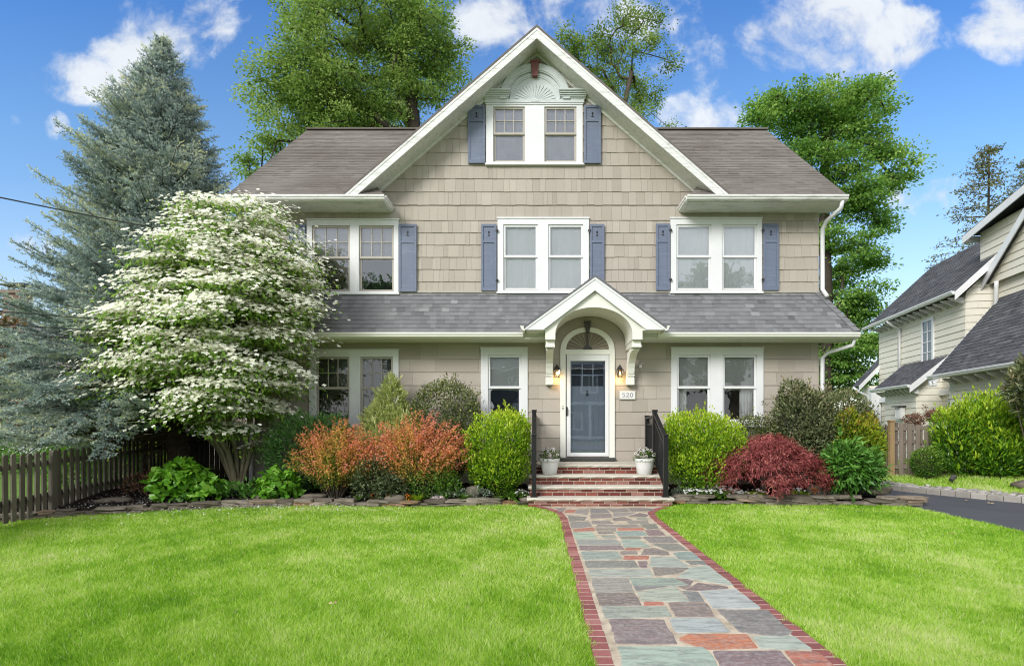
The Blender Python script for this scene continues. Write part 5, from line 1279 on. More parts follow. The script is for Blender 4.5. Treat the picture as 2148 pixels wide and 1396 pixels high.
# ================================================================ TREES
def skeleton(trunk, targets, seed, jit=.12, back=.55):
    """link every target to the nearest branch so far; returns nodes, parent, count"""
    rng = np.random.default_rng(seed); nodes = [np.array(p, float) for p in trunk]; par = [-1] + list(range(len(trunk) - 1))
    base = nodes[0]; tp = nodes[-1]
    order = np.argsort([min(np.linalg.norm(t - n) for n in nodes) for t in targets]); cnt = [0] * len(nodes); ends = []
    for ti in order:
        t = targets[ti]; A = np.array(nodes); d = t - A; dist = np.linalg.norm(d, axis=1)
        pen = dist + back * np.maximum(0, A[:, 2] - t[2] + .15 * dist) * 1.3
        j = int(np.argmin(pen)); L_ = dist[j]; k = max(1, int(L_ / .8)); pj = j; p0 = nodes[j]
        for q in range(1, k + 1):
            u = q / k; p = p0 + (t - p0) * u + rng.normal(size=3) * jit * L_ * (1 - u) * .6; p[2] += .12 * L_ * math.sin(PI * u)
            nodes.append(p); par.append(pj); cnt.append(0); pj = len(nodes) - 1
        i = pj
        while i >= 0: cnt[i] += 1; i = par[i]
        ends.append(pj)
    return nodes, par, cnt, ends
def limbs_mesh(nodes, par, cnt, r_base, r_tip=.012, pw=.5, nmin=4, trunkr=None):
    mb = MB(); mx = max(cnt); rad = [max(r_tip, r_base * (c / mx) ** pw) for c in cnt]
    kids = {}
    for i, p in enumerate(par):
        if p >= 0: kids.setdefault(p, []).append(i)
    roots = [0]; stack = [(0, [0])]
    def chain(start, pre):
        line = pre + [start]; cur = start
        while cur in kids:
            ks = sorted(kids[cur], key=lambda k: -cnt[k])
            for k in ks[1:]: stack2.append((k, cur))
            cur = ks[0]; line.append(cur)
        return line
    stack2 = []; lines = [chain(0, [])]
    while stack2:
        k, p = stack2.pop(); lines.append(chain(k, [p]))
    for ln in lines:
        rr = [rad[i] for i in ln]
        if ln[0] != 0 and len(ln) > 1: rr[0] = min(rad[ln[0]], rr[1] * 1.2)
        mb.tube([nodes[i] for i in ln], rr, 8 if rr[min(1, len(rr) - 1)] > .06 else nmin, caps=False)
    return mb
def tree(name, label, cat, trunk, lobes, nclump, lpc, clr, Ln, Wd, leafmat, bark, rbase, seed, shell=.35, flat=.6, group=None, spread=1.0, hang=.2, pw=.5, density=None, upn=.8, rtip=.012):
    rng = np.random.default_rng(seed); t = thing(name, label, cat, tuple(trunk[0]), group)
    w = np.array([r ** 2 for c, r in lobes]); w /= w.sum(); T = []
    for (c, r), k in zip(lobes, w):
        n = max(2, int(round(nclump * k))); d = rdir(rng, n); u = (shell + (1 - shell) * rng.random(n)) ** (1 / 2.2)
        T.append(np.array(c)[None] + d * (u * r)[:, None] * np.array([1, .9, .85])[None])
    T = np.concatenate(T); nodes, par, cnt, ends = skeleton(trunk, list(T), seed)
    mb = limbs_mesh(nodes, par, cnt, rbase, rtip, pw); obj('trunk', mb, bark, t, smooth=True)
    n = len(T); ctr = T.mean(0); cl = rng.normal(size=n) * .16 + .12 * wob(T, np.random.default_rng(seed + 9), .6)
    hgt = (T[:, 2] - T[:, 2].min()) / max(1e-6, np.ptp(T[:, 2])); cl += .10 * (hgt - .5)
    sz = clr * rng.uniform(.7, 1.35, n)
    k = rng.poisson(lpc, n); idx = np.repeat(np.arange(n), k); m = len(idx)
    g = rng.normal(size=(m, 3)) * .55; gl = np.linalg.norm(g, axis=1, keepdims=True); g = g / np.maximum(1, gl / 1.25)
    tilt = unit((T - ctr[None]) * np.array([1, 1, .2])[None])[idx]
    off = g * sz[idx][:, None] * np.array([1, 1, flat])[None]; P = T[idx] + off
    P[:, 2] -= hang * np.linalg.norm(off[:, :2], axis=1) * .4
    A = unit(off * .8 + tilt * .3 + rng.normal(size=(m, 3)) * .5 * clr + np.array([0, 0, -.12])[None] * clr)
    N = unit(np.array([0, 0, upn])[None] + rng.normal(size=(m, 3)) * .65 + tilt * .25)
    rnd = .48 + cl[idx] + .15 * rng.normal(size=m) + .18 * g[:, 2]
    leaves('crown', P, A, N, Ln * rng.uniform(.6, 1.3, m), Wd * rng.uniform(.7, 1.2, m), rnd, leafmat, t, .12, .12)
    return t
def lobes_at(Y, L_, seed=0, dj=1.0):
    rg = random.Random(seed); out = []
    for px, py, r in L_:
        y = Y + rg.uniform(-1, 1) * dj; out.append(((PX(px, y), y, PZ(py, y)), r * y / F))
    return out
def tp(Y, pts): return [(PX(px, Y), Y, PZ(py, Y)) for px, py in pts]
# large oaks behind the house
tree('oak_tree', 'tall spreading light green oak behind the left roof', 'tree', [(PX(880, 22), 22, 0)] + tp(22, [(878, 480), (872, 330), (866, 235), (850, 150), (820, 80)]),
     lobes_at(22, [(700, 60, 100), (800, 20, 100), (865, 60, 105), (935, 110, 48), (905, 45, 55), (640, 140, 85), (570, 150, 50), (545, 215, 42), (610, 225, 55), (700, 180, 95), (800, 160, 110), (890, 165, 75), (945, 175, 30), (575, 300, 42), (530, 355, 36), (555, 385, 30), (640, 275, 60), (730, 255, 80), (820, 250, 70), (640, 20, 48), (760, 235, 60), (690, 240, 60)], 3, 1.6),
     840, 104, .47, .12, .072, L['oak'], M['bark'], .27, 101, shell=.1, flat=.55, group='tall trees behind the house')
tree('oak_tree', 'airy tall oak showing sky between its twigs, right of the gable peak', 'tree', [(PX(1300, 25), 25, 0)] + tp(25, [(1300, 480), (1305, 330), (1308, 230), (1325, 150)]),
     lobes_at(25, [(1200, 80, 34), (1230, 130, 40), (1265, 80, 36), (1290, 130, 40), (1325, 55, 32), (1370, 45, 24), (1345, 95, 28), (1380, 90, 20), (1310, 190, 48), (1250, 190, 48), (1360, 195, 34), (1405, 130, 20), (1350, 235, 26), (1300, 245, 40), (1410, 268, 14), (1310, 25, 22)], 5, 1.4),
     280, 58, .40, .115, .07, L['thin'], M['bark'], .13, 102, shell=.2, flat=.7, group='tall trees behind the house')
tree('maple_tree', 'tall bright green maple standing behind the right corner of the house', 'tree', [(PX(1733, 27), 27, 0)] + tp(27, [(1733, 620), (1730, 500), (1728, 400), (1735, 300), (1745, 240)]),
     lobes_at(27, [(1590, 235, 30), (1630, 230, 42), (1690, 205, 42), (1740, 225, 55), (1800, 215, 48), (1835, 180, 30), (1852, 230, 24), (1625, 205, 22), (1690, 260, 60), (1760, 280, 60), (1825, 290, 42), (1860, 320, 36), (1890, 355, 32), (1870, 385, 30), (1700, 330, 50), (1770, 350, 50), (1820, 390, 42), (1775, 430, 50), (1825, 445, 36), (1850, 470, 22), (1760, 500, 44), (1810, 520, 40), (1845, 540, 20), (1770, 580, 46), (1820, 600, 34), (1760, 650, 50), (1805, 650, 44), (1760, 720, 56), (1800, 740, 56), (1780, 800, 56), (1830, 710, 24), (1740, 770, 40)], 8, 1.2),
     600, 112, .62, .145, .105, L['maple'], M['bark'], .32, 103, shell=.1, flat=.26, group='tall trees behind the house')
def conifer_far(px, Y, topy, basey, label, seed, wscale=1.0):
    rng = np.random.default_rng(seed); x = PX(px, Y); zt = PZ(topy, Y); zb_ = PZ(basey, Y)
    t = thing('conifer_tree', label, 'tree', (x, Y, 0), 'distant thin conifers'); mb = MB(); mb.tube([(x, Y, 0), (x, Y, zb_), (x + .1, Y, zt - 1), (x + .1, Y, zt)], [.12, .11, .05, .015], 7)
    P = []; z = zt - .3
    while z > zb_:
        f = (zt - z) / (zt - zb_); R_ = (.35 + 3.9 * f ** .8) * wscale
        for k in range(5):
            a = rng.uniform(0, 6.28); L_ = R_ * rng.uniform(.6, 1.1); d = np.array([math.cos(a), math.sin(a), 0])
            pts = [np.array([x, Y, z]) + d * L_ * u + np.array([0, 0, L_ * (.22 * u - .12 * u * u)]) for u in (0, .35, .7, 1)]
            mb.tube(pts, [.035, .025, .016, .006], 4, caps=False)
            for u in np.arange(.25, 1.02, .055): P.append((pts[0] + d * L_ * u + np.array([0, 0, L_ * (.22 * u - .12 * u * u)]), d))
        z -= .75
    obj('trunk', mb, M['bark'], t); C0 = np.array([p for p, d in P]); D0 = np.array([d for p, d in P]); idx = np.repeat(np.arange(len(C0)), 4); m = len(idx)
    Pp = C0[idx] + rng.normal(size=(m, 3)) * np.array([.26, .26, .13])[None]; A = unit(D0[idx] * .6 + rng.normal(size=(m, 3)) * .6); N = unit(np.array([0, 0, .8])[None] + rng.normal(size=(m, 3)) * .6)
    leaves('crown', Pp, A, N, .22 * rng.uniform(.6, 1.3, m), .11, .5 + .22 * rng.normal(size=m), L['farfir'], t)
conifer_far(2072, 38, 312, 545, 'thin brownish conifer rising beyond the neighbour roof, fully in view', 7); conifer_far(2165, 40, 335, 560, 'thin brownish conifer cut off by the right edge of the photo', 8)

# ---- blue spruce
def spruce():
    rng = np.random.default_rng(55); base = np.array([-7.36, 11.25, .1])
    t = thing('spruce_tree', 'large blue spruce with dense grey green boughs at the left', 'tree', tuple(base))
    trunk = [base, np.array([-7.5, 11.25, .9]), np.array([-7.72, 11.25, 2.1]), np.array([-7.85, 11.2, 4.2]), np.array([-7.80, 11.2, 7.0]), np.array([-7.78, 11.2, 9.0]), np.array([-7.76, 11.2, 9.5])]
    tz = [p[2] for p in trunk]; cx = lambda z: np.interp(z, tz, [p[0] for p in trunk]); cy = lambda z: np.interp(z, tz, [p[1] for p in trunk])
    mb = MB(); mb.tube(trunk, [.235, .20, .175, .13, .07, .02, .006], 14); rg = random.Random(3)
    mb2 = MB()
    TT = [0, .05, .13, .25, .39, .49, .63, .8, 1]; RR = [.04, .18, .52, 1.16, 1.58, 1.80, 2.10, 2.65, 2.9]
    P = []; A = []; Tn = []; z = 9.35
    def twig(p, d, L_, tone, sp=.0085, tip=.0):
        k = max(3, int(L_ / sp)); u = rng.random(k); q = p[None] + d[None] * (u * L_)[:, None]
        s = rdir(rng, k); s = unit(s - d[None] * (s @ d)[:, None] * .9 + np.array([0, 0, .25])[None]); a = unit(s * .85 + d[None] * .65)
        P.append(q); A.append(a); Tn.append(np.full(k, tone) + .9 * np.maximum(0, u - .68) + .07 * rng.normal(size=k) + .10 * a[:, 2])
    while z > .95:
        f = (9.5 - z) / 8.5; R_ = np.interp(f, TT, RR); nb = int(7 + 11 * min(1, f * 1.8)); a0 = rng.uniform(0, 6.28)
        for b in range(nb):
            a = a0 + 2 * PI * b / nb + rng.normal() * .22; L_ = R_ * rng.uniform(.72, 1.12); d = np.array([math.cos(a), math.sin(a), 0.])
            if d[0] < -.2 and f > .72: L_ *= 1.15
            if d[0] > .1: L_ *= 1 - .18 * d[0] * (f > .15)
            zz = z + rng.uniform(-.1, .1); st = np.array([cx(zz), cy(zz), zz])
            e = st + d * L_
            if e[0] > -6.05 and e[1] > 11.1: L_ *= .55; 
            if z < 1.5 and d[1] < -.3 and rng.random() < .35: continue
            if z < 2.4 and d[0] > .0 and rng.random() < .75: continue            # bare on the shaded lower right
            up = .62 if f < .13 else .40 if f < .3 else .20 if f < .5 else .06
            fdrop = .28 * max(0, f - .4)
            def cur(u): return st + d * L_ * u + np.array([0, 0, L_ * (up * u - (up * .55 + fdrop) * u * u * (1 - .25 * u) + .16 * u ** 4)])
            pts = [cur(u) for u in np.linspace(0, 1, 7)]; mb2.tube(pts, [max(.004, .012 * L_ * (1 - .85 * u)) for u in np.linspace(0, 1, 7)], 5, caps=False)
            side = np.array([-d[1], d[0], 0.]); tone = .42 + .15 * rng.normal()
            u0 = max(.08, .62 - .55 / L_) if L_ > .8 else .05
            if f > .7: u0 = min(u0, .45)
            ns = max(5, int(L_ * (1 - u0) / .078))
            for i in range(ns):
                u = u0 + (1 - u0) * (i + rng.random()) / ns; p = cur(u); tang = cur(min(1, u + .03)) - cur(max(0, u - .03)); tang /= np.linalg.norm(tang)
                for sg in (-1, 1):
                    l2 = (.10 + .42 * L_ ** .6 * (1 - u) * (.7 + .5 * rng.random())) * (1 if f > .1 else .7); l2 = min(l2, .62)
                    dd = tang * .75 + side * sg * (.75 + .2 * rng.random()) + np.array([0, 0, rng.normal() * .14 - .06]); dd /= np.linalg.norm(dd)
                    tn = tone + .12 * (u - .6) + .10 * rng.normal()
                    twig(p, dd, l2, tn)
                    if l2 > .16:
                        for j in range(int(l2 / .12)):
                            v = .25 + .75 * rng.random(); l3 = (.06 + .16 * (1 - v)) * rng.uniform(.7, 1.3); sgn = 1 if j % 2 else -1
                            d3 = dd * .8 + np.cross(dd, [0, 0, 1.]) * sgn * .65 + np.array([0, 0, rng.normal() * .18]); d3 /= np.linalg.norm(d3)
                            twig(p + dd * l2 * v, d3, l3 + .05, tn + .05)
                if rng.random() < .8: q_ = np.array([rng.normal() * .5, rng.normal() * .5, .8]) + tang * .6; twig(p, q_ / np.linalg.norm(q_), .08 + .10 * rng.random(), tone + .12)
            twig(cur(.93), (cur(1) - cur(.95)) / np.linalg.norm(cur(1) - cur(.95)), .12 + .05 * L_, tone + .12)
        z -= .13 + .08 * min(1, f * 1.5)
    # long low boughs sweeping forward over the fence
    for e in ((-8.1, 8.6, 1.05), (-7.6, 8.5, 1.15), (-7.1, 8.7, 1.25), (-8.6, 8.9, 1.2), (-9.3, 9.2, 1.4), (-9.0, 8.7, 1.1), (-8.4, 8.35, 1.5), (-9.7, 9.8, 1.75), (-7.0, 8.8, 1.6), (-9.5, 9.3, 1.05), (-8.0, 8.4, 1.75), (-9.9, 9.6, 1.3), (-9.2, 8.7, 1.9), (-8.8, 8.5, 2.2), (-7.5, 8.6, 1.9), (-9.9, 10.2, 2.3), (-8.3, 8.8, .85), (-9.6, 9.0, 1.6), (-7.3, 8.9, .95), (-10.2, 10.4, 1.5), (-10.0, 10.9, 1.1)):
        e = np.array(e) + rng.normal(size=3) * .05; st = np.array([cx(1.6), cy(1.6), min(2.6, e[2] + .55)]); hv = e - st; L_ = np.linalg.norm(hv); d = hv / L_; side = np.array([-d[1], d[0], 0.]); side /= np.linalg.norm(side)
        cur = lambda u: st + hv * u + np.array([0, 0, .30 * math.sin(PI * u) - .12 * math.sin(2 * PI * u)])
        pts = [cur(u) for u in np.linspace(0, 1, 9)]; mb2.tube(pts, [.03 * (1 - .9 * u) + .003 for u in np.linspace(0, 1, 9)], 5, caps=False); tone = .50 + .12 * rng.normal()
        for i in range(int(L_ * .62 / .06)):
            u = .38 + .62 * rng.random(); p = cur(u)
            for sg in (-1, 1):
                l2 = min(.55, .12 + .9 * (1 - u) * rng.uniform(.5, 1.)); dd = d * .7 + side * sg * .8 + np.array([0, 0, rng.normal() * .12 - .10]); dd /= np.linalg.norm(dd); tn = tone + .10 * rng.normal() + .1 * (u - .7); twig(p, dd, l2, tn)
                for j in range(int(l2 / .11)):
                    v = .25 + .75 * rng.random(); d3 = dd * .8 + np.cross(dd, [0, 0, 1.]) * (1 if j % 2 else -1) * .65 + np.array([0, 0, rng.normal() * .18]); d3 /= np.linalg.norm(d3); twig(p + dd * l2 * v, d3, .07 + .14 * (1 - v), tn + .05)
        twig(cur(.9), d, .25, tone + .1)
    twig(np.array([-7.76, 11.2, 9.15]), np.array([0, 0, 1.]), .42, .5, .008)
    # dead inner twigs low in the crown
    for i in range(240):
        zz = rng.uniform(.9, 2.9); a = rng.uniform(2.2, 5.6); st = np.array([cx(zz), cy(zz), zz]); L_ = rng.uniform(.6, 2.0); d = np.array([math.cos(a), math.sin(a), rng.uniform(-.25, .1)])
        p = st + d * L_ * .3; mb2.tube([p, p + d * L_ * .3 + rng.normal(size=3) * .06, p + d * L_ * .6 + rng.normal(size=3) * .12], [.011, .007, .003], 4, caps=False)
    obj('trunk', mb, M['bark_spruce'], t, smooth=True); obj('branches', mb2, M['bark_spruce'], t)
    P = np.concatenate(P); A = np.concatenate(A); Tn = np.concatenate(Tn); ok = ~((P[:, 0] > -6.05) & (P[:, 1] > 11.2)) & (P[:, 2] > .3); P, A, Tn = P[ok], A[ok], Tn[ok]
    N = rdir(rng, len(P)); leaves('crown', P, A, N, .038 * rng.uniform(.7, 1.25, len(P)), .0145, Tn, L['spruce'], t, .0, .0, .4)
    print('spruce needles', len(P))
spruce()

# ---- white flowering dogwood: flat tiers of bracts above hanging leaves
def dogwood():
    rng = np.random.default_rng(66); base = np.array([-6.02, 10.85, .18]); t = thing('dogwood_tree', 'white flowering tree with several stems and layered blossom', 'tree', tuple(base))
    c = np.array([-6.14, 10.1, 3.1]); n = 520; T = []
    while len(T) < n:
        d = rng.normal(size=3); d /= np.linalg.norm(d); u = (.25 + .75 * rng.random()) ** (1 / 2.4)
        r = np.array([1.66, 1.35, 2.5 if d[2] > 0 else 1.75])
        lump = 1 + .09 * math.sin(4.1 * d[0] + 2.2 * d[2] + 1) + .06 * math.sin(9 * d[0] - 7 * d[2])
        p = c + d * u * r * lump; p[0] += (.30 * (p[2] - 3.1) if p[2] > 3.1 else .12 * (p[2] - 3.1))
        f = (p[2] - 1.35) / 4.3                              # taper of the crown, low right side cut away
        if p[2] < 2.0 and rng.random() < .55: continue
        if p[2] < 1.9 and abs(p[0] - base[0]) > .9 + 1.1 * max(0, p[2] - 1.1): continue
        if p[0] > -4.9 and p[2] < 2.2: continue
        if p[0] < -6.75 and p[2] < 2.2: continue
        if p[2] < 1.75 and abs(p[0] + 5.9) > .75: continue
        if p[0] > -6.2 and p[1] > 11.2: continue
        if p[2] < 1.1: continue
        T.append(p)
    for s in ((-8.1, 9.6, 2.25), (-7.7, 9.3, 2.1), (-7.3, 9.3, 2.05), (-5.7, 9.9, 1.25), (-5.5, 10.3, 1.35), (-6.5, 9.6, 1.75), (-5.1, 10.2, 1.75), (-4.8, 10.0, 2.15), (-6.0, 9.4, 1.9), (-5.45, 10.6, 1.05), (-6.3, 10.3, 1.45), (-4.55, 9.9, 2.5), (-7.9, 9.8, 2.7), (-4.5, 10.0, 3.1), (-4.4, 10.0, 3.7), (-4.75, 10.2, 5.15), (-5.0, 10.2, 5.45), (-4.5, 10.2, 4.8), (-4.35, 10.1, 4.35), (-4.9, 10.0, 4.9), (-4.3, 10.0, 4.0), (-8.1, 9.9, 3.3), (-5.3, 10.3, 5.6)): T.append(np.array(s))
    T = np.array(T); T[:, 2] = T[:, 2] * .75 + .25 * (np.round(T[:, 2] / .27) * .27)
    stems = [[(-.05, -.02), (-.42, .05), (-.95, -.2), (-1.5, -.6)], [(-.03, -.03), (-.25, -.12), (-.5, -.5), (-.8, -.9)], [(.0, .0), (-.05, .02), (-.05, -.3), (-.1, -.6)], [(.03, .0), (.12, .05), (.3, -.1), (.7, -.5)], [(.05, .02), (.22, .1), (.45, .1), (1.1, .0)], [(.01, -.04), (-.12, -.15), (-.3, -.7), (-.2, -1.0)]]
    mb = MB(); rg = random.Random(4); allT = list(T); mbb = MB()
    grp = {k: [] for k in range(6)}
    tops = [base + np.array([s[3][0], s[3][1], 2.6]) for s in stems]
    for p in allT: grp[int(np.argmin([np.linalg.norm((p - q) * np.array([1, 1, .4])) for q in tops]))].append(p)
    for k, s in enumerate(stems):
        tr = [base + np.array([s[i][0], s[i][1], (0, .75, 1.5, 2.4)[i]]) for i in range(4)]
        if not grp[k]: continue
        nodes, par, cnt, ends = skeleton(tr, grp[k], 70 + k, .10, .8)
        m2 = limbs_mesh(nodes, par, cnt, .040 + .008 * (k % 3), .005, .40); mb.add(m2.v, m2.f, .5)
    mb.tube([base + np.array([0, 0, -.25]), base + np.array([0, 0, .0]), base + np.array([-.02, 0, .18])], [.20, .14, .07], 12)
    obj('trunk', mb, M['bark_light'], t, smooth=True)
    n = len(T); az = np.arctan2(T[:, 1] - c[1], T[:, 0] - c[0]); outd = np.stack([np.cos(az), np.sin(az), np.zeros(n)], 1); tilt = .16 + .22 * rng.normal(size=n)
    rel = np.linalg.norm((T - c[None]) / np.array([1.66, 1.35, 2.4])[None], axis=1)
    def spray(k, sx, sz, zoff, rad_bias):
        idx = np.repeat(np.arange(n), k); m = len(idx); g = rng.normal(size=(m, 2)) * sx; o = outd[idx]; s = np.stack([-o[:, 1], o[:, 0], np.zeros(m)], 1)
        P = T[idx] + o * (g[:, :1] * 1.25 + rad_bias) + s * g[:, 1:2] ; P[:, 2] += zoff - tilt[idx] * (g[:, 0]) * 1.2 - .25 * (g[:, 0] ** 2 + g[:, 1] ** 2) + rng.normal(size=m) * sz
        return P, idx, o, s, m
    P, idx, o, s, m = spray(rng.poisson(54, n), .21, .035, -.035, .02)
    A = unit(o * .5 + s * rng.normal(size=(m, 1)) * .6 + np.array([0, 0, -.55])[None] + rng.normal(size=(m, 3)) * .25); N = unit(np.array([0, 0, .7])[None] + o * .5 + rng.normal(size=(m, 3)) * .4)
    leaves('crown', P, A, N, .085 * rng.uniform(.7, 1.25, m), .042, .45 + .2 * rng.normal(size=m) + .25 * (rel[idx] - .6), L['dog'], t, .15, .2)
    kf = np.where(rel > .6, rng.poisson(98, n), rng.poisson(24, n)); kf = np.where(T[:, 2] < 1.6, (kf * .6).astype(int), kf)
    P, idx, o, s, m = spray(kf, .20, .028, .055, .06)
    up = unit(np.array([0, -.42, 1.0])[None] + o * .35 + rng.normal(size=(m, 3)) * .22); u = unit(np.cross(up, rng.normal(size=(m, 3)))); v = np.cross(u, up); sz = rng.uniform(.028, .048, m)
    PP = []; AA = []; NN = []; LL = []; rr = []
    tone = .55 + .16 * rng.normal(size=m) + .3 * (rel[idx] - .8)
    for k in range(4):
        w = PI / 2 * k; q = u * math.cos(w) + v * math.sin(w); PP.append(P); AA.append(q + up * .12); NN.append(up); LL.append(sz); rr.append(tone + .08 * rng.normal(size=m))
    LL = np.concatenate(LL); leaves('blossom', np.concatenate(PP), np.concatenate(AA), np.concatenate(NN), LL, LL * .85, np.concatenate(rr), L['bract'], t, .05, .1, .55)
    print('dogwood flowers', m)
dogwood()

# ================================================================ SHRUBS OF THE LEFT BED
B = lambda x, y: (x, y, bed_z(x, y))
notwall = lambda P: (P[:, 1] < 11.33) | (np.abs(P[:, 0]) > 6.05)
shrub('yew_bush', 'dark green rounded yew at the left end of the orange bushes', 'shrub', B(-4.6, 10.65), [((-4.62, 10.65, .85), (.74, .55, .78)), ((-4.15, 10.75, 1.0), (.55, .45, .62))], L['yew'], 15000, .07, .02, 201, out=.8, up=.35, rand=.5, shell=.6, edge=notwall, lump=.1)
rng_ = np.random.default_rng(1)
def barberry(label, base, spreadx, spready, H_, n, seed, hue):
    rng = np.random.default_rng(seed); t = thing('barberry_bush', label, 'shrub', base, 'orange barberry bushes'); mb = MB(); P = []; A = []; r = []
    for i in range(n):
        a = rng.uniform(0, 6.28); q = math.sqrt(rng.random()); tx, ty = math.cos(a) * q * spreadx, math.sin(a) * q * spready
        h = H_ * (1 - .38 * q ** 2.2) * rng.uniform(.72, 1.08) - .10 * (q > .9)
        b = np.array(base) + np.array([tx * .12, ty * .12, 0]); e = np.array(base) + np.array([tx, ty, h]); m_ = b * .42 + e * .58 + np.array([-tx * .22, -ty * .22, h * .10])
        pts = [(1 - u) ** 2 * b + 2 * u * (1 - u) * m_ + u * u * e for u in np.linspace(0, 1, 7)]
        if i % 3 == 0: mb.tube(pts, [.007, .006, .006, .005, .004, .003, .002], 4, caps=False)
        ht = rng.normal() * .12 + .10 * math.sin(2.2 * tx / spreadx * 3 + seed)
        k = 52; u = .22 + .80 * rng.random(k) ** .72
        for uu in u:
            p = (1 - uu) ** 2 * b + 2 * uu * (1 - uu) * m_ + uu * uu * e; w = .05 * (1.25 - uu)
            P.append(p + rng.normal(size=3) * w); tg = (e - m_) * uu + (m_ - b) * (1 - uu); A.append(tg / np.linalg.norm(tg) * .5 + rng.normal(size=3) * .6)
            r.append(.08 + hue + ht + .62 * uu ** 1.6 - .28 * (1 - q) * (1 - uu) + .12 * rng.normal() + .06 * tx / spreadx)
    obj('stem', mb, M['bark'], t); P = np.array(P); N = rdir(rng, len(P)) + np.array([0, 0, .5])[None]
    leaves('foliage', P, np.array(A), N, .034 * rng.uniform(.6, 1.3, len(P)), .02, np.array(r), L['barberry'], t, .1, .05, .6)
barberry('orange and yellow barberry bush left of its redder twin', B(-3.72, 10.0), .92, .6, 1.40, 330, 11, .0); barberry('coral red barberry bush beside the lime green shrub', B(-2.2, 9.95), 1.10, .62, 1.52, 430, 12, .12)
shrub('golden_cypress', 'pale golden cone shaped cypress rising below the left window', 'shrub', B(-2.95, 10.8), [((-3.0, 10.75, 1.0), (.62, .45, .55)), ((-2.8, 10.8, 1.35), (.42, .34, .45)), ((-3.1, 10.82, 1.5), (.36, .32, .4)), ((-2.95, 10.84, 1.88), (.27, .22, .36)), ((-2.92, 10.84, 2.2), (.13, .12, .22))], L['hinoki'], 10500, .11, .03, 203, out=.9, up=.55, rand=.35, shell=.7, edge=notwall, lump=.2)
shrub('holly_bush', 'ball shaped olive green holly left of the single window', 'shrub', B(-1.8, 10.72), [((-1.8, 10.72, 1.62), (.70, .56, .72)), ((-1.75, 10.72, .95), (.6, .5, .6))], L['holly'], 11000, .055, .03, 204, out=.6, up=.5, rand=.75, shell=.72, edge=notwall, lump=.06)
shrub('privet_bush', 'rounded lime green shrub beside the left railing', 'shrub', B(-.72, 10.15), [((-.72, 10.15, 1.02), (.64, .60, .68)), ((-.70, 10.1, .62), (.56, .5, .46)), ((-.5, 10.2, 1.25), (.42, .45, .46))], L['privet'], 13500, .06, .026, 205, out=.6, up=.75, rand=.6, shell=.6, lump=.14, toplight=.34, edge=lambda P: (P[:, 0] < -.13) & notwall(P))
shrub('euonymus_bush', 'low dull green bush tucked under the coral barberry', 'shrub', B(-2.95, 9.80), [((-2.95, 9.85, .42), (.42, .34, .42)), ((-2.6, 9.75, .3), (.3, .25, .26))], L['euonymus'], 3200, .055, .03, 206, out=.7, up=.2, rand=.6, lump=.18)
shrub('boxwood_bush', 'small dark green bush with drooping shoots under the coral barberry', 'shrub', B(-2.0, 9.82), [((-1.98, 9.86, .34), (.40, .28, .36)), ((-1.62, 9.86, .3), (.24, .22, .34))], L['box'], 4200, .035, .02, 207, out=.5, up=.2, rand=.6, lump=.24)
shrub('hydrangea_plant', 'large leaved hydrangea mound in front of the spruce trunk', 'plant', B(-6.35, 9.72), [((-6.42, 9.72, .36), (.46, .40, .38)), ((-6.0, 9.72, .25), (.32, .28, .26))], L['hydrangea'], 1100, .14, .115, 208, out=.35, up=-.15, rand=.75, shell=.75, lump=.12, toplight=.2, fold=.1, droop=.22)
shrub('hydrangea_plant', 'small bright hydrangea beside the yew, in front of the basement window', 'plant', B(-4.72, 9.90), [((-4.75, 9.9, .30), (.34, .28, .34))], L['hydrangea'], 520, .12, .10, 209, out=.35, up=-.15, rand=.75, shell=.7, lump=.12, fold=.1, droop=.22)
shrub('leafy_perennial', 'loose green perennial at the foot of the white flowering tree', 'plant', B(-5.45, 9.85), [((-5.55, 9.85, .18), (.34, .2, .18)), ((-5.15, 9.9, .2), (.28, .2, .18))], L['peony'], 620, .10, .04, 210, out=.6, up=.3, rand=.5, nstem=4)
shrub('spiraea_bush', 'small thin reddish shrub between the picket fence and the hydrangea', 'shrub', B(-7.2, 9.9), [((-7.2, 9.95, .3), (.42, .3, .26))], L['redtwig'], 900, .05, .022, 211, out=.5, up=.4, rand=.8, nstem=14)
def rosette(name, label, base, n, Ln, Wd, mat, seed, h=.6, group=None, cat='plant'):
    rng = np.random.default_rng(seed); t = thing(name, label, cat, base, group); P = []; A = []; N = []; LL = []; r = []
    V = []; rr = []; segs = 4
    for i in range(n):
        a = rng.uniform(0, 6.28); el = rng.uniform(.25, 1.2); d = np.array([math.cos(a), math.sin(a), 0]); l = Ln * rng.uniform(.7, 1.2)
        s = np.array([-d[1], d[0], 0]); p = np.array(base) + d * .02; col = rng.random(); prev = None
        for k in range(segs + 1):
            u = k / segs; q = p + d * l * math.cos(el) * u * (1 + .2 * u) + np.array([0, 0, l * (math.sin(el) * u - .62 * u * u * (1.1 - h))]); w = Wd * math.sin(PI * min(.98, u * .93 + .07)) * .5
            cur = (q - s * w, q + s * w)
            if prev is not None: V += [prev[0], prev[1], cur[1], cur[0]]; rr.append(col)
            prev = cur
    rawmesh('foliage', np.array(V), 4, [[0, 1, 2, 3]], np.array(rr), mat, t); return t
rosette('hosta_plant', 'bright green hosta by the bottom step on the left', B(-.50, 9.96), 70, .30, .06, L['hosta'], 1, .45); rosette('hosta_plant', 'smaller pale hosta near the round boulder', B(-1.32, 9.86), 22, .22, .085, L['hosta'], 2, .5)
rosette('bedding_plant', 'broad leaved seedling below the left barberry', B(-3.25, 9.86), 9, .14, .08, L['hydrangea'], 3, .5)
rosette('liriope_clump', 'tufted grassy clump between flat boulder and coral barberry', B(-2.15, 9.66), 150, .22, .012, L['privet'], 4, .6)
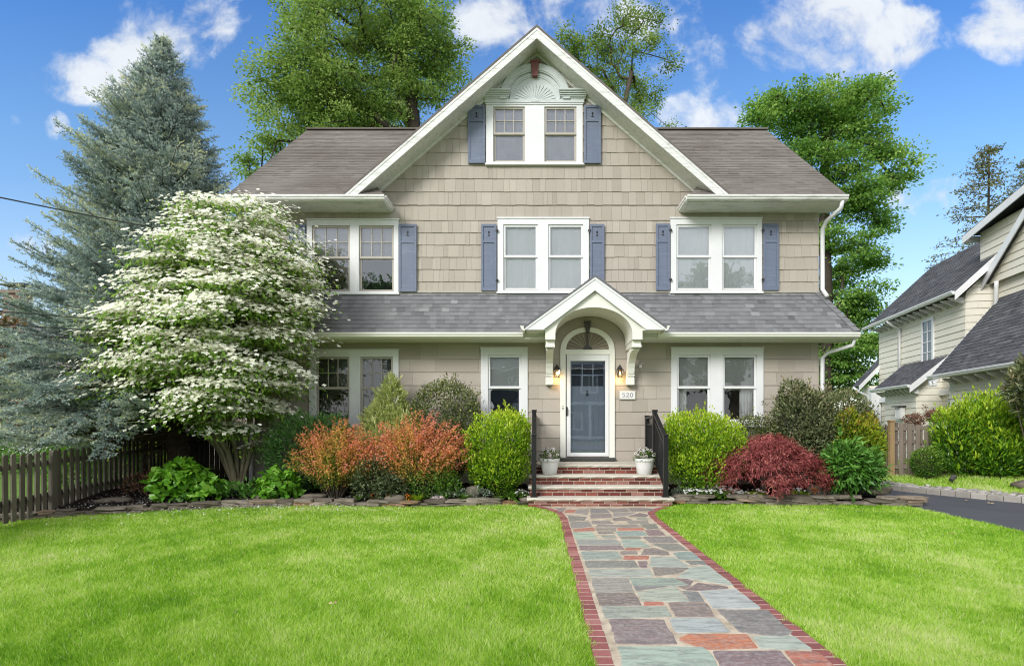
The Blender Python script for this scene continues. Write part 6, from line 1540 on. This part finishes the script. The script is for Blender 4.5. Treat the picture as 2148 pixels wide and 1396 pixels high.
shrub('ground_cover', 'pale grey green ground cover left of the round boulder', 'plant', B(-1.6, 9.82), [((-1.62, 9.82, .13), (.26, .1, .09)), ((-1.15, 9.9, .16), (.34, .12, .11))], L['silver'], 900, .04, .022, 216, nstem=0, rand=.8)
for i, (x, y) in enumerate(((-2.93, 9.74), (-2.65, 9.62), (-2.28, 9.56))):
    c = B(x, y); t = rosette('marigold_seedling', ('leftmost', 'middle', 'rightmost')[i] + ' of three small yellow orange seedlings along the left edging', c, 16, .10, .025, L['gold'], 30 + i, .6, 'yellow seedlings on the left edging')
    rng = np.random.default_rng(i); P, D, k = ellip(rng, 26, (c[0], c[1], c[2] + .09), (.05, .05, .05), .4); leaves('flower_heads', P, D, rdir(rng, len(P)), .03, .022, rng.random(len(P)), L['orange'], t)
def flowers(name, label, centre, rx, ry, h, nl, nf, leafm, petm, seed, grassy=True, pet=.014):
    rng = np.random.default_rng(seed); t = thing(name, label, 'flowers', centre)
    r = np.sqrt(rng.random(nl)); a = rng.uniform(0, 6.28, nl); P = np.stack([centre[0] + r * np.cos(a) * rx, centre[1] + r * np.sin(a) * ry, np.zeros(nl)], 1); P[:, 2] = centre[2] + rng.random(nl) * h * (1 - .6 * r ** 2) * .7
    leaves('foliage', P, unit(np.array([0, 0, .7])[None] + rng.normal(size=(nl, 3)) * .5), rdir(rng, nl), .07, .010 if grassy else .025, rng.random(nl), leafm, t)
    r = np.sqrt(rng.random(nf)); a = rng.uniform(0, 6.28, nf); P = np.stack([centre[0] + r * np.cos(a) * rx, centre[1] + r * np.sin(a) * ry, centre[2] + h * (1 - .5 * r ** 2) * rng.uniform(.7, 1.1, nf) + .02], 1)
    PP = []; AA = []; NN = []; up = unit(np.array([0, -.5, 1.0])[None] + rng.normal(size=(nf, 3)) * .3); u = unit(np.cross(up, rng.normal(size=(nf, 3)))); v = np.cross(u, up)
    for k in range(6): w = PI / 3 * k; PP.append(P); AA.append(u * math.cos(w) + v * math.sin(w)); NN.append(up)
    leaves('flower_heads', np.concatenate(PP), np.concatenate(AA), np.concatenate(NN), pet * 1.6, pet * 1.2, rng.random(nf * 6), petm, t, .0, .0, .6); return t
flowers('alyssum_plant', 'tiny white flowers beside the bottom step on the left', B(-.28, 9.98), .14, .12, .16, 160, 40, L['box'], L['white_petal'], 1, False, .011)
flowers('creeping_phlox', 'pale pink creeping flowers on the edging near the round boulder', B(-1.78, 9.68), .13, .08, .07, 100, 36, L['silver'], L['pink_petal'], 2, False, .012)
def boulder(label, c, dims, seed, name='boulder', sq=.8, rot=0):
    mb = MB(); mb.rock(c, dims, seed, .35, sq, rot); o = obj(name, mb, M['fieldstone'], origin=(c[0], c[1], c[2] - dims[2]), smooth=True); tag(o, label, 'rock', 'loose rocks in the beds')
boulder('round tan boulder in the mulch below the lime green shrub', (-1.17, 10.0, .19), (.15, .12, .12), 3); boulder('flat mossy boulder below the coral barberry', (-2.52, 9.62, .12), (.19, .12, .075), 4)
boulder('flat grey slate leaning below the left barberry', (-4.1, 9.95, .13), (.22, .12, .035), 5, sq=.5); boulder('tan stone beside the picket fence under the spruce', (-7.35, 9.35, .1), (.28, .16, .08), 6, rot=.4); boulder('small white stone at the foot of the white flowering tree', (-5.05, 9.72, .12), (.07, .05, .05), 7, sq=.5)

# ================================================================ SHRUBS OF THE RIGHT BED
shrub('privet_bush', 'wide lime green shrub beside the right railing', 'shrub', B(3.12, 10.25), [((3.05, 10.3, 1.05), (.66, .58, .66)), ((3.55, 10.3, .98), (.46, .5, .6)), ((2.75, 10.3, 1.2), (.36, .4, .46)), ((3.05, 10.15, .6), (.58, .48, .44))], L['privet'], 17000, .06, .026, 301, out=.6, up=.75, rand=.6, shell=.6, lump=.14, toplight=.34, edge=lambda P: (P[:, 0] > 2.39) & notwall(P))
shrub('holly_bush', 'low dark holly between the wide lime shrub and the rhododendron', 'shrub', B(4.45, 10.95), [((4.42, 10.95, 1.15), (.50, .36, .52)), ((4.8, 10.95, 1.0), (.4, .32, .45))], L['holly'], 5200, .05, .028, 302, out=.6, up=.5, rand=.75, edge=notwall)
shrub('rhododendron_bush', 'large grey green rhododendron at the right corner of the house', 'shrub', B(5.6, 10.8), [((5.35, 10.8, 1.55), (.62, .48, .66)), ((5.15, 10.82, 2.0), (.30, .3, .36)), ((5.95, 10.7, 1.45), (.62, .5, .66)), ((6.35, 10.65, 1.3), (.40, .42, .58)), ((5.5, 10.7, .95), (.6, .4, .45))], L['rhodo'], 15000, .075, .028, 303, out=.65, up=.4, rand=.6, shell=.68, lump=.14, edge=notwall)
shrub('gold_conifer', 'golden green evergreen with orange tips behind the peony', 'shrub', B(6.15, 10.35), [((6.15, 10.35, .95), (.44, .4, .62)), ((5.98, 10.35, 1.42), (.22, .2, .32)), ((6.4, 10.4, 1.05), (.26, .28, .55))], L['gold'], 8500, .07, .022, 304, out=.8, up=.6, rand=.45, shell=.6, lump=.2, toplight=.5)
shrub('peony_bush', 'deep green peony with pointed leaves at the end of the right bed', 'shrub', B(5.68, 9.86), [((5.68, 9.88, .68), (.42, .36, .44)), ((5.95, 9.86, .62), (.34, .3, .36)), ((5.5, 9.84, .55), (.26, .26, .3))], L['peony'], 2300, .13, .045, 305, out=.8, up=.1, rand=.4, shell=.55, lump=.16, fold=.2, droop=.3, nstem=16, stem=M['bark_spruce'])
def jmaple():
    rng = np.random.default_rng(71); base = np.array(B(4.24, 10.05)); t = thing('japanese_maple', 'low weeping dark red maple in the right bed', 'tree', tuple(base)); mb = MB(); T = []
    tr = [base + np.array([0, 0, -.1]), base + np.array([-.02, 0, .25]), base + np.array([.04, 0, .55]), base + np.array([.1, .02, .85])]; mb.tube(tr, [.06, .05, .045, .035], 9)
    n = 540; r = np.sqrt(rng.random(n)); a = rng.uniform(0, 6.28, n); skew = .10 * np.cos(a); x = np.cos(a) * r * (1.14 + .10 * (np.cos(a) > 0)) ; y = np.sin(a) * r * .62
    z = 1.17 - .70 * r ** 2.9 + .10 * np.sin(x * 5 + 1) * np.cos(y * 6) - .12 * rng.random(n) ** 2 - .06 * np.maximum(0, x) + rng.normal(size=n) * .03
    T = np.stack([base[0] + .05 + x, base[1] + y, base[2] + z - .1], 1); T2 = T.copy(); T2[:, 2] -= rng.random(n) * .20; T = np.concatenate([T, T2[: n // 3]])
    for i in range(0, n, 9):
        e = T[i]; s = tr[2] + np.array([0, 0, .15 * rng.random()]); m_ = (s + e) / 2 + np.array([0, 0, .22]); mb.tube([(1 - u) ** 2 * s + 2 * u * (1 - u) * m_ + u * u * e for u in np.linspace(0, 1, 7)], [.018, .015, .012, .010, .008, .006, .004], 5, caps=False)
    obj('trunk', mb, M['bark'], t, smooth=True); n = len(T); idx = np.repeat(np.arange(n), 34); m = len(idx); od = unit((T - base[None]) * np.array([1, 1, 0])[None] + 1e-4)[idx]
    P = T[idx] + rng.normal(size=(m, 3)) * np.array([.06, .05, .035])[None]; fan = rng.normal(size=(m, 3)) * .55; A = unit(od * .75 + np.array([0, 0, -.55])[None] + fan); N = unit(od * .4 + np.array([0, 0, .8])[None] + rng.normal(size=(m, 3)) * .4)
    cl = .16 * rng.normal(size=n); rel = np.sqrt(((T - base) ** 2)[:, :2].sum(1))
    leaves('crown', P, A, N, .085 * rng.uniform(.6, 1.3, m), .0125, .48 + cl[idx] + .14 * rng.normal(size=m) + .15 * (T[idx, 2] - base[2] - .7), L['jmaple'], t, .1, .15)
jmaple()
flowers('candytuft_plant', 'mound of white candytuft below the left side of the red maple', B(3.28, 10.0), .62, .13, .21, 1700, 190, L['box'], L['white_petal'], 11, True, .016)
flowers('candytuft_plant', 'small grassy clump with few white flowers below the red maple trunk', B(4.82, 9.98), .24, .13, .19, 700, 22, L['privet'], L['white_petal'], 12, True, .016)
flowers('dianthus_plant', 'pale pink flowers in a tuft of green beside the candytuft mound', B(4.02, 9.98), .25, .12, .17, 650, 30, L['privet'], L['pink_petal'], 13, True, .014)
shrub('lavender_plant', 'small silvery plant at the end of the stair stones', 'plant', B(2.72, 10.06), [((2.72, 10.06, .14), (.2, .12, .12))], L['silver'], 520, .06, .008, 306, nstem=0, up=.8, rand=.6); shrub('silver_mound', 'small blue grey mound near the peony', 'plant', B(5.42, 9.92), [((5.42, 9.93, .13), (.19, .12, .1))], L['silver'], 700, .05, .008, 307, nstem=0, up=.7, rand=.6)
for x, y, lb, s in ((5.13, 9.95, 'orange red tulip like flower beside the silvery mound', 1), (5.66, 9.88, 'tiny yellow flower right of the silvery mound', 2)):
    c = B(x, y); t = rosette('bedding_flower', lb, c, 10, .12, .03, L['hydrangea'], 40 + s, .8, cat='flowers'); rng = np.random.default_rng(s); P, D, k = ellip(rng, 22, (c[0], c[1], c[2] + (.17 if s == 1 else .1)), (.035, .035, .045), .4); leaves('flower_heads', P, D, rdir(rng, len(P)), .035, .025, rng.random(len(P)) * (.4 if s == 1 else 1), L['orange' if s == 1 else 'gold'], t)
boulder('tan boulder at the driveway end of the right bed', (6.28, 9.92, .24), (.26, .15, .085), 13, rot=.2); boulder('dark round rock below the right side of the red maple', (5.22, 10.12, .2), (.13, .11, .12), 14); boulder('pale upright stone on the right edging below the maple trunk', (4.47, 9.84, .2), (.09, .08, .075), 15)
mb = MB(); rg = random.Random(3)

# ================================================================ RIGHT VERGE PLANTS
def vz(x, y):
    dmin = min(math.hypot(x - a, y - b) for a, b in kp); return float(np.interp(max(0, dmin - .0), (.1, .4, 1.2, 2.5, 6), (.09, .11, .16, .24, .34)))
G = lambda x, y: (x, y, vz(x, y))
shrub('laurel_hedge', 'tall laurel hedge with lime tips on the right verge', 'hedge', G(10.6, 12.6), [((9.88, 12.6, 1.0), (.58, .55, .95)), ((10.25, 12.5, 1.35), (.45, .5, .75)), ((10.75, 12.45, 1.1), (.7, .6, 1.0)), ((11.3, 12.3, 1.3), (.5, .55, .8)), ((11.8, 12.25, 1.1), (.75, .65, 1.0)), ((12.7, 12.2, 1.15), (.75, .65, 1.0)), ((11.2, 12.0, .8), (.6, .5, .7)), ((10.4, 12.15, .7), (.5, .45, .6)), ((12.1, 11.9, .8), (.7, .55, .7))], L['laurel'], 34000, .12, .036, 401, out=.55, up=.75, rand=.55, shell=.5, lump=.16, toplight=.42)
shrub('boxwood_bush', 'small round boxwood in front of the grey brown fence', 'shrub', G(9.05, 12.5), [((9.05, 12.5, .55), (.34, .34, .34))], L['box'], 4200, .04, .022, 402, shell=.7, lump=.06)
shrub('rhododendron_bush', 'tall rhododendron with bronze new leaves at the right edge of the photo', 'shrub', G(10.5, 11.3), [((10.45, 11.3, 2.42), (.42, .45, .50)), ((10.9, 11.3, 2.2), (.6, .5, .7)), ((10.15, 11.3, 2.15), (.24, .3, .28)), ((10.55, 11.3, 1.75), (.35, .35, .3))], L['rhodo'], 2300, .15, .05, 403, out=.7, up=.35, rand=.45, shell=.6, lump=.2, droop=.2)
shrub('hydrangea_plant', 'dried brown hydrangea heads showing above the grey brown fence', 'plant', (10.2, 13.9, .2), [((9.75, 13.9, 1.55), (.22, .2, .16)), ((10.3, 13.9, 1.66), (.28, .2, .16)), ((10.75, 13.9, 1.68), (.25, .2, .16))], L['dried'], 2600, .045, .035, 404, rand=1.0, lump=.35)
boulder('low grey boulder in the verge grass at the right edge of the photo', (9.95, 10.75, .22), (.42, .24, .12), 21)
# path light on the verge
x, y, z = G(8.95, 11.6); mb = MB(); mb.tube([(x, y, z - .1), (x, y, z + .08)], .012, 8); mb.tube([(x - .05, y - .02, z + .10), (x + .06, y + .03, z + .17)], [.045, .055], 14); tag(obj('spot_light', mb, M['steel'], origin=(x, y, z)), 'small black garden spotlight on a spike in the verge grass', 'garden light')
def fallen(label, px, py, seed, sz=.06, z=.02):
    Y = GY(py); x = PX(px, Y); rng = np.random.default_rng(seed); n = 2; P = np.array([[x, Y, z + .02], [x + .004, Y, z + .022]]); a = rng.uniform(0, 6.28); A = np.array([[math.cos(a), math.sin(a), .15], [-math.cos(a), -math.sin(a), .3]])
    tag(leaves('fallen_leaf', P, A, np.array([[0, -.4, 1.], [0, -.3, 1.]]), sz, sz * .8, rng.random(2), L['dry'], None, .15, .2, origin=(x, Y, z)), label, 'leaf', 'dry fallen leaves')
fallen('pale curled leaf lying on the left lawn', 698, 1279, 1, .035, .035); fallen('tan curled leaf lying on the right lawn near the driveway', 1996, 1128, 2, .055, .04); fallen('brown leaf on the driveway, nearer the peony', 2028, 1052, 3, .06, .004); fallen('yellow leaf on the driveway near the kerb, right of the brown one', 2078, 1058, 4, .06, .004)

# ================================================================ GREENERY BEHIND THE LEFT FENCE
shrub('hedge_bush', 'light green bush seen through the nearer pickets of the old fence', 'shrub', (-9.55, 11.4, 0), [((-9.6, 11.4, .45), (.7, .5, .5)), ((-9.2, 12.2, .4), (.5, .5, .45))], L['hydrangea'], 2400, .09, .055, 501, rand=.7); shrub('hedge_bush', 'light green bush seen through the farther pickets of the old fence', 'shrub', (-10.4, 14.6, 0), [((-10.5, 14.6, .5), (.9, .6, .5))], L['privet'], 2400, .09, .055, 502, rand=.7)
shrub('hedge_bush', 'broad dark green hedge behind the left fence below the lowest spruce boughs', 'hedge', (-13.6, 16.2, 0), [((-15.2, 16.2, .8), (1.3, .7, .95)), ((-13.6, 16.2, .85), (1.3, .7, 1.0)), ((-12.2, 16.3, .8), (1.2, .7, .9)), ((-16.8, 16.2, .8), (1.3, .7, 1.0))], L['maple'], 9000, .10, .06, 503, rand=.7)
tree('copper_beech', 'copper leaved young tree at the left edge behind the spruce', 'tree', [(PX(-30, 14.5), 14.5, 0), (PX(-28, 14.5), 14.5, 1.2), (PX(-14, 14.5), 14.5, 2.4)], lobes_at(14.5, [(15, 700, 40), (20, 760, 40), (-20, 740, 60), (10, 820, 45), (30, 860, 35), (-10, 680, 40)], 4, .4), 90, 26, .28, .14, .075, L['brown'], M['bark'], .07, 110)

# ================================================================ ACROSS THE STREET (seen only in the window panes)
M['greyhouse'] = m_rnd('grey_blue_siding', [(0, (.13, .14, .165)), (1, (.17, .18, .205))], .7, (1, 1, 10), 8, .06, .2, .003, .08, .8, .2)
oh = thing('facing_house', 'grey house across the street, mirrored in the storm door glass', 'house', (5, -24, 0)); mb = MB(); mb.box(-4, 13, -34, -24, -.2, 6.2, .5); mb.prism([(-4.4, -23.6, 6.2), (13.4, -23.6, 6.2), (13.4, -29, 10), (-4.4, -29, 10)], (0, 0, .12), .5); obj('wall', mb, M['greyhouse'], oh)
mb = MB(); mb.box(-2, 11, -24, -21.8, 3.0, 3.25); mb.box(-2, 11, -24, -21.8, .2, .4)
for x in (-1.9, 1.2, 4.3, 7.4, 10.7): mb.box(x, x + .22, -22.05, -21.85, .4, 3.0)
obj('porch', mb, M['white'], oh)
for x, z in ((-2.5, 4.1), (.6, 4.1), (3.8, 4.1), (7.2, 4.1), (10.4, 4.1), (-.5, .9), (2.5, .9), (6.2, .9), (9, .9)):
    mb = MB()
    for (a, b, c, d) in subrect((x, x + 1.5, z, z + 1.6), [(x + .14, x + .7, z + .12, z + 1.48), (x + .8, x + 1.36, z + .12, z + 1.48)]): mb.box(a, b, -24.02, -23.94, c, d)
    w_ = obj('window', mb, M['white'], oh); mb = MB(); mb.poly([(x + .14, -23.98, z + .1), (x + .14, -23.98, z + 1.5), (x + 1.4, -23.98, z + 1.5), (x + 1.4, -23.98, z + .1)]); obj('pane', mb, M['paneg'], w_)
sheet('street', [(-120, -16), (120, -16), (120, -7), (-120, -7)], .0, M['asphalt'])
for k, (x, y, h) in enumerate(((-11, -21, 13), (16.5, -22, 15), (-22, -24, 14))):
    rg = random.Random(k); lb = [((x + rg.uniform(-3, 3), y + rg.uniform(-2, 2), h * .62 + rg.uniform(-4, 4)), rg.uniform(1.6, 2.6)) for _ in range(10)]
    tree('street_tree', ('broad leafy tree across the street mirrored in the left windows', 'tall leafy tree across the street mirrored in the upper right window', 'leafy tree across the street, farthest left')[k], 'tree', [(x, y, 0), (x, y, 3), (x + .2, y, 6), (x, y, 9)], lb, 190, 60, .8, .34, .26, L['yew'], M['bark'], .35, 130 + k, group='trees across the street')
# ================================================================ SKY, SUN, CAMERA
SUN_EL, SUN_AZ = math.radians(31), math.radians(217)      # azimuth measured clockwise from +Y; behind the camera, to the left
w = bpy.data.worlds.new('World'); bpy.context.scene.world = w; w.use_nodes = True
nt = w.node_tree; nt.nodes.clear(); out = nt.nodes.new('ShaderNodeOutputWorld')
sky = nt.nodes.new('ShaderNodeTexSky'); sky.sky_type = 'NISHITA'; sky.sun_disc = False; sky.sun_elevation = SUN_EL; sky.sun_rotation = SUN_AZ
sky.air_density = 1.0; sky.dust_density = .6; sky.ozone_density = 1.6
tc = nt.nodes.new('ShaderNodeTexCoord'); sep = nd(nt, 'ShaderNodeSeparateXYZ', {0: tc.outputs['Generated']})
ay = math_(nt, 'MAXIMUM', math_(nt, 'ABSOLUTE', sep.outputs[1]), .12)
gu = math_(nt, 'DIVIDE', sep.outputs[0], ay); gv = math_(nt, 'DIVIDE', sep.outputs[2], ay)
uv = nd(nt, 'ShaderNodeCombineXYZ', {0: gu, 1: gv}).outputs[0]
CLOUDS = [(350, 70, 125, 75, 1.0), (210, 150, 130, 62, .95), (480, 25, 85, 50, .6), (1180, 20, 260, 66, .85), (1010, 70, 110, 60, .5), (1330, 100, 90, 70, .55), (1760, 70, 170, 110, 1.3), (1560, 125, 130, 66, .75), (1960, 80, 120, 55, .6), (2140, 40, 100, 85, 1.1), (1950, 400, 110, 44, 1.1), (1500, 240, 120, 50, .7), (650, 55, 75, 36, .7), (30, 252, 30, 24, .8), (115, 268, 30, 32, .8), (80, 510, 80, 30, .4)]
dens = None
for px, py, rx, ry, s in CLOUDS:
    c = ((px - VX) / F, (VY - py) / F, 0)
    d = nd(nt, 'ShaderNodeVectorMath', {0: uv, 1: c}, operation='SUBTRACT').outputs[0]
    d = nd(nt, 'ShaderNodeVectorMath', {0: d, 1: (F / rx, F / ry, 0)}, operation='MULTIPLY').outputs[0]
    q = nd(nt, 'ShaderNodeVectorMath', {0: d, 1: d}, operation='DOT_PRODUCT').outputs['Value']
    g = math_(nt, 'MULTIPLY', math_(nt, 'MAXIMUM', math_(nt, 'SUBTRACT', 1.0, math_(nt, 'MULTIPLY', q, .55)), 0), s)
    dens = g if dens is None else math_(nt, 'ADD', dens, g)
n1 = nd(nt, 'ShaderNodeTexNoise', {'Vector': uv, 'Scale': 5.5, 'Detail': 9, 'Roughness': .62, 'Distortion': .35}).outputs[0]
n2 = nd(nt, 'ShaderNodeTexNoise', {'Vector': uv, 'Scale': 17, 'Detail': 6, 'Roughness': .6, 'Distortion': .6}).outputs[0]
nn = math_(nt, 'ADD', math_(nt, 'MULTIPLY', math_(nt, 'SUBTRACT', n1, .5), 2.9), math_(nt, 'MULTIPLY', math_(nt, 'SUBTRACT', n2, .5), 1.0))
al = math_(nt, 'ADD', math_(nt, 'MULTIPLY', math_(nt, 'MINIMUM', dens, 1.0), .80), math_(nt, 'MULTIPLY', nn, math_(nt, 'MINIMUM', math_(nt, 'ADD', math_(nt, 'MULTIPLY', dens, 3.0), .10), 1.0)))
mr = nd(nt, 'ShaderNodeMapRange', {'Value': al, 'From Min': .27, 'From Max': 1.05, 'To Min': 0.0, 'To Max': .96}, interpolation_type='SMOOTHSTEP').outputs[0]
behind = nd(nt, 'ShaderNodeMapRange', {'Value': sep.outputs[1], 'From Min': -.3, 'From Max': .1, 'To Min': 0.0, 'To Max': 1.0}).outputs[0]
# added off-view bright cloud as fill light: zenith, flanks and behind the camera
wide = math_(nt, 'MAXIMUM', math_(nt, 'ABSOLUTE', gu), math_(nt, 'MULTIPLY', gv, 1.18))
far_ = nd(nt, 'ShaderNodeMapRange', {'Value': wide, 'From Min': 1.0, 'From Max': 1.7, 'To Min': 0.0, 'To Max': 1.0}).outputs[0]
fill_veil = math_(nt, 'MULTIPLY', math_(nt, 'MAXIMUM', math_(nt, 'SUBTRACT', 1.0, behind), far_), .86)
alpha = math_(nt, 'MAXIMUM', math_(nt, 'MULTIPLY', mr, behind), fill_veil)
shade = nd(nt, 'ShaderNodeMapRange', {'Value': n1, 'From Min': .3, 'From Max': .7, 'To Min': .86, 'To Max': 1.05}).outputs[0]
STR = .11
cl = nd(nt, 'ShaderNodeVectorMath', {0: mixc(nt, (8.0, 8.4, 8.9), (13.2, 13.35, 13.6), fill_veil)}, operation='SCALE'); nt.links.new(shade, cl.inputs['Scale'])
blue = ramp(nt, math_(nt, 'MULTIPLY', gv, 1.0, clamp=True), [(0, (1.15, 1.10, 1.02)), (.2, (.84, .98, 1.04)), (.55, (.50, .88, 1.14)), (.85, (.26, .69, 1.18))])
base = mixc(nt, sky.outputs[0], blue, 1.0, 'MULTIPLY')
base = nd(nt, 'ShaderNodeHueSaturation', {'Saturation': .95, 'Value': 1.95, 'Color': base}).outputs[0]
haze = ramp(nt, gv, [(0, (.6,) * 3), (.15, (.36,) * 3), (.45, (.06, .06, .06)), (.8, (0, 0, 0))])
base = mixc(nt, base, (7.4, 8.0, 8.6), haze)
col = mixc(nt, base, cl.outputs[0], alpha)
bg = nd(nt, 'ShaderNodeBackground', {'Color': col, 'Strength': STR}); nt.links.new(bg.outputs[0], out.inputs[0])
sd_ = bpy.data.lights.new('sun', 'SUN'); sd_.energy = 3.35; sd_.angle = math.radians(22); sd_.color = (1, .975, .94)
so = bpy.data.objects.new('sun', sd_); C.objects.link(so)
dv = Vector((math.sin(SUN_AZ) * math.cos(SUN_EL), math.cos(SUN_AZ) * math.cos(SUN_EL), math.sin(SUN_EL)))
so.location = dv * 60; so.rotation_euler = dv.to_track_quat('Z', 'Y').to_euler()
cd = bpy.data.cameras.new('camera'); cd.sensor_width = 36; cd.lens = F / 2148 * 36; cd.shift_x = -(VX - 1074) / 2148; cd.shift_y = (VY - 698) / 2148; cd.clip_end = 2000; cd.clip_start = .05
co_ = bpy.data.objects.new('camera', cd); co_.location = (0, 0, EYE); co_.rotation_euler = (PI / 2, 0, 0); C.objects.link(co_)
sc = bpy.context.scene; sc.camera = co_
sc.view_settings.view_transform = 'Standard'; sc.view_settings.look = 'None'; sc.view_settings.exposure = 0
sc.render.engine = 'CYCLES'; sc.cycles.use_denoising = True; sc.cycles.filter_width = 1.1; sc.cycles.max_bounces = 8; sc.cycles.transparent_max_bounces = 12; sc.cycles.sample_clamp_indirect = 4
